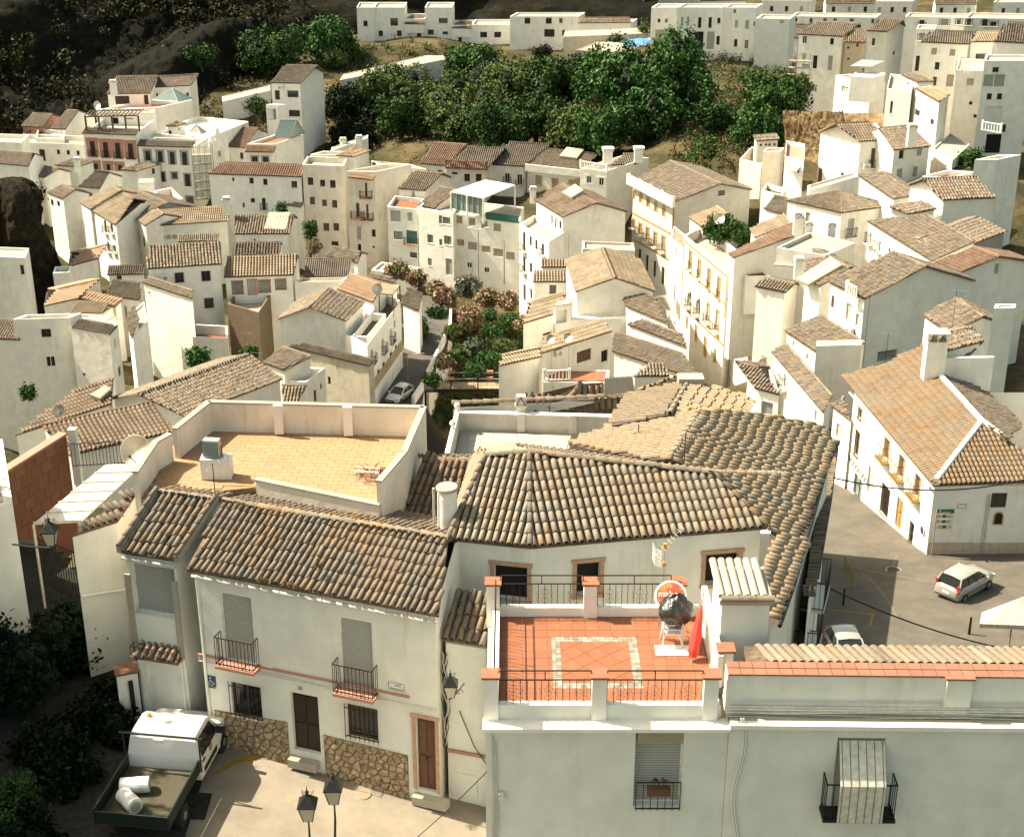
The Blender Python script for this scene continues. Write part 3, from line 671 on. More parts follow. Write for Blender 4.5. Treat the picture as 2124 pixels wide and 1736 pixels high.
# ================================================================ middle left
h = House('small white house with brown gable roof at the left edge beside the rock', 'white')
h.gable('a1', (170,1362),(345,1397),(460,1326),(245,1285), H=9)
h.wins('a1', [(245,1440,18,36),(322,1450,16,44, 's')])
h = House('white house with hipped roof and chimney below the salmon framed doors', 'sage')
h.hip('a1', (428,1298),(610,1312),(742,1268),[1,2], H=9)
chimney(h, 'a1', 600,1250, d=236, w=.8)
h = House('low white house with dark lean roof and two small windows near the rock', 'sage')
h.gable('a1', (368,1512),(492,1562),(600,1490),(480,1452), H=6, mat='t_brown')
h.wins('a1', [(410,1592,22,48),(460,1602,22,42)])
h = House('house with dark brown roof in the shade left of the blue grey tank', 'sage')
h.gable('a1', (610,1468),(785,1482),(850,1358),(748,1345), H=8, mat='t_dark')
h.win('a1', 712,1528,28,26)
h = House('white hipped house with a single narrow window in the upper left cluster', 'sage')
h.hip('a1', (948,1336),(1072,1345),(1265,1290),[1,2], H=10)
h.wins('a1', [(1205,1345,24,46),(1025,1500,60,30, 's')])
h = House('plain white rooftop box beside the hipped house', 'white', 'rooftop hut', 'rooftop_hut')
h.flat('a1', (1085,1440),(1205,1436),(1210,1400), par=0, H=5)
h = House('open walled rooftop patio with terracotta floor', 'cream', 'rooftop patio', 'rooftop_patio')
h.flat('a1', (1210,1500),(1300,1590),(1435,1560), par=1.6, H=5, floor='terracotta')
h = House('first street house of the left row with long plank brown roof between white ridges', 'white')
h.gable('a1', (625,1592),(705,1645),(962,1497),(878,1463), H=11, mat='t_tan', p=18)
h.wins('b1', [(768,135,16,52),(770,280,16,80, 'dd'),(795,290,14,70)])
h = House('second street house of the left row with flat brown roof and balcony plants', 'white')
h.gable('a1', (712,1650),(905,1768),(1050,1560),(960,1510), H=11, mat='t_tan', p=18)
h.wins('b1', [(828,172,18,90),(878,185,18,66),(852,330,18,70, 'dd'),(900,345,20,50, 'dd')], bal=1)
h = House('third street house of the left row with mottled ochre hip roof', 'cream')
h.gable('a1', (905,1640),(1050,1703),(1298,1598),(1112,1498), H=13, mat='t_old', p=18)
h.wins('b1', [(948,212,18,108),(994,245,18,120),(1040,270,18,112),(965,350,20,60, 'dd'),(1015,372,22,60, 'dd'),(930,65,12,24),(983,92,12,22)], sur='cream', st=.12)
h = House('last street house of the left row joined to the grey walled building', 'cream')
h.gable('b1', (1048,98),(1135,166),(1262,76),(1250,30), H=12, mat='t_tan', p=18)
h.wins('b1', [(1090,262,14,84),(1130,295,14,76)])
h = House('grey white building with wide pantile roof and row of cream clerestory panes', 'sage')
h.gable('b1', (1142,170),(1790,128),(1812,-5),(1255,58), H=13, mat='t_tan', p=20)
for i in range(5): h.win('b1', 1182+47*i, 262-i*2.5,42,36, 's', sm='blindcream', dep=.05)
pent(h, 'b1', (1395,294),(1715,284), wd=1.6, mat='t_old')
chimney(h, 'a1', 1775,1560, d=208, w=.9, cap='tile')
h = House('tall white house with striped pantile roof and three barred windows above the dark yard', 'white')
h.gable('b1', (1150,505),(1742,466),(1732,300),(1165,328), H=19, mat='t_old', w=.36, L=.5, seg=4, d=172)
h.wins('b1', [(1408,572,70,78),(1617,560,70,80),(1640,772,72,80)], bars=1)
h.win('b1', 1665,990,66,100, 'dd')
h = House('low shed with short dark tiled roof beside the striped pantile house', 'white')
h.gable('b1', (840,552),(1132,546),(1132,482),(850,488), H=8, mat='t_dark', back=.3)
h.win('b1', 935,573,40,34)
h = House('low house with dark shaded tile roof between the alley and the tall white wall', 'white')
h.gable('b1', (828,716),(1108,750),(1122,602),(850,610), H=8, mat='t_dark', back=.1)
h.win('b1', 985,840,26,92, 's')
h = House('white house with narrow sloping old tile roof stepping down to the right', 'white')
h.gable('b1', (1112,612),(1508,738),(1527,672),(1152,570), H=16, mat='t_old', back=.02, p=14, d=168)
h.wins('b1', [(1172,692,18,16),(1165,1030,14,70, 'dd')])
h = House('walled patio with dark red floor below the striped pantile house', 'sage', 'walled patio', 'walled_patio')
h.flat('b1', (1510,1038),(1788,1052),(1785,950), par=1.1, H=4.5, floor='rust', d=166)
h = House('worn white house with peach roof patch rising behind the alley', 'cream')
h.gable('b1', (530,488),(772,422),(830,315),(642,375), H=12, mat='t_orange', p=14)
h.flat('b1', (415,537),(545,530),(560,480), par=.8, H=11)
h = House('white house with peach coloured roof left of the sunroom', 'white')
h.gable('b1', (340,798),(600,738),(782,585),(452,665), H=8, mat='t_orange', p=14)
h = House('white house with glazed sunroom under a striped canopy', 'white')
h.gable('b1', (598,735),(908,802),(962,747),(652,686), H=14, mat='t_orange', back=.1, p=16, w=.5)
pent(h, 'b1', (548,850),(800,858), wd=2.6, mat='t_tan', rise=.2)
h.flat('b1', (590,940),(800,935),(905,868), par=0, H=2.5)
h.flat('b1', (590,872),(800,868),(885,812), par=0, H=2.2)
h.wins('b1', [(640,905,52,50, 'ww'),(705,902,52,50, 'ww'),(765,898,50,50, 'ww')], dep=.06)
h = House('broad blank white house with two small windows at the left edge', 'white')
h.flat('b1', (100,900),(545,886),(640,850), par=.3, H=16, d=150)
h.wins('b1', [(362,1008,78,66),(398,1232,72,82, 'ww')])
h = House('tall white corner block with narrow tiled ledge next to the broad blank house', 'cream')
h.flat('b1', (555,968),(858,1020),(925,930), par=.1, H=17, d=147, floor='slab')
h.wins('b1', [(905,1085,18,78, 's'),(940,1305,22,84, 'dd'),(660,1332,14,14, 'hole')])
pent(h, 'b1', (555,970),(858,1022), d=147, wd=1.3, mat='t_dark')
h = House('narrow white alley house with dark roof stepping down to the yard', 'white')
h.gable('b1', (985,905),(1030,1050),(1095,905),(1040,800), H=9, mat='t_dark', back=.1, p=18, d=158)
h = House('long white wall house beside the dark yard', 'white')
h.flat('b1', (1030,1040),(1160,925),(1130,760), par=.2, H=9, d=161)
h = House('white house with barred windows framed in pink above a brown stone base', 'white')
h.gable('b1', (1755,571),('b2', 377,552),('b2', 412,398),(1785,412), H=7.5, mat='t_tan', w=.34, L=.45, seg=4, d=172)
h.wins('b1', [(1865,650,74,94, 's'),(2075,640,84,88, 's')], bars=1, sur='salmon', st=.14)
h.win('b1', 1980,645,58,108, 's', sur='salmon', st=.14)
h.win('b2', 275,625,72,74, 's', bars=1, sur='salmon', st=.14)
h = House('brown rubble retaining block under the pink framed windows', 'rubble', 'retaining wall', 'retaining_wall')
h.flat('b1', (1785,778),(2030,848),('b2', 200,700), par=.9, H=13, d=169)
h = House('white house with dark barrel tiles and cream glazed panel on its roof', 'white')
h.gable('b1', (1835,232),('b2', 342,230),('b2', 378,85),(1845,78), H=12, mat='t_old', w=.36, L=.5, seg=4, d=205)
h.post.append(lambda h=h: roof_panel(h, 'b2', [(142,195),(312,198),(350,66),(182,66)], 'blindcream', .12, ribs=7))
h = House('low house with dark shaded barrel tile roof under the cream roof panel', 'white')
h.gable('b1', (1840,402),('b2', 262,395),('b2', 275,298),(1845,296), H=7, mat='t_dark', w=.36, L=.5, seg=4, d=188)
h = House('low house with plain brown pantile roof beside the pink framed windows', 'white')
h.gable('b2', (465,567),(800,566),(835,421),(470,427), H=8, mat='t_greybrown', d=176)
h = House('white house with steep dark tile roof behind the plain brown pantile roof', 'white')
h.gable('b2', (628,402),(880,460),(922,360),(650,340), H=9, mat='t_old', w=.34, L=.5, d=184)
h.win('b2', 845,520,14,40, 's')
h = House('narrow white flat roofed wing with cream panels behind the big gabled house', 'cream')
h.flat('b2', (385,608),(757,600),(800,568), par=.1, H=8, d=172, floor='t_tan')
h = House('big white gabled house with pergola terrace beside the road', 'white')
h.gable('b2', (792,914),(937,765),(655,658),(501,803), H=15, mat='t_old', p=24, d=160, w=.3, L=.45)
H_BIG = h
h.flat('b2', (780,1032),(950,1040),(1100,855), par=1.0, H=10, d=157, floor='slab')
h.win('b2', 800,965,20,80, 'dd')
h = House('long white row house with stone plinth and balconies facing the road', 'white')
h.flat('b2', (952,1105),(1218,755),(1100,700), par=1.0, H=9.2, d=160, floor='slab')
h.wins('b2', [(990,1190,18,110, 's'),(1075,1110,18,110, 's'),(1140,1030,18,110, 's')], bal=1)
h.wins('b2', [(1168,940,14,66, 's'),(1003,1385,20,130, 'dd'),(1043,1345,20,120, 'd'),(1083,1282,18,120, 'dd'),(1140,1195,18,112, 'd'),(1178,1118,14,74, 'dd')])
HR = h
h = House('house with peach pantile roof behind the pergola terrace', 'white')
h.gable('b2', (715,664),(1002,770),(1062,625),(812,548), H=6, mat='t_orange', p=18, back=.4, d=166, w=.34)
h = House('terrace shelter with thatched tan roof on posts above the road', 'white', 'terrace shelter', 'terrace_shelter')
def shelter(h):
 z = at_d(*px('b2', (1150,705)),163).z; P = [pq('b2', q, z) for q in ((1045,690),(1150,706),(1208,632),(1060,615))]
 h.mkroot(P[0], z-3); mb = MB(); mb.prism(P, -.15); mb.build('roof', 't_tan', h.root)
 for q in P: mb = MB(); mb.tube([q, q-Vector((0,0,2.6))],.08,5); mb.build('post', 'timber', h.root)
h.post.append(lambda h=h: shelter(h))
h = House('white lean shed with dark tile roof and wall lamp at the road bend', 'white', 'shed', 'roadside_shed')
h.gable('b2', (1218,775),(1358,832),(1395,700),(1258,662), H=6, mat='t_dark', back=.1, p=18, d=172)
h = House('white low gabled house with striped tiles above the oleander road', 'white')
h.gable('b2', (960,568),(1185,620),(1190,560),(935,558), H=6, mat='t_old', back=.6, d=178)
h = House('stained old gable wall with blackened top beside the road', 'ruin', 'ruined house', 'ruined_house')
h.gable('b2', (310,1108),(966,1265),(985,1235),(520,1080), H=12, mat='t_dark', back=.2, d=150, p=20)
h.win('b2', 655,1380,12,60, 'hole')
h = House('small white house with square brown tile roof and walled roof terrace', 'cream')
h.gable('b2', (130,1240),(300,1302),(497,1195),(305,1110), H=9, mat='t_old', back=.02, p=14, d=140, w=.3)
h.flat('b2', (345,1387),(470,1392),(622,1280), par=.9, H=8, d=139)
h.wins('b2', [(545,1500,22,96, 'dd'),(591,1425,14,42)])
h = House('low mottled tile roof tucked under the small walled terrace', 'cream')
h.gable('b2', (290,1560),(400,1560),(468,1455),(296,1380), H=5, mat='t_old', back=.02, p=16, d=134, w=.3)
h = House('large old house with fine weathered tile roof and curved white verge', 'cream')
h.gable('b1', (1452,1662),('b2', 292,1366),(1835,1133),(1205,1535), H=9, mat='t_old', p=20, d=118, w=.27, L=.4)
h = House('brown pantile garage roof with cream skylight hatch at the left edge', 'white')
h.gable('c1', (120,200),('b1', 880,1562),('b1', 1072,1455),('b1', 405,1380), H=6, mat='t_brown', p=15, d=116, back=.02, w=.3, L=.42, seg=4)
h.post.append(lambda h=h: roof_panel(h, 'b1', [(705,1522),(782,1552),(870,1475),(820,1447)], 'blindcream', .35, 'skylight_hatch'))
h = House('ribbed brown pantile garage roof behind the beige terrace', 'white')
h.gable('c1', (545,357),(1368,172),('b1', 1190,1536),(342,140), H=6, mat='t_brown', p=15, d=104, back=.02, w=.32, L=.4, seg=4)
# ================================================================ centre
def courses(h, t, lst, mat='ochre', th=.22, e=.06, name='string_course'):
 def f():
  for x0, y0, x1, y1 in lst:
   hit = h.pick(*px(t, ((x0+x1)/2,(y0+y1)/2)))
   if not hit: continue
   tt, wl, s_, z_, n = hit
   def st(x, y):
    r = ray(*px(t, (x, y))); q = CAM+r*((wl['p0']-CAM).dot(n)/r.dot(n)); return max(0, min(wl['L'],(q-wl['p0']).dot(wl['x']))), q.z
   a, za = st(x0, y0); b, zb = st(x1, y1); mb = MB(); o = lambda s, z: wl['p0']+wl['x']*s+n*.004+Vector((0,0, z))
   if abs(x0-x1) < 14 and abs(y1-y0) > 60: mb.box(o(a-th/2, min(za, zb)), wl['x']*th, n*e*.8, Vector((0,0, abs(za-zb))))
   else: mb.box(o(min(a, b),(za+zb)/2-th/2), wl['x']*abs(b-a), n*e, Vector((0,0, th)))
   mb.build(name, mat, h.root)
 h.post.append(f)
h = House('long white house with reddish brown roof and small square windows facing the yard', 'white')
h.gable('a1', (1630,1366),('a2', 442,1390),('a2', 440,1290),(1760,1276), H=14, mat='t_red', d=222, w=.34)
h.wins('a2', [(45,1420,34,48, 'w'),(153,1430,34,50, 'w'),(381,1450,46,54, 'w'),(55,1575,34,36),(387,1607,34,44)])
h.win('a2', 142,1602,30,92, 'w', bal=1)
h.wins('a1', [(1912,1612,18,38),(1830,1410,14,28)])
h = House('stained cream apartment block with six dark windows on three storeys', 'stainwall')
h.flat('a2', (442,1292),(765,1305),(800,1240), par=.8, H=17, d=219)
h.wins('a2', [(508,1425,44,62),(603,1440,40,54),(683,1447,44,62),(523,1577,40,60),(617,1595,38,52),(697,1603,40,62)])
h.wins('b2', [(540,150,38,54),(632,176,46,62),(710,176,44,60),(700,310,54,44, 'dd')])
h = House('white rooftop storey behind the stained cream block', 'cream')
h.flat('a2', (505,1213),(726,1216),(830,1190), par=.4, H=6, d=224)
h = House('white rooftop building sloping up behind the orange turret', 'white')
h.flat('a2', (668,1185),(955,1085),(960,1060), par=.1, H=5, d=232)
h.post.append(lambda h=h: [chimney(h, 'a2', x, y, d=233, w=.9) for x, y in ((762,1095),(888,1075))])
h = House('white turret with round orange hipped tile roof', 'white', 'turret', 'rooftop_turret')
h.hip('a2', (708,1222),(850,1234),(978,1186),[1], H=5, mat='t_orange', d=222, p=26)
h = House('white house with terracotta balconies and concave roof terrace under the turret', 'stainwall')
h.flat('a2', (790,1345),(1012,1350),(1300,1292), par=1.2, H=21, d=214)
pent(h, 'a2', (798,1392),(992,1416), d=213, wd=1.0, mat='t_orange')
h.wins('a2', [(945,1492,18,110, 'd'),(880,1650,26,112, 'd'),(955,1662,18,112, 'd')], bal=1, bm='terracotta', bo=.7, bd=.8)
h.wins('b2', [(888,225,34,106, 's'),(1004,224,30,60),(893,340,26,60, 'hole'),(1004,333,12,18)])
h.flat('a2', (985,1262),(1300,1292),(1420,1330), par=.5, H=7, d=222)
h.win('a2', 1005,1292,34,62, 'dd')
h = House('house with dark brown old tile roof above the teal balcony house', 'cream')
h.gable('a2', (1192,1482),(1412,1498),(1552,1357),(1330,1348), H=12, mat='t_old', d=212, w=.3)
h.win('a2', 1315,1545,26,86, 's')
h = House('worn white house with teal balcony blind and brick terrace posts', 'sage')
h.flat('a2', (1110,1622),(1345,1645),(1400,1560), par=.6, H=14, d=207, floor='rust')
h.wins('b2', [(1083,100,32,44, 'w'),(1106,262,38,112),(1196,242,72,66),(1175,90,80,90, 's'),(1287,95,40,70, 's')], pm='paleglass')
h.win('b2', 1306,258,96,106, 's', sm='teal', bal=1, bm='salmon')
h.win('b2', 1316,396,58,44)
h = House('house with scaly brown roof wedged left of the canopy terrace', 'cream')
h.gable('a2', (1348,1612),(1478,1642),(1645,1498),(1535,1462), H=12, mat='t_old', d=206, w=.3, back=.3)
h.wins('b2', [(1396,86,58,62),(1463,90,20,40)])
h = House('big white apartment house with cream roller blinds and canopied roof terrace', 'white')
h.flat('b2', (1352,25),(1625,70),(1700,-40), par=.6, H=17, d=203, D=(1440,-70))
h.wins('b2', [(1575,126,62,54),(1448,268,46,66),(1585,280,58,70),(1530,296,24,50),(1445,450,30,58),(1528,118,26,66)], pm='paleglass')
h.win('b2', 1595,490,52,130, 's')
h.flat('b2', (1612,68),('b3', 158,130),('b3', 190,20), par=.1, H=18, d=201)
h.wins('b2', [(1675,118,50,60),(1775,135,54,62),(1872,160,52,64),(1972,180,60,62),(1685,298,60,50),(1778,325,74,62),(1883,350,70,52),(1980,378,78,62),(2075,402,70,60)], 's', sm='blindcream', fm='cream')
h.wins('b3', [(90,402,74,60)], 's', sm='blindcream')
h.wins('b2', [(1755,475,40,42),(1890,513,40,42)], 'ww')
def canopy(h):
 z0 = at_d(*px('a2', (1740,1700)),202).z; z = z0+3.3
 P = [pq('a2', q, z) for q in ((1610,1512),(1865,1562),(2112,1460),(1880,1420))]; mb = MB(); mb.prism(P, .14); o = mb.build('canopy_roof', 'sage', h.root)
 for q in (P[0], P[0].lerp(P[1],.5), P[1], P[2]): mb = MB(); mb.tube([q, q-Vector((0,0,3.3))],.12,6); mb.build('canopy_post', 'white', h.root)
 mb = MB(); dn = Vector((0,0,-2.2)); up = Vector((0,.4,-.1))
 for k in range(2): a, b = P[0].lerp(P[1], k*.5+.03)+up, P[0].lerp(P[1], k*.5+.47)+up; mb.poly([a, b, b+dn, a+dn])
 mb.build('pane', 'paleglass', h.root)
 mb = MB()
 for k in range(7): q = P[0].lerp(P[1], k/6)+Vector((0,.3,-.1)); mb.tube([q, q+dn],.05,4)
 mb.build('glazing_bar', 'frame_white', h.root)
 mb = MB(); a = pq('a2', (1885,1665), z0+.9); b = pq('b3', (150,90), z0+.9); c = pq('a3', (160,1650), z0+.9)
 mb.prism([a, b, b+Vector((0,0,-1)), a+Vector((0,0,-1))], Vector((0,.05,0))); mb.build('green_windbreak', 'greennet', h.root)
h.post.append(lambda h=h: canopy(h))
h = House('white corner house with white balustrade terrace, red cornice and brown gable roof', 'white')
h.flat('b3', (155,150),(387,290),(505,218), par=.7, H=17, d=188)
h.wins('b3', [(192,290,20,150),(338,352,20,92),(193,470,20,120)], bal=1)
h.wins('b3', [(243,286,18,78),(287,315,18,80),(245,496,20,76),(195,690,20,130, 'd'),(247,700,15,78)])
H_RED = h
h.gable('a3', (274,1573),(490,1706),(748,1598),(505,1440), H=16, mat='t_brown', p=20, d=192, w=.36)
h.wins('b3', [(410,118,14,72),(440,160,14,108),(476,160,20,64)])
h.post.append(lambda h=h: roof_panel(h, 'a3', [(498,1535),(572,1578),(668,1520),(600,1472)], 'blindcream', .5))
h.post.append(lambda h=h: [chimney(h, 'a3', 262,1480, d=196, w=.8)])
def bal_run(h, t, pts, z, hh=.9, mat='white', step=.28, name='balustrade'):
 P = [pq(t, q, z) for q in pts]; mb = MB()
 for a, b in zip(P, P[1:]):
  d = (b-a); L = d.length; d = d/L; s = Vector((d.y, -d.x, 0))*.08
  mb.box(a-s, d*L, s*2, Vector((0,0,.1))); mb.box(a-s+Vector((0,0,-hh)), d*L, s*2, Vector((0,0,.1)))
  for i in range(int(L/step)+1): q = a+d*(i*step); mb.box(q-s*.6+Vector((0,0,-hh+.1)), d*.1, s*1.2, Vector((0,0, hh-.1)))
  for i in range(int(L/2.4)+1): q = a+d*(i*L/max(1, int(L/2.4))); mb.box(q-s*1.4-d*.12+Vector((0,0,-hh)), d*.24, s*2.8, Vector((0,0, hh+.25)))
 mb.build(name, mat, h.root)
# back row along the far street
h = House('first house of the far street with orange tile roof and chimney', 'white')
h.gable('a2', (1365,1285),(1570,1302),(1742,1132),(1478,1120), H=10, mat='t_red', w=.34)
h.wins('a2', [(1435,1345,18,18),(1525,1345,38,18)])
h = House('second house of the far street with terracotta balustrade before a brown roof', 'white')
h.gable('a2', (1575,1318),(1890,1330),(2035,1170),(1745,1152), H=10, mat='t_greybrown', w=.34)
h.wins('a2', [(1640,1362,44,18),(1737,1396,44,60),(1828,1396,44,60)])
h.post.append(lambda h=h: bal_run(h, 'a2', [(1572,1262),(1892,1275)], h.last['z']+1.4,1.3, 'terracotta', .3))
h = House('third house of the far street with wide brown roof and white framed windows', 'white')
h.gable('a2', (1895,1293),('a3', 192,1307),('a3', 402,1135),('a3', 78,1120), H=11, mat='t_greybrown', w=.34)
h.wins('a3', [(60,1397,38,70),(157,1412,40,84)], 'ww', bal=1, sur='cream', st=.2)
h = House('fourth house of the far street with cream parapet and ochre framed windows', 'cream')
h.gable('a3', (205,1300),(632,1348),(775,1215),(350,1170), H=12, mat='t_old', w=.32)
h.wins('a3', [(305,1420,34,68, 's'),(433,1440,36,66, 's'),(567,1450,36,58, 's'),(302,1525,36,20)], sur='ochre', st=.16)
h.post.append(lambda h=h: roof_panel(h, 'a3', [(470,1245),(608,1262),(662,1196),(530,1176)], 'blindcream', .5))
h.post.append(lambda h=h: par_wall(h, 'a3', (200,1288),(634,1335), h.last['z']+1.0,1.1))
def par_wall(h, t, a, b, z, hh, mat=None, th=.25, name='parapet', pil=0):
 A, B = pq(t, a, z), pq(t, b, z); d = (B-A).normalized(); s = Vector((d.y, -d.x, 0))*th; mb = MB(); mb.box(A-s/2-Vector((0,0, hh)), B-A, s, Vector((0,0, hh)))
 for i in range(pil):
  q = A.lerp(B, i/max(1, pil-1)); mb.box(q-s*.75-d*.2-Vector((0,0, hh)), d*.4, s*1.5, Vector((0,0, hh+.12)))
 mb.build(name, mat or h.wall, h.root)
h = House('fifth house of the far street with white balustrade and lattice chimneys', 'white')
h.flat('a3', (632,1322),(842,1342),(1170,1240), par=.8, H=13, d=212)
h.wins('a3', [(700,1412,38,56, 'ww'),(797,1428,38,60, 'ww')], sur='white', st=.2)
h.gable('a3', (850,1300),(1075,1290),(1172,1238),(945,1178), H=2, mat='t_greybrown', d=216, back=.02, w=.34)
h.post.append(lambda h=h: [chimney(h, 'a3', 850,1170, d=214, w=1.3, cap='box'), chimney(h, 'a3', 1092,1165, d=214, w=1.2, cap='box')])
h.post.append(lambda h=h: bal_run(h, 'a3', [(636,1268),(840,1300)], at_d(*px('a3', (738,1285)),211).z, .9))
h = House('low house with grey brown lean roof and yellow cornice beside the yellow building', 'white')
h.gable('a3', (858,1422),(1008,1482),(1222,1312),(1100,1280), H=14, mat='t_greybrown', p=14, back=.05, w=.34)
h.wins('a3', [(873,1560,10,74),(925,1585,12,88),(979,1612,12,92)])
h = House('tall yellow trimmed town building with arched window heads and grey weathered side wall', 'grey_worn')
h.gable('a3', (1035,1425),(1362,1590),(1742,1445),(1338,1262), H=19, mat='t_old', p=15, d=190, back=.7, w=.32, L=.5)
for q in ((1050,1530,18,62),(1107,1562,18,62),(1165,1597,18,64),(1226,1635,18,66),(1288,1667,18,70)): h.win('a3', *q, 'd', sur='ochre', st=.18, crown=1, dm='ochre')
for q in ((1047,150,18,70),(1103,195,20,90),(1160,232,20,100),(1220,275,22,110),(1283,310,22,120)): h.win('b3', *q, 'd', sur='ochre', st=.2, bal=1, dm='ochre')
for q in ((1097,402,22,110),(1155,458,22,130),(1215,505,22,128),(1280,558,24,140)): h.win('b3', *q, 'dd')
h.win('a3', 1740,1517,54,42)
H_YEL = h
courses(h, 'a3', [(1012,1440,1358,1612),(1016,1440,1016,1730),(1352,1612,1352,1730)]); courses(h, 'b3', [(1010,40,1345,235),(1060,262,1335,452),(1346,60,1338,440)])
h.post.append(lambda h=h: par_wall(h, 'a3', (1012,1372),(1360,1550), h.last['z']+1.0,1.25, 'cream', pil=5))
h.post.append(lambda h=h: facade_skin(h, 0))
def facade_skin(h, wi, mat='white'):
 pass
h = House('narrow white wing joining the second yellow building to the street', 'white')
h.flat('b3', (1338,265),(1448,352),(1475,250), par=.1, H=15, d=178, floor='t_tan')
h.wins('b3', [(1385,390,14,96, 's'),(1375,700,16,130, 's')])
h = House('long cream and yellow town building with awnings, balconies and white roof balustrade', 'cream')
h.flat('b3', (1448,238),(1790,520),(1960,430), par=1.1, H=15.5, d=166, floor='concrete')
for q in ((1497,440,20,150),(1565,510,20,150),(1642,585,22,160),(1719,655,22,170)): h.win('b3', *q, 'd', sur='ochre', st=.2, bal=1, bo=.1, bd=.25, dm='ochre')
for q in ((1487,742,20,130),(1555,800,20,140)): h.win('b3', *q, 's', sur='ochre', st=.2, awn=1, bal=1)
for q in ((1635,850,20,150),(1707,915,22,170)): h.win('b3', *q, 's', sur='ochre', st=.2, bal=1, bo=.4)
for q in ((1470,930,18,110),(1540,1010,20,140),(1612,1120,26,170),(1688,1190,24,120)): h.win('b3', *q, 'd', dm='ochre')
H_Y2 = h
courses(h, 'b3', [(1452,285,1785,560),(1455,500,1780,790),(1440,800,1760,1110),(1448,300,1440,800)]); courses(h, 'b3', [(1795,535,2022,765),(1785,570,1775,900)])
h.flat('b3', (1790,452),(2028,700),('b4', 575,645), par=1.0, H=15, d=159, floor='concrete')
for q in ((1803,720,16,130),(1856,770,16,110),(1912,838,16,130),(1970,920,16,150)): h.win('b3', *q, 's', bal=1, bo=.12, bd=.4)
for q in ((1790,985,20,110),(1843,1065,20,130),(1897,1150,20,140),(1957,1190,20,110)): h.win('b3', *q, 'd')
h = House('pale orange tile roof beside the planted roof terrace', 'white')
h.gable('b3', (1478,98),(1590,178),(1850,62),(1640,18), H=6, mat='t_orange', p=12, back=.05, d=176)
h = House('roof with pale ribbed sheeting beside the planted terrace', 'cream')
h.gable('b3', (1960,190),(2000,260),('b4', 320,150),('b4', 200,75), H=5, mat='t_tan', p=12, back=.02, d=160)
h = House('salmon tile roof with a row of little tiled chimneys over a red terrace', 'white')
h.gable('b3', (1795,385),(1835,415),('b4', 440,200),('b4', 330,130), H=5, mat='t_red', p=12, back=.02, d=152)
h.post.append(lambda h=h: [chimney(h, 'b4', x, y, d=149, w=.75, hh=1.3) for x, y in ((350,75),(365,95),(432,150),(612,155))])
h = House('small red painted patio between the yellow building and the salmon roof', 'white', 'roof patio', 'roof_patio')
h.flat('b3', (1885,515),(1940,565),(2122,560), par=.1, H=4, d=153, floor='rust')
h = House('weathered grey parapet wall with stains above a small tiled roof', 'grey_worn')
h.flat('b4', (180,335),(440,215),(795,300), par=.4, H=5, d=146, D=(560,400))
h = House('old tile roof with white hip ridge behind the long shaded wall', 'white')
h.gable('b4', (5,640),(250,690),(275,650),(130,545), H=4, mat='t_old', p=18, back=1, d=142, w=.3)
h = House('mottled roof with cream ribbed plastic sheet propped on it', 'white')
h.gable('b4', (385,560),(520,640),(770,495),(460,345), H=4, mat='t_old', p=16, back=.3, d=138, w=.3)
h.post.append(lambda h=h: roof_panel(h, 'b4', [(335,605),(430,650),(698,495),(608,432)], 'blindcream', .3, 'plastic_sheet', 10))
h = House('small grey walled roof hut with tiny white chimney lantern', 'sage', 'rooftop hut', 'rooftop_hut')
h.flat('b4', (155,470),(345,485),(390,430), par=0, H=3, d=143, floor='concrete')
h.post.append(lambda h=h: [chimney(h, 'b4', 355,425, d=142, w=.7, cap='box')])
# centre cluster
h = House('large tan roofed house with long ridge in the centre of the valley', 'cream')
h.gable('b3', (1218,680),(1098,428),(820,332),(893,575), H=10, mat='t_tan', p=19, d=166, w=.34, L=.6)
h = House('grey walled shed roofs behind the tan roofed house', 'grey_worn')
h.flat('b3', (650,345),(1060,360),(1050,300), par=.3, H=6, d=176)
h = House('small white house with pantile roof and one dark window left of the tan roof', 'white')
h.gable('b3', (258,607),(532,607),(540,525),(272,520), H=8, mat='t_tan', d=172, w=.34, L=.45)
h.win('b3', 417,665,54,70)
h.gable('b3', (322,492),(534,492),(536,430),(335,430), H=6, mat='t_tan', d=177, w=.34, L=.45)
h = House('white stair hut with pink coping and black doorway on the roof terrace', 'cream', 'stair hut', 'stair_hut')
h.flat('b3', (562,617),(742,660),(830,640), par=.1, H=5, d=163, cap='pink')
h.win('b3', 622,712,54,104, 'hole')
h = House('flat white roof terrace with grating and low parapet in the centre', 'cream')
h.flat('b3', (525,905),(1000,885),(985,800), par=.08, H=7, d=160, floor='white')
h = House('white house with long tan lean roof left of the flat white terrace', 'white')
h.gable('b3', (185,933),(437,856),(552,695),(235,766), H=8, mat='t_tan', p=16, back=.3, d=160, w=.34, L=.6)
h.win('b3', 372,1020,66,34, 's', sm='door_brown')
h = House('white balcony hut with open front under the tan lean roof', 'cream', 'balcony hut', 'balcony_hut')
h.flat('b3', (437,795),(560,775),(575,735), par=0, H=6, d=158)
h.win('b3', 485,880,84,100, 'hole', pm='cream', dep=.6, maxw=6)
h = House('white house with brown blind window, satellite dishes and terracotta terrace', 'white')
h.gable('b3', (330,1166),(884,992),(822,910),(330,1050), H=6.5, mat='t_tan', p=12, back=.02, d=151, w=.34, L=.6)
h.win('b3', 662,1187,112,92, 's', sm='door_brown', maxw=6); h.win('b3', 822,1187,50,90, 'w')
H_DISH = h
h = House('terracotta floored terrace with white balustrade before the brown blind window', 'white', 'terrace', 'house_terrace')
h.flat('b3', (345,1392),(850,1396),(860,1300), par=.05, H=4, d=148, floor='terracotta')
h.post.append(lambda h=h: bal_run(h, 'b3', [(350,1308),(548,1302)], h.last['z']+1.0,1.0, 'white', .36))
h = House('broad white blank house with tan roof at the right of the footbridge', 'white')
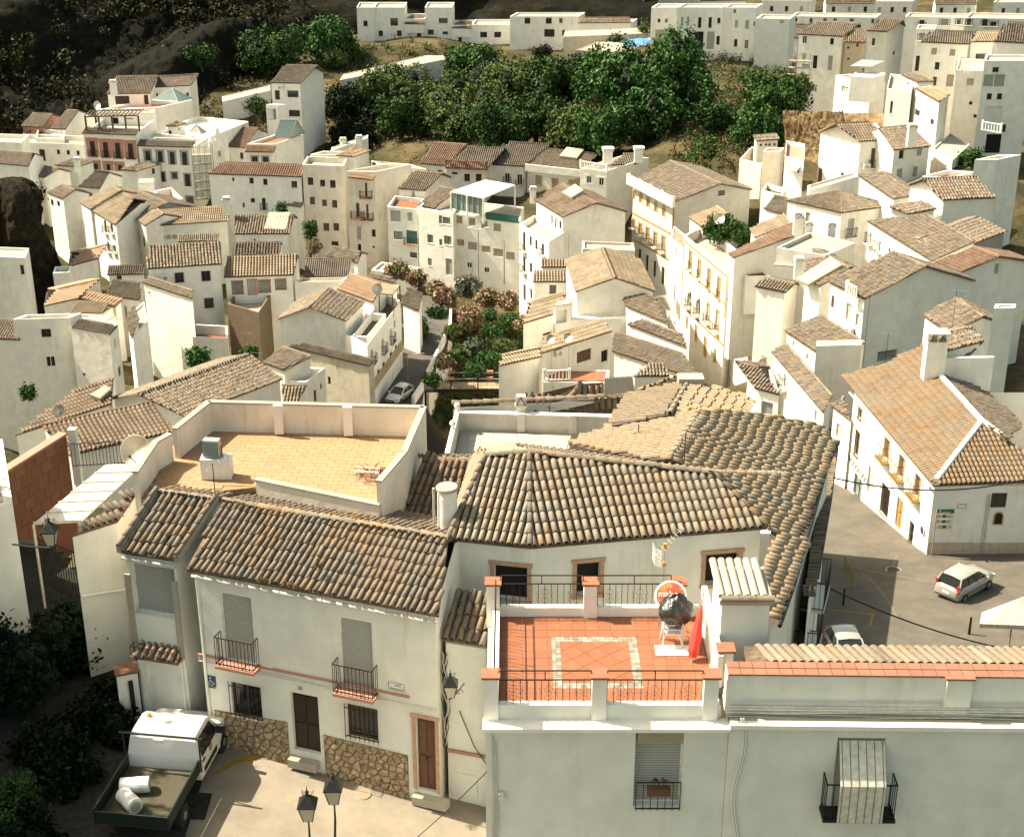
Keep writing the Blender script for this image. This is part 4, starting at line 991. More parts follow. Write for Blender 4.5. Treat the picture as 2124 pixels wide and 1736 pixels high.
h.gable('b3', (-12,1266),(332,1192),(322,1122),(40,1185), H=14, mat='t_tan', p=14, back=.3, d=150, w=.34, L=.6)
h = House('long old tile roof with white verge beside the narrow street', 'white')
h.gable('b3', (985,795),(1318,935),(1242,742),(925,635), H=6, mat='t_old', p=15, back=.1, d=157, w=.3)
h = House('curved strip of ochre tiles on a white wall beside the narrow street', 'white')
h.gable('b3', (1000,940),(1472,1118),(1487,1005),(1060,918), H=4, mat='t_old', p=16, back=.02, d=148, w=.34, L=.5)
h = House('broad dark weathered tile roof sloping toward the narrow street', 'cream')
h.gable('b3', (880,1150),(1600,1385),(1455,1162),(888,1005), H=5, mat='t_old', p=14, back=.02, d=140, w=.28)
h = House('old hipped roof of pale tiles with cream ridge before the narrow street', 'cream')
h.gable('b3', (1045,1345),(1335,1345),(1280,1232),(1180,1270), H=4, mat='t_old', p=16, back=.1, d=128, w=.28)
h = House('white low wall facing the first yellow building across the narrow street', 'white', 'garden wall', 'street_wall')
h.flat('b3', (1225,716),(1440,990),(1425,950), par=.1, H=5, d=160, D=(1330,712))
h.win('b3', 1375,895,18,110, 'dd')
# distant top row
TOP = [('far white house with balcony railing at the left end of the top row', 870,1005,60,330,[(940,188,32,44)]),
 ('far white house with two shuttered windows above the long white terrace', 1003,1245,60,408,[(1060,265,34,44),(1205,265,36,46),(1064,380,36,44),(1148,382,36,60),(1210,380,36,42),(1165,175,60,60)]),
 ('far white house with brown roof corner third from the left in the top row', 1245,1405,150,420,[(1360,275,34,76),(1310,380,34,44)]),
 ('far white house with glazed door pair above the long white terrace', 1405,1618,60,422,[(1452,255,46,40),(1566,262,42,24),(1450,378,46,40),(1512,388,40,64),(1575,378,46,40),(1550,165,70,40)]),
 ('far white house with round air conditioners and brown pent roof', 1618,1775,200,422,[(1682,288,28,80),(1678,395,32,48)]),
 ('far white house with terracotta rail terrace at the centre top', 1775,2075,195,420,[(1867,275,54,44),(1977,275,54,44),(1853,395,28,60),(1902,393,34,58),(1985,388,40,38),(2052,390,40,36)])]
for i, (lab, x0, x1, y0, y1, ws) in enumerate(TOP):
 h = House(lab, 'white'); d = 338
 h.flat('a2', (x0, y0),(x1, y0),(x1+20, y0-40), par=.4, H=(y1-y0)*.2643*d/3110+3, d=d)
 for q in ws: h.win('a2', *q, 'w' if i % 2 else 's' if q[3] > 38 and i < 5 and random.random() < .4 else 'w')
 if i in (2,4): h.gable('a2', (x0-2, y0+(40 if i == 2 else 20)),(x1, y0+(40 if i == 2 else 25)),(x1, y0-30),(x0+60, y0-30), H=2, mat='t_brown', d=337.5, back=.3)
h = House('far white terrace wall with pale panels running below the top row', 'white', 'terrace wall', 'terrace_wall')
h.flat('a2', (975,408),(1620,428),(1620,400), par=.9, H=6, d=330)
for i in range(8): h.win('a2', 1050+72*i, 421+2*i, 58,20, 's', sm='concrete', dep=.04)
TOP3 = [('far white house with grey awnings over a brick post terrace', 80,620,130,330,[(218,165,44,50),(385,165,46,50),(390,262,80,60),(480,165,26,40),(300,262,110,70, 'hole'),(510,262,40,50),(572,265,36,50)]),
 ('far low white house with brown roof and three dark windows', 615,1030,180,300,[(688,253,38,36),(806,248,38,28),(900,238,56,22)]),
 ('far white tower house with arched niche left of the balcony block', 1190,1395,60,340,[(1255,280,70,90, 's'),(1338,290,22,60),(1250,165,20,30),(1308,165,22,30)]),
 ('far white balcony block standing above the big tree', 1392,1750,60,640,[(1432,170,18,70, 's'),(1478,170,18,70, 's'),(1570,180,26,84),(1652,180,26,84),(1720,165,24,44),(1714,320,26,70),(1455,340,24,100, 's'),(1400,285,12,30),(1563,320,70,140, 'hole'),(1655,320,60,140, 's')]),
 ('far white apartment block with six brown shuttered windows', 1760,2015,60,620,[(1858,190,26,60, 's'),(1942,196,30,70, 's'),(2000,190,14,36),(1853,340,26,60),(1937,350,28,66),(1845,90,20,30)])]
for i, (lab, x0, x1, y0, y1, ws) in enumerate(TOP3):
 h = House(lab, 'white'); d = [330,322,300,290,292][i]
 h.flat('a3', (x0, y0),(x1, y0),(x1+50, y0-30), par=.3, H=(y1-y0)*.2643*d/3110+3, d=d)
 for q in ws: h.win('a3', *q)
 if i == 1: h.gable('a3', (612,182),(1030,180),(1020,140),(650,140), H=2, mat='t_brown', d=321.5, back=.3)
 if i == 3:
  for y, x in ((235,1610),(410,1600)):
   pass
h = House('rubble garden wall with terrace railing and tarpaulin above the trees', 'blockwall', 'retaining wall', 'retaining_wall')
h.flat('a3', (600,395),(980,415),(1180,330), par=.1, H=12, d=300, floor='concrete')
h = House('stepped pale stone garden wall rising behind the blue tarpaulin', 'ruin', 'garden wall', 'garden_wall')
h.flat('a3', (500,290),(1190,262),(1190,215), par=.1, H=6, d=312)
h = House('long white path wall climbing the slope above the trees', 'white', 'path wall', 'path_wall')
h.flat('a2', (740,630),(1700,440),(1400,440), par=.1, H=5, d=300, D=(770,585))
h = House('long white path wall on the slope left of the tall house', 'white', 'path wall', 'path_wall')
h.flat('a1', (1745,800),('a2', 190,710),('a2', 190,670), par=.1, H=4, d=288, D=(1745,760))
courses(HR, 'b2', [(958,1400,1225,1015)], 'cream', .18); courses(HR, 'b2', [(965,1470,1228,1095)], 'plinthtan', 1.2,.05, 'plinth')
flat('plinthtan', (.34,.25,.17),.9)
# ================================================================ right hillside
h = House('top right row house with narrow windows at the left end of the row', 'white')
h.gable('a4', (160,288),(350,302),(452,200),(270,193), H=16, mat='t_old', w=.3, L=.5)
h.wins('a4', [(210,345,12,86),(260,330,14,50),(264,545,16,24)])
h = House('wide white row house with scaffold frame and small porch in the top right', 'white')
h.gable('a4', (346,270),(702,290),(835,188),(492,170), H=15, mat='t_old', w=.3, L=.5, d=252)
h.wins('a4', [(400,315,36,62, 'ww'),(615,328,28,50),(395,445,34,48, 's'),(482,490,34,104),(600,498,36,116, 's'),(410,520,60,30, 's')])
h = House('small house with brown rubble wall and old tile roof in the top right row', 'blockwall')
h.gable('a4', (708,332),(882,337),(888,225),(832,228), H=12, mat='t_old', w=.3, L=.5, d=250)
h.wins('a4', [(815,358,16,30),(742,378,12,14, 'hole'),(743,464,12,14, 'hole')])
h = House('tall house with mottled grey gable end at the top right', 'grey_worn')
h.gable('a4', (888,243),(1048,252),(1182,158),(1010,155), H=20, mat='t_brown', w=.3, L=.5, d=246)
h.win('a4', 940,332,30,64, 'ww')
h = House('white canopied house with diamond pattern parapet and tilted awnings', 'white')
h.flat('a4', (645,592),(918,665),(1035,655), par=1.0, H=8, d=225, floor='concrete')
h.wins('a4', [(715,705,52,50, 's'),(825,715,50,60, 's'),(882,708,22,24)])
h.post.append(lambda h=h: prism_roof(h, 'a4', [(755,520),(925,527),(1035,480),(850,468)], h.last['z']+3.4,.12, 'metal_grey', 'canopy_roof'))
h.post.append(lambda h=h: h.block([pq('a4', q, h.last['z']+2.4) for q in ((760,600),(920,610),(1030,590),(1030,570),(800,570))], h.last['z']-1, h.last['z']+2.4, 'white', 'upper_room'))
h = House('white house with long brown roof and three brown blind windows at the right top', 'white')
h.gable('a4', (1310,332),(1692,350),(1775,252),(1420,243), H=20, mat='t_greybrown', w=.32, L=.5, d=228)
h.wins('a4', [(1415,405,44,54, 's'),(1560,415,44,54, 's'),(1540,635,58,98, 's')], sm='blindcream')
h = House('white house with tan roof and balustrade balcony at the right edge top', 'cream')
h.gable('a4', (1700,330),(1890,330),(1962,250),(1768,250), H=16, mat='t_tan', w=.32, L=.5, d=224)
h.win('a4', 1787,453,90,60, 'w', maxw=8)
h.flat('a4', (1590,550),(1815,560),(1830,470), par=.3, H=15, d=214)
h.wins('a4', [(1700,645,58,58, 's'),(1703,812,26,26, 'hole'),(1738,914,26,26, 'hole')])
h.post.append(lambda h=h: bal_run(h, 'a4', [(1592,488),(1705,492)], h.last['z']+1.4,1.4, 'cream', .4))
h = House('white apartment house with garage doors and arcaded balcony at the right edge', 'white')
h.flat('a4', (1812,478),(2200,478),(2200,430), par=.3, H=22, d=205)
h.wins('a4', [(1845,635,80,95, 's'),(1930,635,84,98, 's'),(1880,900,140,130, 'hole')], maxw=8, pm='sage')
h.win('a4', 1880,1130,120,150, 'hole', maxw=8)
h.post.append(lambda h=h: bal_run(h, 'a4', [(1800,960),(1946,985)], at_d(*px('a4', (1870,965)),203).z, 1.0, 'white', .4))
h = House('dark tiled house cut by the right edge of the upper town', 'white')
h.gable('a4', (1880,328),(2200,345),(2260,180),(2000,180), H=9, mat='t_dark', w=.32, L=.5, d=218)
h = House('small white house with old stone tiles and rooftop pipes in the right hillside', 'white')
h.gable('a4', (1155,588),(1272,642),(1408,638),(1290,578), H=9, mat='t_old', w=.3, d=205, p=14, back=.02)
h.win('a4', 1212,656,18,18)
h.flat('a4', (1045,700),(1240,720),(1260,600), par=.5, H=13, d=200)
h.wins('a4', [(1080,845,18,96)])
h = House('white house with bright orange roof patch on the right hillside', 'white_worn')
h.gable('a4', (1262,692),(1450,800),(1552,746),(1430,695), H=13, mat='t_orange', w=.4, d=196, p=16, back=.05)
h.wins('a4', [(1282,886,46,52),(1518,905,34,130)])
h = House('large white gabled house with brown doors and dark grey side roof', 'white')
h.gable('a4', (832,1112),(1096,1100),(898,955),(640,975), H=13, mat='t_brown', w=.34, L=.5, d=186, p=24, back=1.35)
h.wins('a4', [(517,1385,40,132, 'd'),(695,1380,30,48, 'd'),(1035,1360,30,36)])
h.win('a4', 945,1240,52,150, 'd', bal=1)
h.flat('a4', (245,1232),(395,1258),(402,1130), par=.5, H=8, d=186, floor='salmon')
h.win('a4', 320,1330,78,44, 'w', awn=1)
h = House('house with speckled tile roof and ornate chimney beside the big gabled house', 'white_worn')
h.gable('a4', (1098,1180),(1397,1150),(1228,983),(1000,1012), H=11, mat='t_old', w=.3, d=184)
h.wins('a4', [(1160,1215,38,68, 'w'),(1300,1196,38,56, 's'),(1143,1385,44,118, 's'),(1267,1348,38,80, 's')], fm='metal_grey')
h.post.append(lambda h=h: [chimney(h, 'a4', 1250,990, d=181, w=1.0, hh=1.6)])
h = House('white shed house with speckled roof falling to the right on the hillside', 'white')
h.gable('a4', (820,1378),(1094,1563),(1268,1532),(1016,1350), H=7, mat='t_old', w=.3, d=168, p=16, back=.6)
h = House('white hipped roof house with worn tiles in the middle right', 'white')
h.hip('a4', (250,1575),(692,1672),(1087,1616),[1,2], H=10, d=164)
h.wins('b4', [(425,100,36,80, 's')]); h.win('b4', 762,180,50,140, 's', bal=1)
h = House('white house with checkered tile roof near the right edge', 'white')
h.gable('a4', (1485,1572),(1902,1552),(1742,1382),(1335,1416), H=10, mat='t_old', w=.32, L=.5, seg=4, d=158, p=24)
h = House('small white outbuilding with square old tile roof before the checkered roof', 'white')
h.gable('a4', (1215,1680),(1440,1640),(1300,1575),(1095,1635), H=6, mat='t_old', w=.3, d=156, p=12, back=.1)
h = House('tall white wall of a house at the right edge with air conditioners', 'white')
h.flat('a4', (1735,1255),(1930,1215),(2100,1215), par=.3, H=14, d=170)
h = House('low terrace wall with salmon pillar left of the air conditioners', 'white')
h.flat('a4', (1320,1385),(1545,1400),(1740,1350), par=.5, H=6, d=172, floor='salmon')
h = House('white house with broad old tile roof and shuttered street windows right of the yellow building', 'white')
h.gable('b4', (885,124),(1400,442),(1745,290),(1335,78), H=11, mat='t_old', w=.27, d=140, p=14, back=.02)
h.wins('b4', [(918,262,18,90, 's'),(988,330,18,84, 's')], bal=1)
h.win('b4', 1065,360,20,40, 'd')
h.gable('b4', (1400,442),(1402,430),(1980,200),(1750,95), H=6, mat='t_old', w=.27, d=138, p=14, back=.02) if False else None
h = House('old tile roof house climbing to the right edge behind the reddish roof', 'concrete')
h.gable('b4', (1420,430),(1990,205),(1750,92),(1335,270), H=5, mat='t_old', w=.27, d=141, p=14, back=.3)
h = House('house with reddish mottled roof and small round window in its white gable', 'white')
h.gable('b4', (1390,468),(1582,548),(1915,410),(1745,328), H=9, mat='t_red', w=.27, d=131, p=14, back=.9)
h.win('b4', 1908,505,34,80, 's')
h = House('big grey gabled house with long antenna and roof balcony on its street side', 'sage')
h.gable('b4', (583,602),(868,740),(1340,488),(1108,370), H=12, mat='t_old', w=.27, d=124, p=20, back=.95)
h.win('b4', 620,762,24,100, 'd'); h.win('b4', 745,845,44,140, 's'); h.win('b4', 814,905,30,100, 's')
h.win('b4', 1045,1180,140,70, 's', bars=1, maxw=3.4)
h.post.append(lambda h=h: bal_run(h, 'b4', [(738,620),(810,655)], h.last['z']+.9,.9, 'white', .3))
h = House('low house with steep old tiles and white wall right of the grey gable', 'white')
h.gable('b4', (1322,862),(1530,1008),(1800,880),(1588,737), H=6, mat='t_old', w=.27, d=112, p=20, back=.5)
h = House('white chimney block with worn parapet at the right edge', 'sage')
h.flat('b4', (1885,812),(2050,812),(2060,780), par=.1, H=8, d=108)
h = House('long two tier old tile roof house with glazed balcony on the shopping street', 'white')
h.gable('b4', (240,988),(500,1160),(825,1092),(568,863), H=5, mat='t_old', w=.25, d=122, p=16, back=.02)
h.wins('b4', [(312,1095,20,44, 's'),(420,1195,22,50, 's')])
h.gable('b4', (135,1152),(540,1628),(612,1500),(262,1098), H=9, mat='t_old', w=.25, d=112, p=18, back=.02)
h.win('b4', 245,1385,22,120, 's', bal=1); h.win('b4', 487,1660,22,100, 's')
H_LONG = h
h = House('terrace wall with green tiled fountain niche and plates above the shopping street', 'cream', 'terrace', 'house_terrace')
h.flat('b4', (492,1108),(848,1098),(850,1060), par=.05, H=6, d=117)
H_NICHE = h
h = House('white house with small ochre tile roof and grey shutter before the shopping street', 'white')
h.gable('b3', (1998,1500),('b4', 208,1500),('b4', 60,1310),(1865,1222), H=6, mat='t_old', w=.25, d=104, p=16, back=.02) if False else None
h.gable('b3', (1642,1310),(2000,1440),(1865,1222),(1700,1280), H=5, mat='t_old', w=.25, d=112, p=18, back=.02) if False else None
h.gable('b3', (2003,1440),('b4', 208,1492),('b4', 20,1290),(1868,1222), H=7, mat='t_old', w=.25, d=103, p=18, back=.9)
h.win('b4', 103,1600,94,105, 's', sm='metal_grey', maxw=4)
h = House('narrow tile roof strip seen between the yellow building and the shopping street', 'white')
h.gable('b4', (5,1262),(130,1370),(150,1180),(10,1225), H=5, mat='t_old', w=.25, d=116, p=14, back=.02)
h = House('small tiled porch roof house beside the big corner building', 'white')
h.gable('b4', (600,1570),(758,1690),(770,1500),(640,1530), H=6, mat='t_old', w=.25, d=98, p=16, back=.02)
h.win('c4', 665,170,44,120, 's')
h = House('grey arcade wall and brown roof at the right edge behind the corner building', 'sage')
h.gable('b4', (1450,1165),(1810,1070),(1720,960),(1420,1045), H=5, mat='t_old', w=.25, d=97, p=16, back=.5)
def hs2(k): return [h for h in HOUSES if k in h.label][0]
h = hs2('tall house with mottled'); h.wins('a4', [(1100,420,16,30),(1210,520,16,24)])
h = hs2('garage doors and arcaded'); h.wins('a4', [(1900,300+250,50,40),(1850,760,40,50),(1930,760,40,50),(1965,1010,30,60)], 'ww', fm='frame_brown')
h = hs2('three brown blind'); h.wins('a4', [(1640,480,36,50),(1440,520,36,60),(1420,640,30,70, 'd')])
h = hs2('bright orange roof patch'); h.wins('a4', [(1400,960,30,50)])
h = hs2('canopied house'); h.wins('a4', [(980,700,30,30),(800,790,30,20)])
flat('earthfloor', (.06,.07,.03),.95, var=.3)
# ================================================================ filler houses of the dense town
h = House('plain white block with air conditioner at the top left of the right hillside', 'sage')
h.flat('a4', (20,145),(285,152),(330,120), par=.3, H=11, d=282); h.win('a4', 222,175,30,26, 's')
h = House('far white row wall with small windows behind the top right tile roofs', 'white')
h.flat('a4', (290,128),(960,140),(1000,110), par=.3, H=12, d=300); h.wins('a4', [(330,158,26,34),(450,165,22,40),(560,158,26,30),(640,155,28,20),(770,158,30,26),(935,165,22,40)])
h = House('narrow white house with stacked balconies between the grey gable and the brown roof', 'white')
h.flat('a4', (1278,225),(1425,232),(1440,200), par=.3, H=16, d=240); h.wins('a4', [(1320,290,44,60, 's'),(1296,350,24,60)], bal=1); h.win('a4', 1285,500,30,120, 'dd')
h = House('far white house with grey balcony rails at the top right', 'white')
h.flat('a4', (1190,130),(1720,140),(1740,110), par=.3, H=13, d=268); h.wins('a4', [(1320,190,40,60),(1610,170,30,44),(1500,175,60,50, 's')], bal=1)
h = House('far white house with brown shutter and dark balcony at the top right edge', 'white')
h.flat('a4', (1660,140),(2150,150),(2180,110), par=.3, H=12, d=262); h.wins('a4', [(1690,175,34,50, 'd'),(1815,180,44,54),(1882,190,50,34)], bal=1)
h = House('small white shed with four vent holes beside the ruined walls', 'white_worn')
h.gable('a4', (20,1110),(205,1095),(160,1045),(15,1075), H=6, mat='t_old', d=202, back=.1); h.wins('a4', [(57,1140,12,10, 'hole'),(98,1138,12,10, 'hole'),(125,1138,12,10, 'hole'),(165,1136,12,10, 'hole')])
h = House('roofless ruined white walls with weeds on the right slope', 'stainwall', 'ruined house', 'ruined_house')
h.flat('a4', (-110,1250),(60,1290),(150,1190), par=2.4, H=9, d=199, floor='earthfloor')
h.flat('a4', (72,1192),(216,1190),(240,1160), par=2.2, H=10, d=196, floor='earthfloor')
h = House('white garden block with weeds in front of the ruined walls', 'white_worn', 'garden wall', 'garden_wall')
h.flat('a4', (60,1495),(220,1535),(260,1480), par=.6, H=6, d=184, floor='earthfloor')
h = House('grey roofed shed with lean slope left of the hipped house', 'white')
h.gable('a4', (80,1640),(245,1690),(270,1560),(150,1540), H=6, mat='t_greybrown', d=172, p=10, back=.1)
h = House('white wall and roof terrace tucked behind the shed roofed house', 'white')
h.flat('a4', (440,1495),(820,1385),(800,1350), par=.2, H=7, d=176)
h = House('white side house wedged between the hipped house and the checkered roof', 'cream')
h.flat('a4', (1270,1540),(1330,1600),(1480,1560), par=.3, H=8, d=164)
h = House('dark gully wall below the speckled roof house', 'stainwall', 'retaining wall', 'retaining_wall')
h.flat('a4', (1400,1170),(1560,1260),(1700,1130), par=.2, H=8, d=187)
h = House('white house at the left picture edge above the rock with tan roof', 'white')
h.gable('D', (-60,335),(60,345),(70,318),(-50,310), H=9, d=236)
h = House('white flat house cut by the left edge beside the salmon walled one', 'white')
h.flat('D', (-70,292),(44,296),(60,280), par=.6, H=9, d=252)
h = House('white gabled house beyond the left edge beside the rock', 'white')
h.gable('D', (-90,420),(20,428),(36,396),(-70,392), H=10, d=215)
h = House('white wall house left of the rock at the left edge', 'sage')
h.flat('D', (-70,530),(52,535),(60,515), par=.3, H=9, d=188); h.win('D', 46,560,8,20)
h = House('low white house with tan roof filling the yard behind the left garage roofs', 'white')
h.gable('D', (-60,700),(40,705),(60,670),(-50,660), H=10, d=152)
h = House('small white rear house with tan roof behind the striped pantile house', 'white')
h.gable('D', (560,420),(625,430),(640,405),(580,398), H=8, d=222, mat='t_tan')
h = House('cream rear wall house between the two dark shaded roofs', 'cream')
h.flat('D', (640,560),(700,562),(712,545), par=.1, H=9, d=186)
h = House('white kitchen wing wedged under the teal blind balcony', 'sage')
h.flat('D', (770,560),(850,572),(870,555), par=.3, H=8, d=204)
h = House('long low building hidden in the street left of the square', 'cream')
h.flat3([Vector((5,62,0)), Vector((12.8,62,0)), Vector((15.2,75.2,0)), Vector((7,75.2,0))],37.2, H=14, par=.3)
h = House('second low building along the shaded street left of the square', 'cream')
h.flat3([Vector((3,80.3,0)), Vector((12.6,80.3,0)), Vector((12.6,86,0)), Vector((3,86,0))],33.2, H=14, par=.3)
h = House('low terrace house hidden behind the beige terrace', 'cream')
h.flat3([Vector((-10,62,0)), Vector((-2,62,0)), Vector((-2,74,0)), Vector((-10,74,0))],30, H=16, par=.3)
NR = ('first', 'second', 'third', 'fourth', 'fifth', 'sixth', 'seventh', 'eighth', 'ninth', 'tenth', 'eleventh', 'twelfth')
for i in range(12):
 x0 = 745+i*118+(i % 3)*9; w_ = 84+(i*37) % 30; v0 = -6+(i*29) % 14; d = 362+(i*17) % 22
 h = House('%s from the left of the farthest white houses behind the top row' % NR[i], 'white' if i % 3 else 'cream')
 if i % 2: h.flat('D', (x0, v0),(x0+w_, v0),(x0+w_+10, v0-10), par=.3, H=9, d=d)
 else: h.gable('D', (x0, v0+2),(x0+w_, v0+2),(x0+w_-4, v0-14),(x0+4, v0-14), H=9, d=d, mat='t_brown')
 for k in range(3): h.win('D', x0+w_*(.2+.3*k), v0+18,7,11, 'w' if (i+k) % 3 else 's')
h = House('little white chapel front with arched niche and bell gable behind the scaffolding', 'white', 'chapel front', 'chapel')
h.flat('a1', (1645,1165),(1785,1172),(1790,1150), par=.05, H=7, d=240); h.win('a1', 1722,1208,26,44, 's', sur='white', st=.3, crown=1)
def bell(h=h):
 a, b_, = h.last['c'][0], h.last['c'][1]; d = b_-a; mb = MB(); f = lambda s, z: a+d*s+Vector((0,0, z)); mb.prism([f(.05,0), f(.95,0), f(.7,1.3), f(.62,1.4), f(.62,2.6), f(.5,3.3), f(.38,2.6), f(.38,1.4), f(.3,1.3)], Vector((0,.5,0))); mb.build('bell_gable', 'white', h.root)
 for s in (.04,.96): mb = MB(); q = f(s, 0); mb.lathe(q+Vector((0,.25,0)),[(.3,0),(.25,.8),(.34,1.0),(.05,1.7)],8); mb.build('pinnacle', 'white', h.root)
h.post.append(bell)
tilemat('t_corner', [(0.216,0.147,0.086),(0.190,0.138,0.086),(0.238,0.156,0.082),(0.173,0.130,0.091),(0.242,0.164,0.095),(0.225,0.121,0.052),(0.156,0.108,0.069)],0.4,(0.22,0.19,0.15),0.6)
flat('signblue', (0.02,0.035,0.11)); flat('signwhite', (0.72,0.70,0.66)); flat('ironflat', (0.02,0.02,0.02),.8); flat('signgreen', (0.02,0.11,0.06))
# corner tiles
# ================================================================ corner building by the square
cb = House('long corner building with big ochre tile roof, white hip ridges and balconies beside the square', 'white')
zE = 33.9; cP = pq('c4', (1405,592), zE); cQ = pq('b4', (772,1462), zE); cS = pq('c4', (1985,592), zE)
cb.mkroot(cP, 26); wx = (cQ-cP).normalized(); wn = Vector((wx.y, -wx.x, 0)); wn = wn if wn.x > 0 else -wn; PT = math.tan(R(19))
Wp = planar_ = None
def plan_pts(pts, A, B, C):
 n = (B-A).cross(C-A); out = []
 for q in pts:
  r = ray(*px(q[0],(q[1], q[2]))); out.append(CAM+r*((A-CAM).dot(n)/r.dot(n)))
 return out
Cw = cP+wn*5+Vector((0,0,5*PT))
W = plan_pts([('c4', 1405,592),('b4', 690,1350),('b4', 1060,1245),('b4', 1150,1175),('b4', 1700,965),('b4', 1800,1072),('b4', 1640,1232),('b4', 1450,1330),('c4', 1790,95)], cP, cQ, Cw)
cb.tiled(W, W[0], W[1], 't_corner', w=.27, L=.42, seg=5, single=300)
apex = W[8]; far = W[7]
Sp = [cP.copy(), cS+(cS-cP).normalized()*4, None, None]
sn = Vector((0,1,0)); Cs = cP+sn*5+Vector((0,0,5*(apex.z-cP.z)/max(.5,(apex.y-cP.y))))
SS = plan_pts([('c4', 1412,594),('c4', 2300,560),('c4', 2300,420),('c4', 1985,235),('c4', 1790,98)], cP, cS, Cs)
cb.tiled(SS, SS[0], SS[1], 't_corner', w=.27, L=.42, seg=5, single=120)
en = -wn; Ce = apex+wn*5-Vector((0,0,5*PT))
EE = plan_pts([('b4', 1450,1330),('b4', 1560,1330),('b4', 1860,1500),('b4', 2100,1720),('c4', 1990,240),('c4', 1790,95)], apex, far, Ce)
cb.tiled(EE, EE[0], EE[5], 't_old', w=.27, L=.42, seg=4)
def cbx():
 r = cb.root; up = Vector((0,0,.06))
 def ridge(pts, th=.17):
  mb = MB(); mb.tube([p+up for p in pts], th, 8); mb.build('white_ridge', 'white', r)
 ridge([far, apex]); ridge([apex, cP+(apex-cP)*.06]); ridge([apex, SS[3]])
 q = plan_pts([('b4', 1545,1095),('b4', 1640,1232)], cP, cQ, Cw); ridge(q)
 c = plan_pts([('b4', 1400,1350)], cP, cQ, Cw)[0]; w_ = 1.25
 hh = 4.4*.0+3.0
 mb = MB(); mb.cbox((c.x, c.y, c.z+hh/2-.6), w_, .8, hh); o = mb.build('chimney', 'white', r); z1 = c.z+hh-.6
 for s_ in (-.45,0,.45): mb = MB(); mb.cbox((c.x+s_*w_, c.y, z1+.25),.16,.7,.5); mb.build('chimney_pier', 'white', o)
 mb = MB(); mb.cbox((c.x, c.y, z1+.56), w_*1.12,.95,.1); mb.build('chimney_top', 'white', o)
 for s_ in (-.22,.22):
  mb = MB(); x = c.x+s_*w_; mb.prism([Vector((x-.25, c.y-.42, z1+.1)), Vector((x+.25, c.y-.42, z1+.1)), Vector((x, c.y-.42, z1+.45))], Vector((0,.1,0))); mb.build('vent_tile', 't_red', o)
 mb = MB(); a = plan_pts([('b4', 1480,1325)], cP, cQ, Cw)[0]; b_ = pq('b4', (1885,1330), a.z); mb.box(Vector((a.x, a.y, a.z-2)), Vector((b_.x-a.x, .2,0)), Vector((0,.25,0)), Vector((0,0,3.0))); mb.build('fire_wall', 'white', r)
 mb = MB(); mb.tube([cP+Vector((-.15,-.12,-.1)), cQ+Vector((-.15,0,-.1))],.07,8); mb.build('gutter', 'pipe', r)
cb.post.append(cbx)
k0, k1, k2 = cP+Vector((.15,.12,0)), cQ+Vector((.15,0,0)), cS+Vector((6,.12,0)); k3 = Vector((k2.x+2, k1.y, 0))
cb.box_walls([k1, k0, k2, k3],25.5,[[(0, zE-.1),(1, zE-.1)]]*4)
for q in ((1045,300,34,200),(1160,440,34,210),(1285,600,34,190)): cb.win('c4', *q, 'd', sur='ochre', st=.14, bal=1, bo=.3, bd=.5, bm='ochre', dm='door_brown')
cb.win('c4', 835,30,24,90, 'w', bars=1, sur='ochre', st=.06); cb.win('c4', 812,265,30,215, 'w', bars=1, sur='ochre', st=.06)
cb.win('c4', 815,610,70,190, 'w', pm='paleglass', maxw=4); cb.win('c4', 920,570,60,230, 's'); cb.win('c4', 1030,715,70,260, 'dd', bars=1, maxw=3); cb.win('c4', 1140,820,54,270, 'd', dm='ochre2'); cb.win('c4', 1235,985,36,230, 'w', bars=1)
flat('ochre2', (.36,.17,.05)); cb.win('c4', 665,610,30,130, 's')
cb.win('c4', 1925,713,124,118, 'w', bal=0, maxw=2.2)
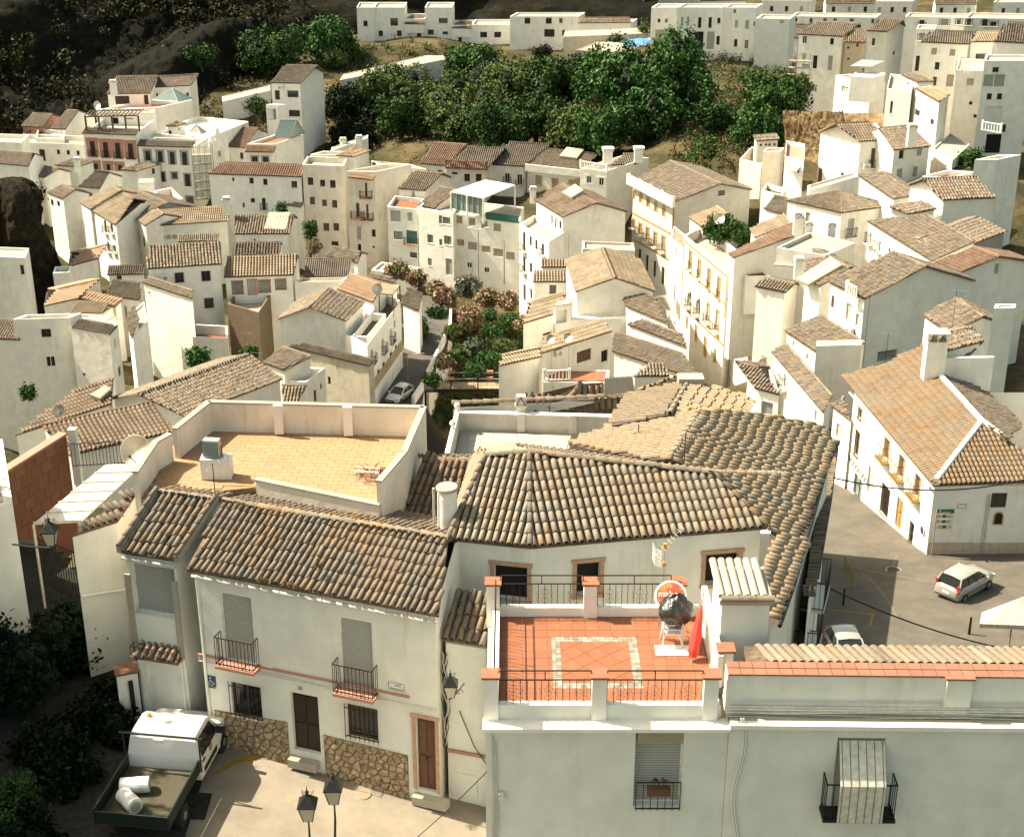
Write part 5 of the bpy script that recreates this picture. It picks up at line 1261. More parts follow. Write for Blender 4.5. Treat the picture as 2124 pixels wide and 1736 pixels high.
def cbsigns():
 r = cb.root; hit = cb.pick(*px('c4', (1650,800))); tt, wl, s_, z_, n = hit
 def P(s, z, e=0): q = wl['p0']+wl['x']*s+n*e; return Vector((q.x, q.y, z))
 def st(x, y):
  rr = ray(*px('c4', (x, y))); q = CAM+rr*((wl['p0']-CAM).dot(n)/rr.dot(n)); return (q-wl['p0']).dot(wl['x']), q.z
 X = wl['x']; s0, z0 = st(1412,905); s1, z1 = st(1560,790)
 t = thing('tourist_sign', P(s0, z0,.3), 'green and cream direction sign board on a post at the corner of the building', 'sign'); W_ = s1-s0
 mb = MB(); mb.tube([P(s0-.02,29.3,.35), P(s0-.02, z1+.15,.35)],.035,8); mb.build('post', 'metal_grey', t)
 mb = MB(); mb.box(P(s0, z1-.0,.33), X*W_, n*.03, ZV2*.24); mb.build('header_board', 'signgreen', t); mb = MB(); mb.box(P(s0+.12, z1+.05,.362), X*.09, n*.004, ZV2*.14); mb.box(P(s0+.3, z1+.06,.362), X*W_*.45, n*.004, ZV2*.04); mb.build('header_print', 'signpale', t)
 for k, tx in enumerate(('←', '←', '→')):
  mb = MB(); zz = z1-.33*(k+1); mb.box(P(s0, zz, .33), X*W_, n*.03, ZV2*.3); mb.build('direction_board', 'signpale', t); r_ = k == 2; text(tx, P(s0+(W_-.15 if r_ else .15), zz+.07,.365), X, .24, 'signgreen', t, 'arrow'); mb = MB(); mb.box(P(s0+(W_-.55 if r_ else .32), zz+.07,.362), X*.2, n*.004, ZV2*.16); a_ = .1 if r_ else W_-.62; mb.box(P(s0+a_, zz+.18,.362), X*.5, n*.004, ZV2*.025); mb.box(P(s0+a_+.06, zz+.09,.362), X*.42, n*.004, ZV2*.025); mb.build('pictogram_print', 'signgreen', t)
 sc, zc = st(1633,757); t = thing('street_plaque', P(sc, zc, .02), 'small tan framed street plaque on the wall above the plinth of the corner building', 'plaque'); mb = MB(); mb.box(P(sc-.25, zc-.14,.004), X*.5, n*.02, ZV2*.28); mb.build('plate', 'salmon', t); mb = MB(); mb.box(P(sc-.22, zc-.11,.026), X*.44, n*.003, ZV2*.22); mb.build('face', 'cream', t)
 sc, zc = st(1920,850); t = thing('wall_shrine', P(sc, zc-.35,.02), 'arched dark shrine niche in an ochre frame on the corner building', 'shrine')
 for (rw_, e, m_, nm) in ((.27,.05, 'ochre', 'frame'),(.2,.055, 'void', 'niche')):
  mb = MB(); pts = [P(sc-rw_, zc-.4+(.27-rw_), e-.045), P(sc+rw_, zc-.4+(.27-rw_), e-.045)]+[P(sc+rw_*math.cos(a), zc+.12+rw_*math.sin(a), e-.045) for a in [i*math.pi/10 for i in range(11)]]; mb.prism(pts, n*.045); mb.build(nm, m_, t)
 rr = random.Random(3)
 for i in range(24):
  for j in range(2): s_a = .02+.5*i;
  for j in range(2):
   if .02+.5*i+.48 > wl['L']: continue
   mb = MB(); mb.box(P(.02+.5*i, 29.2+.55*j, .003), X*.485, n*.03, ZV2*.535); mb.build('plinth_tile', 'plinth', r)
 for xx in (1805,1825):
  sa, _ = st(xx, 900); mb = MB(); mb.tube([P(sa, 33.3,.06), P(sa, 29.4,.06)],.03,6); mb.build('downpipe', 'pipe', r)
 hit = cb.pick(*px('c4', (900,500))); tt, wl2, s_, z_, n2 = hit
 def P2(s, z, e=0): q = wl2['p0']+wl2['x']*s+n2*e; return Vector((q.x, q.y, z))
 rr_ = ray(*px('c4', (822,475))); q = CAM+rr_*((wl2['p0']-CAM).dot(n2)/rr_.dot(n2)); s_ = (q-wl2['p0']).dot(wl2['x'])
 t = thing('shop_lettering', P2(s_, q.z, .03), 'black shop lettering over the glass shopfront in the sloping street', 'shop sign'); text('PODÓLOGO', P2(s_, q.z-.2,.03), wl2['x'],.62, 'ironflat', t, 'lettering')
 rr_ = ray(*px('c4', (1330,945))); q = CAM+rr_*((wl2['p0']-CAM).dot(n2)/rr_.dot(n2)); t = thing('round_road_sign', q, 'blue and white round road sign on the street wall near the corner', 'road sign'); mb = MB(); mb.lathe(q+n2*.05,[(.3,0),(.3,.02)],24, n2); mb.build('white_rim', 'signwhite', t); mb = MB(); mb.lathe(q+n2*.072,[(.24,0),(.24,.004)],24, n2); mb.build('blue_disc', 'signblue', t)
ZV2 = Vector((0,0,1)); plaster('plinth', (.52,.42,.32), amount=.3); flat('signpale', (.62,.58,.44))
cb.post.append(cbsigns)
# ================================================================ foreground block
V3 = Vector; ZV = Vector((0,0,1))
def face(h, pts, z=None, mat='t_near', single=0, eave=(0,1), w=None, L=None, seg=None, name='roof'):
 """roof face from (tile,x,y,z) pixel points at known heights; eave = indices of the eave edge"""
 P = [pq(q[0],(q[1], q[2]), q[3]) if len(q) == 4 else Vector(q) for q in pts]
 h.tiled(P, P[eave[0]], P[eave[1]], mat, single=single, w=w, L=L, seg=seg, name=name); return P
def planar(pts, A, B, C):
 """drop pixel points onto the plane through A,B,C"""
 n = (B-A).cross(C-A); out = []
 for q in pts:
  r = ray(*px(q[0],(q[1], q[2]))); out.append(CAM+r*((A-CAM).dot(n)/r.dot(n)))
 return out
# ---- house number 20
h20 = House('white two storey house numbered 20 with lichen covered barrel tile roof and rubble stone plinth', 'sage')
h20.gable('c1', (1462,1250),('c2', 1512,1613),('c2', 1600,1000),(1738,735), z=48.5, H=7.0, mat='t_near', single=300, w=.2, L=.42, seg=6, p=19, inset=.16)
h20.wins('D', [(494,1304,62,136, 's', ),(740,1358,66,142, 's')], bal=1, bo=.14, bd=.42, bm='salmon', dep=.12)
h20.win('D', 512,1453,60,66, 'w', bars=1, dep=.12); h20.win('D', 752,1498,62,66, 'w', bars=1, dep=.12)
h20.win('D', 634,1500,56,118, 'dd', dep=.2)
h20.win('D', 897,1568,66,150, 'd', dep=.18, sur='brick', st=.1, se=.05)
h20.win('D', 802,1624,20,14, 'hole', bars=1, proud=.01)
W20 = h20.walls[0] if False else None
def fac20():
 best = h20.pick(700,1340); wl = best[1]; n = best[4]
 def P(s, z, e=0): q = wl['p0']+wl['x']*s+n*e; return Vector((q.x, q.y, z))
 def st(u, v):
  r = ray(u, v); q = CAM+r*((wl['p0']-CAM).dot(n)/r.dot(n)); return (q-wl['p0']).dot(wl['x']), q.z
 return wl, n, P, st
def clip_poly(poly, a, b, c):   # keep a*x+b*y<=c
 out = []
 for i in range(len(poly)):
  p, q = poly[i], poly[(i+1) % len(poly)]; dp = a*p[0]+b*p[1]-c; dq = a*q[0]+b*q[1]-c
  if dp <= 0: out.append(p)
  if (dp < 0 < dq) or (dq < 0 < dp): t = dp/(dp-dq); out.append((p[0]+(q[0]-p[0])*t, p[1]+(q[1]-p[1])*t))
 return out
def clip_convex(poly, reg):
 for i in range(len(reg)):
  x1, y1 = reg[i]; x2, y2 = reg[(i+1) % len(reg)]; a, b = (y2-y1),-(x2-x1); poly = clip_poly(poly, a, b, a*x1+b*y1)
  if len(poly) < 3: return []
 return poly
def voronoi(reg, size, seed=1, gap=.014):
 rr = random.Random(seed); x0 = min(p[0] for p in reg)-size; x1 = max(p[0] for p in reg)+size; y0 = min(p[1] for p in reg)-size; y1 = max(p[1] for p in reg)+size
 S_ = []; y = y0; k = 0
 while y < y1:
  x = x0+(k % 2)*size*.5
  while x < x1: S_.append((x+rr.uniform(-.42,.42)*size, y+rr.uniform(-.36,.36)*size*.8)); x += size
  y += size*.8; k += 1
 out = []
 for i, p in enumerate(S_):
  poly = [(p[0]-size*2, p[1]-size*2),(p[0]+size*2, p[1]-size*2),(p[0]+size*2, p[1]+size*2),(p[0]-size*2, p[1]+size*2)]
  for j, q in enumerate(S_):
   if i == j: continue
   dx, dy = q[0]-p[0], q[1]-p[1]; L = math.hypot(dx, dy)
   if L > size*3: continue
   poly = clip_poly(poly, dx/L, dy/L, (dx*(p[0]+q[0])/2+dy*(p[1]+q[1])/2)/L-gap)
   if len(poly) < 3: break
  if len(poly) >= 3:
   poly = clip_convex(poly, reg)
   if len(poly) >= 3:
    ar = abs(sum(poly[i][0]*poly[(i+1) % len(poly)][1]-poly[(i+1) % len(poly)][0]*poly[i][1] for i in range(len(poly))))/2
    if ar > size*size*.06: out.append(poly)
 return out
def relief(poly, P, e0, e1, rr, name, mat, parent, k=.82):
 """one stone: outline at e0, smaller worn face at e1"""
 c = (sum(p[0] for p in poly)/len(poly), sum(p[1] for p in poly)/len(poly)); n = len(poly); mb = MB()
 A = [P(p[0], p[1], e0) for p in poly]; B = [P(c[0]+(p[0]-c[0])*k, c[1]+(p[1]-c[1])*k, e1*rr.uniform(.7,1.15)) for p in poly]; cc = P(c[0], c[1], e1*rr.uniform(1.0,1.5))
 for i in range(n): j = (i+1) % n; mb.poly([A[i], A[j], B[j], B[i]]); mb.poly([B[i], B[j], cc])
 return mb.build(name, mat, parent, smooth=False)
def stones20():
 wl, n, P, st = fac20(); rr = random.Random(3)
 s_end = wl['L']
 sA, _ = st(604,1500); sB, _ = st(664+4,1500); sC, _ = st(850,1560); s0 = 0.25
 z_l0, z_l1 = 42.1,43.55
 r1 = [(s0,42.0),(sA-.12,42.0),(sA-.12, st(598,1497)[1]),(s0, st(430,1468)[1])]
 r2 = [(sB+.03,41.6),(sC-.06,41.6),(sC-.06, st(852,1567)[1]),(sB+.03, st(668,1522)[1])]
 for r_ in (r1, r2):
  base = [(a, max(b, 41.55)) for a, b in r_]; mb = MB(); mb.prism([P(a, b, .004) for a, b in base], n*.012); o = mb.build('stone_cladding_bed', 'mortar', h20.root)
  for poly in voronoi(base, .27, seed=11): relief(poly, P, .014,.05, rr, 'stone', 'stone', h20.root)
 # mouldings, gutter, plaques
 mb = MB(); a, za = st(412,1356); b, zb = st(850,1444)
 mb.box(P(a, za-.03,.002), P(b, za-.03,.002)-P(a, za-.03,.002), n*.05, ZV*.07); mb.build('string_course', 'salmon', h20.root)
 mb = MB(); zz = 48.30; mb.tube([P(.0, zz, .16), P(s_end+.1, zz-.05,.16)],.055,8); mb.build('gutter', 'pipe', h20.root)
 for i in range(12):
  mb = MB(); s_ = .2+i*.66; mb.box(P(s_, zz+.04,.0), wl['x']*.02, n*.22, ZV*.015); mb.build('gutter_bracket', 'cable', h20.root)
 mb = MB(); mb.tube([P(.1,48.25,.1), P(.1,46.6,.05), P(.1,42.2,.05)],.04,8); mb.build('downpipe', 'sage', h20.root)
 # disabled parking sign
 s1, z1 = st(439,1411); sw, sh = .3,.36
 sg = thing('accessible_parking_sign', P(s1, z1-.18,.02), 'blue wheelchair symbol parking sign on the wall of house 20', 'sign')
 mb = MB(); mb.box(P(s1-sw/2, z1-sh/2,.01), wl['x']*sw, n*.015, ZV*sh); mb.build('plate', 'signblue', sg)
 mb = MB(); q = lambda a, b: P(s1+a, z1+b, .032)
 mb.tube([q(-.02,.06), q(-.01,-.02), q(.06,-.02), q(.09,-.10), q(.12,-.10)],.011,6); mb.lathe(q(-.03,.11),[(.026,-.004),(.026,.004)],12, n)
 mb.tube([q(-.01+.075*math.cos(t),-.06+.075*math.sin(t)) for t in [1.9+i*.33 for i in range(13)]],.009,5); mb.build('wheelchair_symbol', 'signwhite', sg)
 mb = MB(); mb.box(P(s1-.11, z1-.25,.02), wl['x']*.11, n*.004, ZV*.045); mb.box(P(s1+.02, z1-.25,.02), wl['x']*.1, n*.004, ZV*.045); mb.build('small_print', 'ironflat', sg)
 s2, z2 = st(733-3,1680/1.0-1.0) if False else st(0,0)
 sp, zp = st(0.8496*(600+425*.3128),0.8496*(1500+570*.3128)); nb = thing('house_number', P(sp, zp, .02), 'dark house number 20 above the dark door', 'house number'); text('20', P(sp, zp-.06,.02), wl['x'],.17, 'ironflat', nb, 'lettering')
 sp, zp = st(0.8496*(600+1178*.3128),0.8496*(1500+560*.3128)); pl = thing('street_plaque', P(sp, zp-.12,.02), 'white street name plaque right of the balcony on house 20', 'plaque')
 mb = MB(); mb.box(P(sp-.26, zp-.13,.005), wl['x']*.52, n*.02, ZV*.26); mb.build('plate', 'signwhite', pl)
 mb = MB(); P3b = lambda a, b, c: mb.box(P(sp+a, zp+b, .026), wl['x']*c[0], n*.004, ZV*c[1])
 P3b(-.25,-.12,(.5,.012)); P3b(-.25,.108,(.5,.012)); P3b(-.25,-.12,(.012,.24)); P3b(.238,-.12,(.012,.24)); mb.build('border', 'ironflat', pl)
 text('CALLE', P(sp+.03, zp+.02,.03), wl['x'],.075, 'ironflat', pl, 'lettering'); text('ANDALUCIA', P(sp, zp-.09,.03), wl['x'],.075, 'ironflat', pl, 'lettering')
 # sills and steps
 for (u, v, ww, name) in ((634,1572,.95, 'doorstep'),(897,1650,1.1, 'doorstep')):
  s_, z_ = st(u, v); mb = MB(); mb.box(P(s_-ww/2, z_-.25,.0), wl['x']*ww, n*.28, ZV*.28); mb.build(name, 'concrete', h20.root)
 # festoon of cables under the course
 mb = MB()
 for k in range(3):
  pts = []
  for i in range(41):
   t = i/40; s_ = a+(b+.9-a)*t; pts.append(P(s_, za-.10-.03*k-.05*abs(math.sin(t*9+k))-(.1*t),.03+.012*k))
  mb.tube(pts, .008,5)
 mb.build('facade_cable', 'cable', h20.root)
def text(body, loc, xdir, size, mat, parent, name, align='CENTER', up=None):
 cu = bpy.data.curves.new(name, 'FONT'); cu.body = body; cu.size = size; cu.align_x = align; cu.extrude = .002; cu.resolution_u = 2
 ob = bpy.data.objects.new(name, cu); COL.objects.link(ob); dg = bpy.context.evaluated_depsgraph_get(); me = bpy.data.meshes.new_from_object(ob.evaluated_get(dg)); bpy.data.objects.remove(ob)
 me.materials.clear(); me.materials.append(M[mat]); o = bpy.data.objects.new(name, me); COL.objects.link(o); o.parent = parent
 X = xdir.normalized(); U = up or ZV; N = X.cross(U).normalized(); U = N.cross(X)
 m4 = Matrix((X, U, N)).transposed().to_4x4(); m4.translation = Vector(loc)-Vector(parent['_o']); o.matrix_local = m4; return o
flat('signblue', (0.02,0.035,0.11)); flat('signwhite', (0.72,0.70,0.66)); flat('ironflat', (0.02,0.02,0.02),.8); flat('signgreen', (0.02,0.11,0.06)); flat('red', (0.52,0.035,0.02),.7)
flat('orange', (.65,.25,.02)); flat('alu', (.45,.45,.44),.35,.6)
h20.post.append(stones20)
# bay at the left end of house 20
bay = House('shuttered bay house with its own strip of barrel tiles between two white ridges', 'sage')
bay.gable('c1', (935,1112),(1388,1180),(1700,712),(1232,652), z=48.6, H=6.6, mat='t_near', single=120, w=.22, L=.42, seg=6, p=19, inset=.12, back=.6)
bay.win('D', 318,1226,100,104, 's', dep=.3, maxw=3)
def bayx():
 L = bay.last
 for a, b in ((L['e0'], L['r0']),(L['e1'], L['r1'])):
  mb = MB(); d = (b-a); s = Vector((L['ex'].x, L['ex'].y, 0))*.14; mb.prism([a-s*.6-ZV*.06, a+s*.6-ZV*.06, b+s*.6-ZV*.06, b-s*.6-ZV*.06],.24); mb.build('verge_ridge', 'concrete', bay.root)
  ridge_tiles(a+ZV*.16, b+ZV*.16, bay.root, 't_near', single=True, r=.1, name='verge_tile')
 best = bay.pick(318,1240); wl, n = best[1], best[4]
 def P(s, z, e=0): q = wl['p0']+wl['x']*s+n*e; return Vector((q.x, q.y, z))
 c = best[2]
 for sgn in (-1,1):
  mb = MB(); mb.box(P(c+sgn*.78-.09,45.1,.003), wl['x']*.18, n*.06, ZV*2.7); mb.build('stone_jamb', 'concrete', bay.root)
 P3 = lambda a, z, dep=0: P(a, z, -dep)
 mb = MB(); mb.box(P(c-.8,45.05,0), wl['x']*1.6, n*.35, ZV*.06); o = mb.build('window_ledge', 'salmon', bay.root); mb = MB(); railing(mb, P3, c-.78, c+.78,45.1,.35,.33,.13,.009); mb.build('railing', 'iron', o)
 mb = MB(); mb.tube([P(-.05,48.4,.12), P(wl['L']+.05,48.36,.12)],.05,8); mb.build('gutter', 'pipe', bay.root)
bay.post.append(bayx)
side = House('tall shaded white wall house left of the bay with crumbling tiles on its low roof', 'sage')
side.gable('c1', (560,985),(925,868),(1205,622),(1062,512), z=48.0, H=6.4, mat='t_old', single=100, w=.2, L=.4, seg=6, p=13, back=.02, inset=.05)
side.post.append(lambda: side_x())
def side_x():
 L = side.last; mb = MB(); b = L['c'][0]; c = L['c'][1]; d = (c-b).normalized(); n = Vector((d.y, -d.x, 0)); mb.tube([b+n*.06+ZV*(-2.2+48-b.z), c+n*.06+ZV*(-2.5+48-c.z)],.06,8); mb.build('drain_pipe', 'sage', side.root)
# pent roof wing at the right end of house 20
wing = House('narrow white house with steep little tile roof beside the terrace building', 'sage')
e0 = pq('d2', (1525,190),47.4); e1 = pq('d2', (1875,240),47.4)
wing.flat3([e0+V3((.12,.12,0)), e1+V3((0,.12,0)), e1+V3((.9,2.6,0)), e0+V3((.9,2.9,0))],47.3, H=6, par=0)
exw = (e1-e0).normalized(); nw = V3((-exw.y, exw.x, 0)); upw = nw*1.5+ZV*.75
wing.tiled([e0, e1, e1+upw, e0+upw], e0, e1, 't_near', single=80, w=.22, L=.42, seg=6)
def wingx():
 mb = MB(); a = pq('d2', (1620,930),43.6); wl = wing.walls[0]
 hit = wing.pick(*px('d2', (1700,700))); wl, n = hit[1], hit[4]
 def P(s, z, e=0): q = wl['p0']+wl['x']*s+n*e; return Vector((q.x, q.y, z))
 mb.box(P(.0,43.5,.003), wl['x']*wl['L'], n*.06, ZV*.1); mb.build('string_course', 'salmon', wing.root)
 mb = MB(); mb.box(P(.1,42.0,.003), wl['x']*.8, n*.02, ZV*.8); mb.build('meter_hatch', 'sage', wing.root)
 mb = MB(); mb.box(P(.0,41.4,.004), wl['x']*wl['L'], n*.03, ZV*.35); mb.build('plinth', 'brick', wing.root)
 for i in range(5):
  mb = MB(); pts = [P(-.1+.04*i+.12*math.sin(k*.9+i),46.9-k*.32,.04+.02*i) for k in range(11)]; mb.tube(pts, .012,5); mb.build('hanging_cable', 'cableblk' if i % 2 else 'cable', wing.root)
 mb = MB(); mb.tube([P(.4,45.0,.05), P(.85,43.9,.1), P(1.5,42.9,.1)],.015,5); mb.build('hanging_cable', 'cableblk', wing.root)
wing.post.append(wingx)
# ---- lantern builder
def lantern(base, arm_from, label, r=.17, post=None):
 """wrought lantern; base = bottom of the glass cage"""
 t = thing('street_lantern', base, label, 'street lamp', 'wrought iron street lanterns'); b = V3(base); q_ = r/.17
 mb = MB(); mb.lathe(b, [(.03,-.08),(r*.55,0),(r*.58,.02)],4); mb.build('cage_base', 'iron', t)
 def ring(rr, z): return [b+V3((rr*math.cos(math.pi/4+i*math.pi/2), rr*math.sin(math.pi/4+i*math.pi/2), z*q_)) for i in range(4)]
 A, B = ring(r*.72,.02), ring(r*1.3,.36)
 for i in range(4): mb = MB(); j = (i+1) % 4; mb.poly([A[i]*1, A[j]*1, B[j]*1, B[i]*1]); mb.build('glass_pane', 'lampglass', t)
 mb = MB()
 for i in range(4): mb.tube([A[i], B[i]],.013,5); mb.tube([B[i], B[(i+1) % 4]],.016,5)
 mb.build('cage_frame', 'iron', t)
 mb = MB(); Cc = ring(r*1.5,.37); T = ring(r*.35,.56)
 mb.prism(Cc, .015)
 for i in range(4): j = (i+1) % 4; mb.poly([Cc[i]+ZV*.015, Cc[j]+ZV*.015, T[j], T[i]])
 mb.poly(T); mb.lathe(b, [(x*q_, y*q_) for x, y in ((.05,.55),(.03,.6),(.045,.64),(.012,.68),(.003,.78))],8); mb.build('lantern_roof', 'iron', t)
 mb = MB()
 for i in range(4):
  q = ring(r*.9,.6)[i]; mb.tube([q-ZV*.12, q+ZV*.02, q+ZV*.08+(b-q)*V3((.25,.25,0)).x, q+ZV*.03+(V3((b.x, b.y, q.z))-q)*.4],.007,4)
 mb.build('scroll_ornament', 'iron', t)
 if arm_from is not None:
  a = V3(arm_from); mb = MB(); mb.tube([a, a.lerp(b, .5)+ZV*-.06, b-ZV*.08],.022,6); m_ = a.lerp(b, .4)-ZV*.12
  mb.tube([m_+V3((.11*math.cos(k*.6),0,.11*math.sin(k*.6)))*(1-k/14) for k in range(11)],.012,4); mb.build('bracket', 'iron', t)
 if post is not None: mb = MB(); mb.tube([b-ZV*.08, b-ZV*.5, V3(post)],[.02,.03,.05],8); mb.build('post', 'iron', t)
 return t
m, nt, b, pos = newmat('lampglass', .3,.5); b.inputs['Base Color'].default_value = (.5,.46,.36,1); b.inputs['Transmission Weight'].default_value = .3
p0 = at_d(*px('c1', (405,1060)),35.5); lantern(p0,(p0.x-1.0, p0.y+.3, p0.z-.15), 'iron street lantern on a bracket at the left edge before the gate')
p1 = at_d(*px('d2', (1600,640)),41.0); lantern(p1,(p1.x+.35, p1.y+.5, p1.z+.1), 'iron wall lantern among hanging cables right of house 20', r=.19)
p2 = at_z(*px('d2', (490,1600)),46.4); p3 = p2+V3((.58,.5,.12))
lantern(p2, None, 'nearer of the twin lanterns on the post at the bottom of the street', r=.22, post=(p2.x+.3, p2.y+.3,42)); lantern(p3, None, 'farther of the twin lanterns on the post at the bottom of the street', r=.22, post=(p3.x-.2, p3.y-.2,42))
# ---- hip roofed house behind the red terrace
hip = House('white house with hipped barrel tile roof and brick framed windows behind the red terrace', 'sage'); hip.slabmat = 'slab_pale'
A = pq('c2', (1590,1012),49.2); B = pq('c3', (240,1078),49.2); C = pq('c3', (2105,922),49.2)
Ra = pq('c2', (1880,372),50.5); Rb = pq('c3', (235,345),50.55); Rc = pq('c3', (1690,508),50.0)
Rc = planar([('c3', 1690,508)], B, C, Rb)[0]; Ra = planar([('c2', 1880,372)], A, B, Rb)[0]
bc = (C-B).normalized(); nb = V3((-bc.y, bc.x, 0)); T20 = math.tan(R(20))
D_ = C+nb*7.4; E_ = A+V3((.2,6.6,0))
hip.mkroot(A, 42.5)
hip.tiled([A, B, Rb, Ra], A, B, 't_pale', single=110, w=.215, L=.42, seg=6)
hip.tiled([B, C, Rc, Rb], B, C, 't_pale', single=300, w=.236, L=.42, seg=6)
Bb = Rb+nb*3-ZV*3*T20; kc = max(.2,(Rc.z-Bb.z)/T20); Cb = Rc+nb*kc; Cb.z = Bb.z; Ab = Ra+V3((-.3,2.6,0)); Ab.z = min(Ra.z-.6, Bb.z)
hip.tiled([Rb, Rc, Cb, Bb], Cb, Bb, 't_pale', w=.236, L=.42, seg=5)
hip.tiled([Ra, Rb, Bb, Ab], Bb, Ab, 't_pale', w=.236, L=.42, seg=5)
hip.tiled([C, Cb, Rc], C, Cb, 't_right', w=.236, L=.42, seg=5)
hip.tiled([Ab, A, Ra], Ab, A, 't_pale', w=.22, L=.42, seg=5)
for a, b_ in ((B, Rb),(A, Ra),(Ra, Rb),(Rb, Rc),(C, Rc)): ridge_tiles(a+ZV*.05, b_+ZV*.05, hip.root, 't_near', single=True, r=.11)
i_ = .16
wa, wb, wc = A+V3((.15,.15,0)), B+V3((0,.2,0)), C+V3((-.18,.12,0)); wd = wc+nb*6.6; we = V3((wa.x+.1, wd.y, 0))
wd = wc+nb*4.6; we = V3((wa.x+.1, wa.y+4.6,0)); hip.box_walls([wa, wb, wc, wd, we],42.5,[[(0,49.1),(1,49.1)]]*5)
hip.win('c2', 1790+1200-980,1500,10,10, 'hole') if False else None
hip.win('D', 1060,1208,70,70, 'hole', sur='brick', st=.12, bars=0, dep=.22, maxw=2)
hip.win('D', 1220,1199,48,66, 'hole', sur='brick', st=.12, dep=.22)
hip.win('D', 1497,1178,68,62, 'hole', sur='brick', st=.12, dep=.22, maxw=2)
def hipx():
 mb = MB(); c = at_d(*px('c2', (1580,604)),44.5); mb.lathe((c.x, c.y, c.z-1.6),[(.3,0),(.295,1.3),(.27,1.5)],28); o = mb.build('round_chimney', 'cream', hip.root, smooth=False)
 mb = MB(); mb.lathe((c.x, c.y, c.z-.1),[(.3,0),(.335,.02),(.335,.09),(.31,.12)],28); mb.build('chimney_lid', 'concrete', o)
 mb = MB(); q = c+V3((-.4,-.1,0)); mb.tube([q, q-ZV*1.5],.035,8); mb.build('vent_pipe', 'pipe', hip.root)
hip.post.append(hipx)
# ---- beige roof terrace
bt = House('beige walled roof terrace with ochre floor tiles and stained parapets', 'stainwall', 'roof terrace', 'roof_terrace')
zf = 49.2; zt = 50.25
O = [pq('b1', (1640,1545), zt), pq('b2', (1395,1588), zt), pq('c2', (1240,335), zt), pq('c2', (1045,562), zt), pq('c2', (88,545), zf+.25), pq('c1', (1060,490), zf+.9), pq('c1', (1370,135), zt)]
bt.mkroot(O[0],43)
def par(pts, zt0, zt1, th=.17, cap=True):
 for a, b_ in zip(pts, pts[1:]):
  a2 = V3((a.x, a.y, 0)); b2 = V3((b_.x, b_.y, 0)); d = (b2-a2).normalized(); s = V3((d.y, -d.x, 0))*th/2
  mb = MB(); P = [a2-s, b2-s, b2+s, a2+s]
  mb.v += [tuple(V3((p.x, p.y, zz))) for p, zz in zip(P, (43,)*4)]+[tuple(V3((p.x, p.y, zz))) for p, zz in zip(P, (a.z-.03, b_.z-.03, b_.z-.03, a.z-.03))]
  mb.f += [(0,3,2,1),(4,5,6,7),(0,1,5,4),(1,2,6,5),(2,3,7,6),(3,0,4,7)]; o = mb.build('parapet', 'stainwall', bt.root)
  mb = MB(); e = .03; d2 = d*.02; P = [a-s*1.25-d2, b_-s*1.25+d2, b_+s*1.25+d2, a+s*1.25-d2]; mb.prism([p-ZV*.03 for p in P],.06); mb.build('coping', 'concrete', o)
par([O[0], O[1], O[2], O[3]], zt, zt)
par([O[3]-ZV*.78, O[4]-ZV*.0],0,0)
par([O[5], pq('c1', (1215,255), zf+.95)],0,0); par([pq('c1', (1215,255), zf+.95), pq('c1', (1330,190), zf+.95)],0,0); par([pq('c1', (1370,150), zt), O[0]],0,0)
for t_, q in (('b2', (255,1570)),('b2', (800,1582))):
 u = pq(t_, q, zt); mb = MB(); mb.cbox((u.x, u.y-.14,(zf+zt)/2-.05+.1),.3,.14, zt-zf); mb.build('pilaster', 'cream', bt.root)
ff = [O[0], O[1], O[2], O[3], O[4], O[5], pq('c1', (1300,300), zf)]
ff = [V3((p.x, p.y, zf-.03)) for p in ff]; mb = MB(); mb.prism(ff, -.2); mb.build('floor_bed', 'ochre_tile_joint', bt.root) if False else None
flat('floorochre', (.60,.36,.17),.85, var=.10); flat('jointochre', (.26,.17,.085),.9)
mb = MB(); mb.prism(ff, -.2); mb.build('floor_bed', 'jointochre', bt.root)
def tile_floor(poly, z, xd, sx, sy, parent, mat, gap=.012, brick=True, name='floor_tile', th=.02, lim=300, seed=1):
 xd = V3(xd).normalized(); yd = V3((-xd.y, xd.x, 0)); o = poly[0]; R2 = [((p-o).dot(xd),(p-o).dot(yd)) for p in poly]
 ar = sum(R2[i][0]*R2[(i+1) % len(R2)][1]-R2[(i+1) % len(R2)][0]*R2[i][1] for i in range(len(R2)))
 if ar < 0: R2 = R2[::-1]
 x0, x1 = min(p[0] for p in R2), max(p[0] for p in R2); y0, y1 = min(p[1] for p in R2), max(p[1] for p in R2); T = []; r = 0; y = y0
 rr = random.Random(seed)
 while y < y1:
  x = x0-(sx*.5 if (r % 2 and brick) else 0)
  while x < x1:
   q = [(x+gap/2, y+gap/2),(x+sx-gap/2, y+gap/2),(x+sx-gap/2, y+sy-gap/2),(x+gap/2, y+sy-gap/2)]
   c = [inpoly(R2, np.array([a]), np.array([b_]))[0] for a, b_ in q]
   if all(c): T.append(q)
   elif any(c):
    q2 = clip_convex(q, R2) if all(c) else clip_sh(q, R2)
    if len(q2) >= 3: T.append(q2)
   x += sx
  y += sy; r += 1
 T.sort(key=lambda q: ((o+xd*q[0][0]+yd*q[0][1])-CAM).length); rest = MB()
 for i, q in enumerate(T):
  P = [V3((o.x, o.y, 0))+xd*a+yd*b_+ZV*(z+rr.uniform(-.0015,.0015)) for a, b_ in q]
  if i < lim: mb = MB(); mb.prism(P, th); mb.build(name, mat, parent)
  else: rest.prism(P, th)
 if rest.v: rest.build(name+'s', mat, parent)['kind'] = 'stuff'
def clip_sh(q, R2): return clip_convex(q, R2)
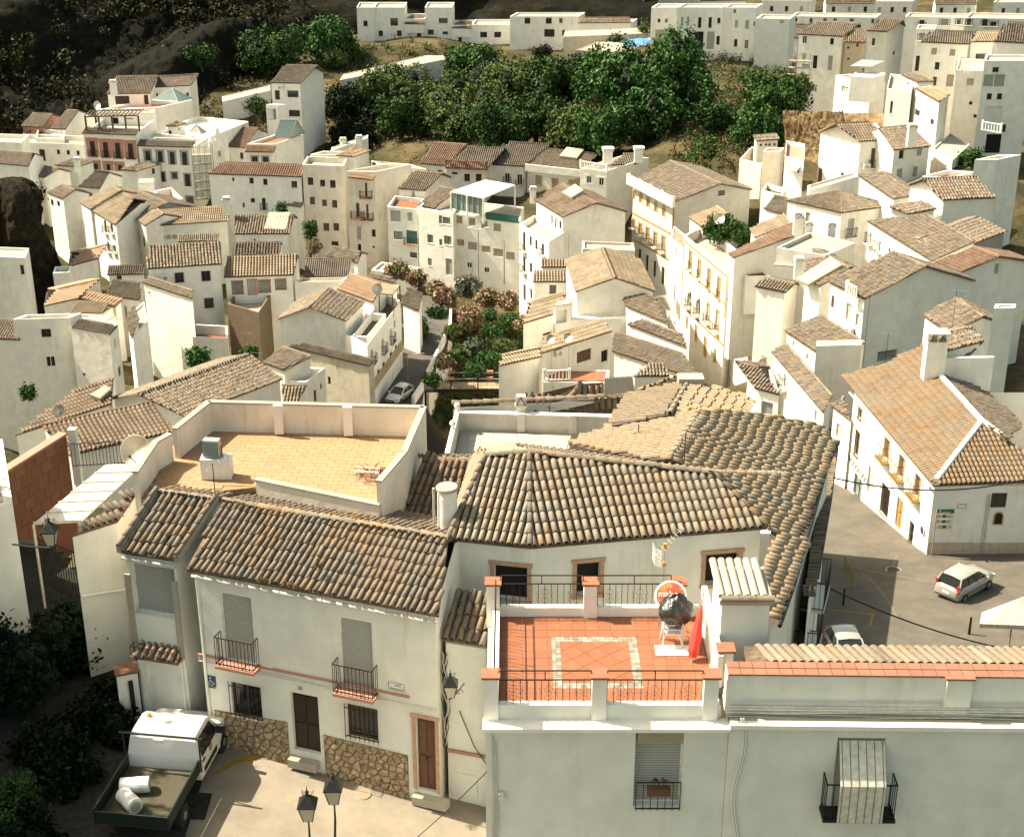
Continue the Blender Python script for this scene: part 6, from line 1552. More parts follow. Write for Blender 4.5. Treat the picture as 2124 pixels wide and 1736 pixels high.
def tintmat(name, c, dv=.12, rough=.8):
 m, nt, b, pos = newmat(name, rough, .25); oi = nt.nodes.new('ShaderNodeObjectInfo')
 k = ramp(nt, oi.outputs['Random'],[(0, tuple(x*(1-dv) for x in c)),(1, tuple(min(1, x*(1+dv)) for x in c))])
 n = noise(nt, pos, 2.2,5,.65); nt.links.new(mixc(nt, ramp(nt, n, [(.35,(0,0,0)),(.8,(.55,.55,.55))]), k, tuple(x*.62 for x in c)), b.inputs['Base Color']); return m
tintmat('ft_ochre', (.34,.20,.11),.05); tintmat('ft_terra', (.25,.095,.048),.10); tintmat('ft_pale', (.36,.335,.29),.06); tintmat('ft_rust', (.21,.09,.05),.12); tintmat('ft_coping', (.25,.115,.075),.08)
xdt = (O[1]-O[0]); tile_floor(ff, zf-.03,(xdt.x, xdt.y, 0),.40,.26, bt.root, 'ft_ochre', gap=.009)
def btx():
 # floodlight on its plinth
 c = at_z(*px('c1', (1700,520)), zf); c = pq('c1', (1700,545), zf); mb = MB(); mb.cbox((c.x, c.y+.2, zf+.35),.95,.5,.7); mb.build('plinth', 'white_worn', bt.root)
 t = thing('floodlight', (c.x-.1, c.y+.1, zf+.7), 'square glass floodlight standing on a white plinth on the beige terrace', 'floodlight')
 mb = MB(); mb.cbox((c.x-.1, c.y+.18, zf+1.02),.52,.3,.58,-.15); mb.build('housing', 'metal_grey', t); mb = MB(); mb.cbox((c.x-.09, c.y+.02, zf+1.02),.46,.03,.52,-.15); mb.build('front_glass', 'paleglass', t)
 mb = MB(); mb.lathe((c.x-.05, c.y+.33, zf+1.02),[(.24,0),(.2,.12),(.08,.2)],16,(0,1,0)); mb.build('reflector', 'iron', t)
 mb = MB()
 for s_ in (-.3,.3): mb.tube([(c.x-.1+s_, c.y+.2, zf+.7),(c.x-.1+s_, c.y+.2, zf+1.05)],.02,6)
 mb.build('bracket', 'iron', t)
 q = pq('c2', (860,580), zf); t = thing('folding_drying_rack', q, 'white folding rack tipped against the parapet corner of the beige terrace', 'drying rack'); X = V3((.75,-.12,0)); U = V3((0,.05,.42)); mb = MB()
 mb.tube([q, q+U, q+U+X, q+X, q],.02,6); mb.tube([q+V3((0,.35,0)), q+U+V3((0,.3,0)), q+U+X+V3((0,.3,0)), q+X+V3((0,.35,0))],.02,6); mb.build('frame', 'signwhite', t)
 t = thing('dry_branch_pile', q+V3((.3,.3,0)), 'tangle of dry branches and pots beside the white rack on the beige terrace', 'branches'); mb = MB(); rr = random.Random(5)
 for i in range(60):
  a = q+V3((rr.uniform(.1,.8), rr.uniform(.1,.7), rr.uniform(0,.15))); b_ = a+V3((rr.uniform(-.4,.4), rr.uniform(-.3,.3), rr.uniform(.05,.4))); mb.tube([a, (a+b_)/2+V3((rr.uniform(-.1,.1),0,.08)), b_],.008,4)
 mb.build('twig_tangle', 'timber', t)['kind'] = 'stuff'
 t = thing('terracotta_planter', q+V3((.95,.55,0)), 'terracotta planter trough in the parapet corner of the beige terrace', 'planter'); mb = MB(); mb.cbox(q+V3((.95,.55,.13)),.5,.22,.26,-.3); mb.build('trough', 'terracotta', t); mb = MB(); mb.cbox(q+V3((.95,.55,.262)),.42,.16,.01,-.3); mb.build('soil', 'mortar', t)
 a = pq('c2', (0,440), zf+.2); b_ = pq('c2', (180,325), zf+1.0)
 t = thing('drain_grate', pq('c2', (870,180), zf), 'small red grate with scroll iron ends on the beige terrace floor', 'grate'); g = pq('c2', (870,180), zf); mb = MB(); mb.cbox(g+ZV*.02,.3,.16,.03); mb.build('plate', 'salmon', t); mb = MB(); mb.tube([g+V3((-.35,0,.03)), g+V3((-.22,.06,.03)), g+V3((-.16,0,.03))],.012,4); mb.tube([g+V3((.35,0,.03)), g+V3((.22,.06,.03)), g+V3((.16,0,.03))],.012,4); mb.build('scroll', 'iron', t)
 ag = pq('c1', (1690,680),49.6); antenna(ag, 'thin television aerial with angled boom at the near edge of the beige terrace', hh=1.1, boom=V3((1.2,.35,.75)), el=7)
bt.post.append(btx)
def antenna(p, label, hh=1.6, boom=V3((.9,.2,.1)), el=9, panel=False, group=None):
 t = thing('television_aerial', p, label, 'aerial'); p = V3(p); mb = MB(); mb.tube([p, p+ZV*hh],.016,6); mb.build('mast', 'iron' if not panel else 'alu', t)
 top = p+ZV*(hh-.08); b_ = boom; mb = MB(); mb.tube([top-b_*.35, top+b_*.65],.01,5); sdir = b_.cross(ZV).normalized()
 for i in range(el): q = top-b_*.3+b_*(.92*i/(el-1)); mb.tube([q-sdir*(.16-.007*i), q+sdir*(.16-.007*i)],.005,4)
 mb.build('yagi_boom', 'alu', t)
 if panel:
  mb = MB(); c = top-b_*.36
  for k in range(9): z = -.24+.06*k; mb.tube([c+ZV*z-sdir*.3+b_*.08, c+ZV*z, c+ZV*z+sdir*.3+b_*.08],.005,4)
  for s_ in (-.3,.3): mb.tube([c+sdir*s_-ZV*.26+b_*.08, c+sdir*s_+ZV*.26+b_*.08],.009,4)
  mb.build('reflector_grid', 'alu', t); mb = MB(); mb.cbox(top, .09,.09,.16); mb.cbox(top-ZV*.55,.09,.09,.12); mb.build('junction_box', 'orange', t)
 return t
# ---- white floored terrace behind the hip roof
wt = House('white floored roof terrace with stained parapet behind the hip roofed house', 'stainwall', 'roof terrace', 'roof_terrace')
zf2 = 47.4; Q = [pq('c2', (1640,60+300), zf2), pq('c2', (1690,170), zf2), pq('c3', (560,205), zf2), pq('c3', (480,330), zf2)]
wt.mkroot(Q[0],42)
mb = MB(); mb.prism([V3((q.x, q.y, zf2-.02)) for q in (Q[0]-V3((0,3,0)), Q[1], Q[2], Q[3]-V3((0,3,0)))],-.2); mb.build('floor_bed', 'concrete', wt.root)
tile_floor([Q[0]-V3((0,1,0)), Q[1], Q[2], Q[3]-V3((0,1,0))], zf2-.02,(1,0,0),.45,.45, wt.root, 'ft_pale', brick=False, lim=120)
a, b_ = V3((Q[1].x-.05, Q[1].y+.12,0)), V3((Q[2].x+1.5, Q[2].y+.15,0))
mb = MB(); mb.box(V3((a.x, a.y, 42)), b_-a, V3((0,.18,0)), ZV*(zf2+.64-42)); mb.build('parapet', 'stainwall', wt.root)
mb = MB(); mb.box(V3((a.x, a.y-.04, zf2+.64)), b_-a, V3((0,.26,0)), ZV*.07); mb.build('coping', 'cream', wt.root)
for k in (.38,.72): q = a.lerp(b_, k); mb = MB(); mb.box(V3((q.x, q.y-.1, zf2)), V3((.28,0,0)), V3((0,.1,0)), ZV*.74); mb.build('pilaster', 'cream', wt.root)
for q0, q1 in ((V3((a.x, a.y, 0)), V3((Q[0].x-.12, Q[0].y-1.5,0))),):
 d = (q1-q0); mb = MB(); mb.box(V3((q0.x, q0.y, 42)), d, V3((-.16,0,0)), ZV*(zf2+.8-42)); mb.build('parapet', 'stainwall', wt.root)
 for k in (0.02,.45): q = q0.lerp(q1, k)+V3((-.08,0, zf2+.8)); mb = MB(); mb.lathe(q, [(.07,0),(.05,.08),(.09,.14),(.12,.2),(.09,.29),(.02,.32)],12); mb.build('ball_finial', 'cream', wt.root)
strip = House('narrow ochre barrel tile roof strip behind the stained parapet of the white floored terrace', 'cream')
za = 47.8; P = [pq('b2', (1632,1640), za), pq('b3', (935,1632), za), pq('b3', (1010,1500), za+.55), pq('b2', (1618,1562), za+.55)]
strip.mkroot(P[0],42); strip.tiled(P, P[0], P[1], 't_near', single=60, w=.23, L=.42, seg=5); ridge_tiles(P[3], P[2], strip.root, 't_near', single=True)
strip.box_walls([P[0]+V3((.1,.1,0)), P[1]+V3((-.1,.1,0)), P[2]-V3((.1,0,0)), P[3]+V3((.1,0,0))],40,[[(0, za-.05),(1, za-.05)],[(0, za-.05),(1, za+.4)],[(0, za+.4),(1, za+.4)],[(0, za+.4),(1, za-.05)]])
strip2 = House('low group of old tile roofs with corrugated grey sheet behind the ochre tile strip', 'cream')
za = 47.6; P = [pq('b3', (180,1515), za), pq('b3', (552,1512), za), pq('b3', (650,1402), za+.5), pq('b3', (185,1440), za+.5)]
strip2.mkroot(P[0],41); strip2.tiled(P, P[0], P[1], 't_near', single=50, w=.23, L=.42, seg=5)
P2 = [pq('b3', (552,1512), za), pq('b3', (825,1500), za), pq('b3', (812,1394), za+.5), pq('b3', (650,1402), za+.5)]; strip2.tiled(P2, P2[0], P2[1], 't_near', single=50, w=.23, L=.42, seg=5); ridge_tiles(P[1], P[2], strip2.root, 't_near', single=True)
P3_ = [pq('b3', (1060,1465), za), pq('b3', (1390,1370), za+.1), pq('b3', (1395,1350), za+.6), pq('b3', (1052,1368), za+.5)]; strip2.tiled(P3_, P3_[0], P3_[1], 't_near', single=40, w=.23, L=.42, seg=5)
strip2.box_walls([P[0], P2[1]+V3((2.0,.3,0)), P2[2]+V3((2.0,0,0)), P[3]],40,[[(0, za-.15),(1, za-.15)]]*4)
def corr(h, pts, z0, z1, mat, n=12, name='corrugated_sheet'):
 a, b_ = pq(*pts[0], z0), pq(*pts[1], z0); c, d = pq(*pts[2], z1), pq(*pts[3], z1); mb = MB(); N = n*4
 up = ZV; L = []
 for i in range(N+1): t = i/N; o = up*(.045*math.sin(t*n*2*math.pi)); L.append((a.lerp(b_, t)+o, d.lerp(c, t)+o))
 for p, q in zip(L, L[1:]): mb.poly([p[0], q[0], q[1], p[1]])
 return mb.build(name, mat, h.root, smooth=True)
strip2.post.append(lambda: corr(strip2,[('b3', (815,1502)),('b3', (1060,1470)),('b3', (1042,1346)),('b3', (820,1356))], za+.35, za+1.0, 'concrete'))
strip2.post.append(lambda: chimney(strip2, 'b3', 165,1495, z=48.75, w=.34, hh=.3, mat='cream', drop=.5))
bt.post.append(lambda: corr(bt, [('c2', (1265,380)),('c2', (1395,385)),('c2', (1410,350)),('c2', (1265,340))],49.0,49.3, 'metal_grey', 5))
# ---- small roofs behind the round chimney
low = House('shaded low tile roof between the beige terrace and the round chimney', 'cream')
za = 48.3; P = [pq('c2', (1245,830), za), pq('c2', (1480,865), za), pq('c2', (1560,430), za+1.0), pq('c2', (1400,380), za+1.0)]
low.mkroot(P[0],42); low.tiled(P, P[0], P[1], 't_near', single=60, w=.22, L=.42, seg=5)
P2 = [pq('c2', (1480,865), za), pq('c2', (1640,880), za), pq('c2', (1880,400), za+1.1), pq('c2', (1480,400), za+1.0)]; low.tiled(P2, P2[0], P2[1], 't_near', single=60, w=.22, L=.42, seg=5); ridge_tiles(P2[3], P2[2], low.root, 't_near', single=True)
low.tiled([P2[2]+ZV*.02, P2[3]+ZV*.02, P2[3]+V3((0,1.3,-.5)), P2[2]+V3((0,1.3,-.5))][::-1], P2[3], P2[2], 't_near', w=.22, L=.42, seg=5)
low.box_walls([P[0]+V3((.1,.1,0)), P2[1], P2[2]+V3((0,0,0)), P[3]],42,[[(0, za-.1),(1, za-.1)],[(0, za-.1),(1, za+.8)],[(0, za+.8),(1, za+.8)],[(0, za+.8),(1, za-.1)]])
# ---- the big double roof
big = House('large twin ridged house with pale weathered barrel tiles filling the middle foreground', 'white'); big.slabmat = 'slab_pale'
zr, zl, zR = 50.0,48.5,47.8
n0, n1 = pq('c3', (1330,385), zr), pq('c3', (1572,5), zr)
f0, f1 = pq('b3', (1332,1645), zr-.1), pq('b3', (1490,1375), zr-.1)
big.mkroot(n0,40)
rd = (n1-n0).normalized(); rn = V3((rd.y, -rd.x, 0))
# right slope plane: ridge n0-n1, falling rn with pitch
pr = math.tan(R(15)); Aq, Bq, Cq = n0, n1, n0+rn*5-ZV*5*pr
right = planar([('c3', 1330,385),('c3', 1572,5),('c4', 120,38),('c4', 520,118),('c4', 655,255),('c4', 566,440),('c4', 300,1380),('c4', 190,1690),('c4', 30,1480),('c4', 150,900),('c3', 2100,900),('c3', 1690,505)], Aq, Bq, Cq)
def falldir(X): return X
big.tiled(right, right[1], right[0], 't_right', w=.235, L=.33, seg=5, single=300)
Al, Bl, Cl = n0, n1, n0-rn*5-ZV*5*pr
left = planar([('c3', 1330,385),('c3', 1572,5),('b3', 1330,1640),('b3', 870,1732),('c3', 540,262),('c3', 700,312),('c3', 1200,392)], Al, Bl, Cl)
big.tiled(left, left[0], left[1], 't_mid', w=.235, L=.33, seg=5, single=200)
fd = (f1-f0).normalized(); fn = V3((fd.y, -fd.x, 0))
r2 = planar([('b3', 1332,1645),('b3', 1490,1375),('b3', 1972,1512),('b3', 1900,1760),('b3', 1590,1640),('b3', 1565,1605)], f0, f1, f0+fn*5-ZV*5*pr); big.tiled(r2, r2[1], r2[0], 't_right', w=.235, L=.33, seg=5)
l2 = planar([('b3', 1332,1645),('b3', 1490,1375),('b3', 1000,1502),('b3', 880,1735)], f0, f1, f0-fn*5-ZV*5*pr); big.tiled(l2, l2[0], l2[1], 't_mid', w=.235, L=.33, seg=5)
ridge_tiles(n0, n1, big.root, 't_pale', single=True); ridge_tiles(f0, f1, big.root, 't_pale', single=True)
vr = planar([('c3', 1690,505),('c4', 260,520)], Aq, Bq, Cq); ridge_tiles(vr[0]+ZV*.03, vr[1]+ZV*.03, big.root, 't_pale', single=True, name='valley_tile')
ev = [right[4], right[5], right[6], right[7]]
for a, b_ in zip(ev, ev[1:]):
 mb = MB(); mb.tube([a-ZV*.02+rn*.05, b_-ZV*.02+rn*.05],.06,8); mb.build('gutter', 'iron', big.root)
 big.addwall(V3((b_.x-.2, b_.y, 0)), V3((a.x-.2, a.y, 0)),26,[(0, b_.z-.1),((V3((a.x-b_.x, a.y-b_.y, 0))).length, a.z-.1)])
bw = [left[4], l2[2], l2[3]]
big.addwall(V3((r2[2].x, r2[2].y, 0)), V3((l2[2].x, l2[2].y, 0)),30,[(0, r2[2].z-.1),(V3((l2[2].x-r2[2].x, l2[2].y-r2[2].y, 0)).length, l2[2].z-.1)])
def bigx():
 for z0, u, v in ((44.6,1672,1190),(41.6,1655,1290)):
  hit = big.pick(u, v)
  if not hit: continue
  tt, wl, s_, z_, n = hit; P3 = lambda a, z, dep=0: V3((wl['p0'].x+wl['x'].x*a-n.x*dep, wl['p0'].y+wl['x'].y*a-n.y*dep, z))
  mb = MB(); mb.box(P3(s_-.9, z_-.9), wl['x']*1.8, n*.75, ZV*.1); o = mb.build('balcony', 'white', big.root); mb = MB(); railing(mb, P3, s_-.87, s_+.87, z_-.82,1.0,.72,.13,.011); mb.build('railing', 'iron', o)
 mb = MB(); c = pq('b3', (1500,1345),50.1); mb.cbox((c.x, c.y, 49.6),.9,.6,1.0); mb.build('chimney', 'concrete', big.root)
big.post.append(bigx)
# lower strip roof on the right of the gutter
lr = House('lower strip of warm tiles stepping down to the square beside the long gutter', 'white')
q = [pq('c4', (500,1320),46.6), pq('c4', (600,720),46.6), pq('c4', (655,300),46.6), pq('c4', (560,470),47.1), pq('c4', (450,900),47.1), pq('c4', (440,1380),47.0)]
lr.mkroot(q[0],28); lr.tiled(q, q[0], q[1], 't_near', w=.23, L=.33, seg=5)
for a, b_ in ((q[0], q[1]),(q[1], q[2])): lr.addwall(V3((a.x-.15, a.y, 0)), V3((b_.x-.15, b_.y, 0)),26,[(0, a.z-.1),(V3((a.x-b_.x, a.y-b_.y, 0)).length, b_.z-.1)]); mb = MB(); mb.tube([a, b_],.06,8); mb.build('gutter', 'iron', lr.root)
lr.addwall(V3((q[5].x, q[5].y, 0)), V3((q[0].x-.15, q[0].y, 0)),26,[(0, q[5].z-.1),(V3((q[5].x-q[0].x+.15, q[5].y-q[0].y, 0)).length, q[0].z-.1)])
# ================================================================ red tiled terrace building
tb = House('white building with red tiled roof terrace and black wrought railings at the bottom centre', 'sage', 'terrace building', 'terrace_building')
ZF = 48.5; YF = 31.30; YB = 35.85; XL = -.42; XR = 5.15
tb.flat3([V3((-.66, YF-.38,0)), V3((5.35, YF-.38,0)), V3((5.35, YB+.25,0)), V3((-.66, YB+.25,0))],48.22, H=8, par=0)
tb.win('d3', 1237,1200,372,590, 's', dep=.28, maxw=2.5)
def tbx():
 r = tb.root; mb = MB(); mb.box((-.72, YF-.55,48.2),(6.1,0,0),(0,.5,0),(0,0,.1)); mb.build('cornice_ledge', 'white', r)
 mb = MB(); mb.cbox(((XL+XR)/2,(YF+YB)/2, ZF-.1), XR-XL+.1, YB-YF+.1,.16); mb.build('floor_bed', 'cream', r)
 # floor tiles: field, mosaic border, diagonal centre
 o = (XL+.05, YF+.1); S_ = .345; bx0, bx1, by0, by1 = 1.05,3.35, YF+.95, YB-1.15
 def inside(x, y): return bx0 < x < bx1 and by0 < y < by1
 z = ZF-.02
 for reg in ([(XL, YF+.05),(XR, YF+.05),(XR, by0),(XL, by0)],[(XL, by1),(XR, by1),(XR, YB),(XL, YB)],[(XL, by0),(bx0, by0),(bx0, by1),(XL, by1)],[(bx1, by0),(XR, by0),(XR, by1),(bx1, by1)]):
  tile_floor([V3((a, b_, 0)) for a, b_ in reg], z, (1,0,0), S_, S_, r, 'ft_terra', gap=.012, brick=False)
 bw_ = .24
 for (x0, y0, x1, y1) in ((bx0, by0, bx1, by0+bw_),(bx0, by1-bw_, bx1, by1),(bx0, by0+bw_, bx0+bw_, by1-bw_),(bx1-bw_, by0+bw_, bx1, by1-bw_)):
  tile_floor([V3((x0, y0,0)), V3((x1, y0,0)), V3((x1, y1,0)), V3((x0, y1,0))], z, (1,0,0),.12,.12, r, 'ft_mosaic', gap=.01, brick=False, name='mosaic_tile')
 tile_floor([V3((bx0+bw_, by0+bw_, 0)), V3((bx1-bw_, by0+bw_, 0)), V3((bx1-bw_, by1-bw_, 0)), V3((bx0+bw_, by1-bw_, 0))], z, (1,.8,0),.46,.46, r, 'ft_terra', gap=.012, brick=False)
 # low walls
 for (x, y, sx, sy, hh) in (((XL+XR)/2, YF, XR-XL, .2,.2),((XL+XR)/2, YB, XR-XL, .2,.28),(XL-.02,(YF+YB)/2,.2, YB-YF, .28)):
  mb = MB(); mb.cbox((x, y, ZF+hh/2-.15), sx, sy, hh+.3); mb.build('low_wall', 'white', r)
 mb = MB(); mb.cbox((XR+.12,(YF+YB)/2+.5, ZF+.45),.14, YB-YF-1.0,.95); mb.build('side_wall', 'white', r)
 posts = [(XL-.1, YF),(2.15, YF),(XR-.25, YF),(XL-.1, YB),(2.15, YB),(XR-.6, YB),(XR+.28, YF+1.3)]
 for i, (x, y) in enumerate(posts):
  hh = 1.02 if i != 6 else .95; mb = MB(); mb.cbox((x, y, ZF+hh/2-.15),.36,.36, hh+.3); p = mb.build('pillar', 'white', r)
  mb = MB(); mb.cbox((x, y, ZF+hh+.03),.46,.46,.06); mb.build('pillar_cap', 'terracotta', p)
 def rail(a, b_, z0, hh=.78, top=True, orn=True, skip=0):
  a, b_ = V3((*a, 0)), V3((*b_, 0)); d = b_-a; L = d.length; d /= L; s_ = V3((d.y, -d.x, 0)); g = MB()
  g.tube([a+ZV*z0, b_+ZV*z0],.014,6); g.tube([a+ZV*(z0+hh), b_+ZV*(z0+hh)],.018,6)
  ro = g.build('railing', 'iron', r)
  n = int(L/.165)
  for i in range(n+1):
   q = a+d*(i*L/n); g = MB(); g.tube([q+ZV*z0, q+ZV*(z0+hh)],.009,5); g.build('bar', 'iron', ro)
   if orn and i % 5 == 2:
    g = MB(); c = q+ZV*(z0+hh*.5)
    for sg in (-1,1):
     for up in (-1,1):
      g.tube([c+ZV*up*.24, c+d*sg*.05+ZV*up*.2, c+d*sg*.1+ZV*up*.1, c+d*sg*.06+ZV*up*.02, c+d*sg*.02+ZV*up*.06, c+d*sg*.05+ZV*up*.1],.006,4)
    g.build('scroll', 'iron', ro)
   if orn and i % 5 in (1,3):
    g = MB(); c = q+ZV*(z0+hh*.5); sg = -1 if i % 5 == 1 else 1
    for up in (-1,1): g.tube([c, c+d*sg*.04+ZV*up*.06, c+d*sg*.05+ZV*up*.12, c+d*sg*.02+ZV*up*.16],.006,4)
    g.build('scroll', 'iron', ro)
  if top:
   g = MB(); zz = z0+hh+.26; g.tube([a+ZV*zz, b_+ZV*zz],.018,6)
   for k in (0,.5,1): q = a+d*L*k; g.tube([q+ZV*(z0+hh), q+ZV*zz],.014,5)
   g.build('upper_rail', 'iron', ro)
 rail((XL+.1, YF),(1.95, YF), ZF+.1); rail((2.35, YF),(XR-.45, YF), ZF+.1)
 rail((XL+.1, YB),(1.95, YB), ZF+.2); rail((2.35, YB),(XR-.8, YB), ZF+.2)
 rail((XL-.02, YF+.25),(XL-.02, YB-.25), ZF+.2)
 # chimney block with tiled cap
 P = [V3((4.95+.42,33.3,0)), V3((6.6,33.3,0)), V3((6.6,34.9,0)), V3((5.37,34.9,0))]
 o = tb.block(P, 47,50.35, 'sage', 'stair_hut');
 for i in range(6):
  mb = MB(); x = 5.32+.22*i; A_ = V3((x, 34.95,50.72)); B_ = V3((x+.05,33.4,50.5)); N = 8
  for k in range(N):
   a0, a1 = math.pi*k/N, math.pi*(k+1)/N; f = lambda a, q: q+V3((.1*math.cos(a),0,.08*math.sin(a))); mb.poly([f(a0, A_), f(a1, A_), f(a1, B_), f(a0, B_)])
  mb.build('roof_channel', 'concrete', o, smooth=True)
 mb = MB(); mb.cbox((5.99,34.1,50.42),1.36,1.75,.14); mb.build('roof_slab', 'concrete', o)
 ridge_tiles((5.3,33.3,50.55),(6.68,33.3,50.55), o, 't_old', r=.12, L=.44, single=False) if False else None
 for i in range(3):
  mb = MB(); c = V3((5.33+.45*i, 33.28,50.5)); N = 8
  for k in range(N):
   a0, a1 = math.pi*k/N, math.pi*(k+1)/N; f = lambda a, q: q+V3((0,.12*math.cos(a),.1*math.sin(a))); mb.poly([f(a1, c), f(a0, c), f(a0, c+V3((.47,0,0))), f(a1, c+V3((.47,0,0)))])
  mb.build('ridge_tile', 't_old', o, smooth=True)
 # window rail and rolled straw blind
 hit = tb.pick(*px('d3', (1237,1350))); tt, wl, s_, z_, n = hit; P3 = lambda a, z, dep=0: V3((wl['p0'].x+wl['x'].x*a-n.x*dep, wl['p0'].y+wl['x'].y*a-n.y*dep, z))
 mb = MB(); railing(mb, P3, s_-.56, s_+.56, z_-.68,.85,.03,.17,.011, sides=False); mb.build('window_railing', 'iron', r)
 zt_ = at_z(0,0,1) and CAM.z; rr_ = ray(*px('d3', (1237,930)));
 ztop = (CAM+rr_*((wl['p0']-CAM).dot(n)/rr_.dot(n))).z
 for i in range(14):
  mb = MB(); mb.box(P3(s_-.56, ztop-.28+i*.03,.02), wl['x']*1.12, n*.012, ZV*.024); mb.build('blind_slat', 'blindcream', r)
 t = thing('flower_box', P3(s_-.02, z_-.02,-.14), 'dark flower box with two wilted geraniums hung on the window railing', 'flower box')
 mb = MB(); c = P3(s_, z_+.02,-.15); mb.cbox(c, .58,.2,.2); mb.build('trough', 'door_brown', t); rr = random.Random(4)
 for k in (-.12,.1):
  mb = MB(); mb.tube([c+V3((k, 0,.1)), c+V3((k+.03,0,.3))],.008,5); mb.build('stem', 'leafstem', t); mb = MB()
  for i in range(26):
   q = c+V3((k+.03+rr.gauss(0,.04), rr.gauss(0,.04),.32+rr.gauss(0,.035))); a = V3((rr.gauss(0,1), rr.gauss(0,1), rr.gauss(0,1))).normalized()*.028; b2 = a.orthogonal().normalized()*.028; mb.poly([q-a, q+b2, q+a, q-b2])
  mb.build('flower_head', 'deadflower', t)
 # cables down the left corner
 for i in range(4):
  mb = MB(); mb.tube([(-.5+.03*i, YF-.42,48.1-.1*i),(-.48+.03*i+.04*math.sin(i), YF-.42,46.8),(-.5+.05*i, YF-.42,45.2),(-.45, YF-.42,43)],.012,5); mb.build('wall_cable', 'cable', r)
 mb = MB(); mb.box((-.35, YF-.5,46.1),(.16,0,0),(0,.1,0),(0,0,.22)); mb.build('junction_box', 'pvc', r)
tintmat('ft_mosaic', (.26,.225,.185),.4); flat('leafstem', (.03,.05,.02)); flat('deadflower', (.09,.03,.025))
tb.post.append(tbx)
# ---- the wall running to the right
rw = House('long pale green wall house with salmon tile coping and cable bundle at the bottom right', 'sage')
rw.flat3([V3((5.36, YF-.45,0)), V3((19, YF-.70,0)), V3((19, YF+1.2,0)), V3((5.36, YF+1.5,0))],48.45, H=8, par=0)
rw.win('d4', 812,1260,372,590, 'hole', pm='sage', dep=.3, maxw=2.5)
def rwx():
 r = rw.root; a = V3((5.3, YF-.05,0)); d = V3((1,-.018,0)).normalized(); n = V3((-d.y, d.x, 0));
 mb = MB(); mb.box(a+ZV*48.4, d*14, n*.5, ZV*1.15); mb.build('parapet', 'sage', r)
 mb = MB(); mb.box(a+d*5.35-n*.12+ZV*48.4, d*.62, n*.12, ZV*1.14); mb.build('pilaster', 'sage', r)
 mb = MB(); mb.box(a+d*5.30-n*.16+ZV*49.55, d*.72, n*.15, ZV*.05); mb.build('coping_tile', 'ft_coping', r)
 for i in range(44):
  for j in range(2):
   mb = MB(); mb.box(a+d*(.32*i+.008)+n*(-.03+.29*j)+ZV*(49.55+.01*j), d*.305, n*.275, ZV*.045); mb.build('coping_tile', 'ft_coping', r)
 mb = MB(); mb.box(V3((5.36, YF-.62,48.35)), d*14, n*.2, ZV*.12); mb.build('ledge', 'white', r)
 for i in range(7):
  rr = random.Random(i); pts = [a+d*(14*k/40)+n*(-.14-.03*(i % 3))+ZV*(48.72-.05*i+.03*math.sin(k*.35+i*1.7)*(i > 1)) for k in range(41)]
  mb = MB(); mb.tube(pts, .022 if i < 2 else .013,6); mb.build('cable', 'cable' if i != 4 else 'pipe', r)
 for k in (0,.06):
  mb = MB(); pts = [V3((5.62+k+.1*math.sin(t*.7), YF-.5,48.6-t*.35)) for t in range(14)]; mb.tube(pts, .02,6); mb.build('wall_cable', 'sage', r)
 # barrel tiles beyond the coping
 zt_ = 49.55
 for i in range(46):
  mb = MB(); q = a+d*(.35+.225*i+.9)+n*.62+ZV*(zt_-.04); e = q+n*.95+d*-.28-ZV*.12; N = 7; X = d
  for sgm in range(2):
   A_ = q.lerp(e, sgm*.48); B_ = q.lerp(e, sgm*.48+.54)-ZV*.02
   for k in range(N):
    a0, a1 = math.pi*k/N, math.pi*(k+1)/N; f = lambda an, p, rad: p+X*rad*math.cos(an)+ZV*rad*math.sin(an)
    mb.poly([f(a0, A_, .095), f(a1, A_, .095), f(a1, B_, .112), f(a0, B_, .112)])
  mb.build('barrel_tile', 't_old', r, smooth=True)
 mb = MB(); mb.box(a+n*.5+d*.6+ZV*48.3, d*13.4, n*1.0, ZV*1.15); mb.build('roof_bed', 'slab', r)
 # hanging blind over balcony rail
 hit = rw.pick(*px('d4', (812,1300))); tt, wl, s_, z_, nn = hit; P3 = lambda a_, z, dep=0: V3((wl['p0'].x+wl['x'].x*a_-nn.x*dep, wl['p0'].y+wl['x'].y*a_-nn.y*dep, z))
 r1 = ray(*px('d4', (820,985))); zt1 = (CAM+r1*((wl['p0']-CAM).dot(nn)/r1.dot(nn))).z
 r2_ = ray(*px('d4', (812,1350))); ov = .58; q2 = CAM+r2_*(((wl['p0']+nn*ov)-CAM).dot(nn)/r2_.dot(nn)); zb_ = q2.z
 mb = MB(); railing(mb, P3, s_-.86, s_+.86, zb_-1.0,1.0,.5,.16,.013); mb.box(P3(s_-.9, zb_-1.1,.0), wl['x']*1.8, nn*.55, ZV*.1); mb.build('balcony', 'iron', r)
 bl = thing('hanging_slat_blind', P3(s_, zb_, -ov), 'long slatted blind hung from the window over the balcony rail at the lower right', 'blind')
 n1 = 34; T0 = P3(s_-.56, zt1,.02); T1 = P3(s_-.56, zb_+.03,-ov)
 for i in range(n1):
  q = T0.lerp(T1, i/n1); q3 = T0.lerp(T1,(i+.9)/n1); mb = MB(); mb.prism([q, q+wl['x']*1.12, q3+wl['x']*1.12, q3], nn*.012); mb.build('slat', 'pvc', bl)
 for i in range(26): mb = MB(); q = T1-ZV*(.042*(i+1)); mb.box(q, wl['x']*1.12, nn*.012, ZV*.037); mb.build('slat', 'pvc', bl)
 for i in range(6): mb = MB(); x = wl['x']*(.06+1.0*i/5); mb.tube([T0+x+nn*.02, T1+x+nn*.02, T1+x-ZV*1.1+nn*.02],.006,4); mb.build('cord', 'ironflat', bl)
rw.post.append(rwx)
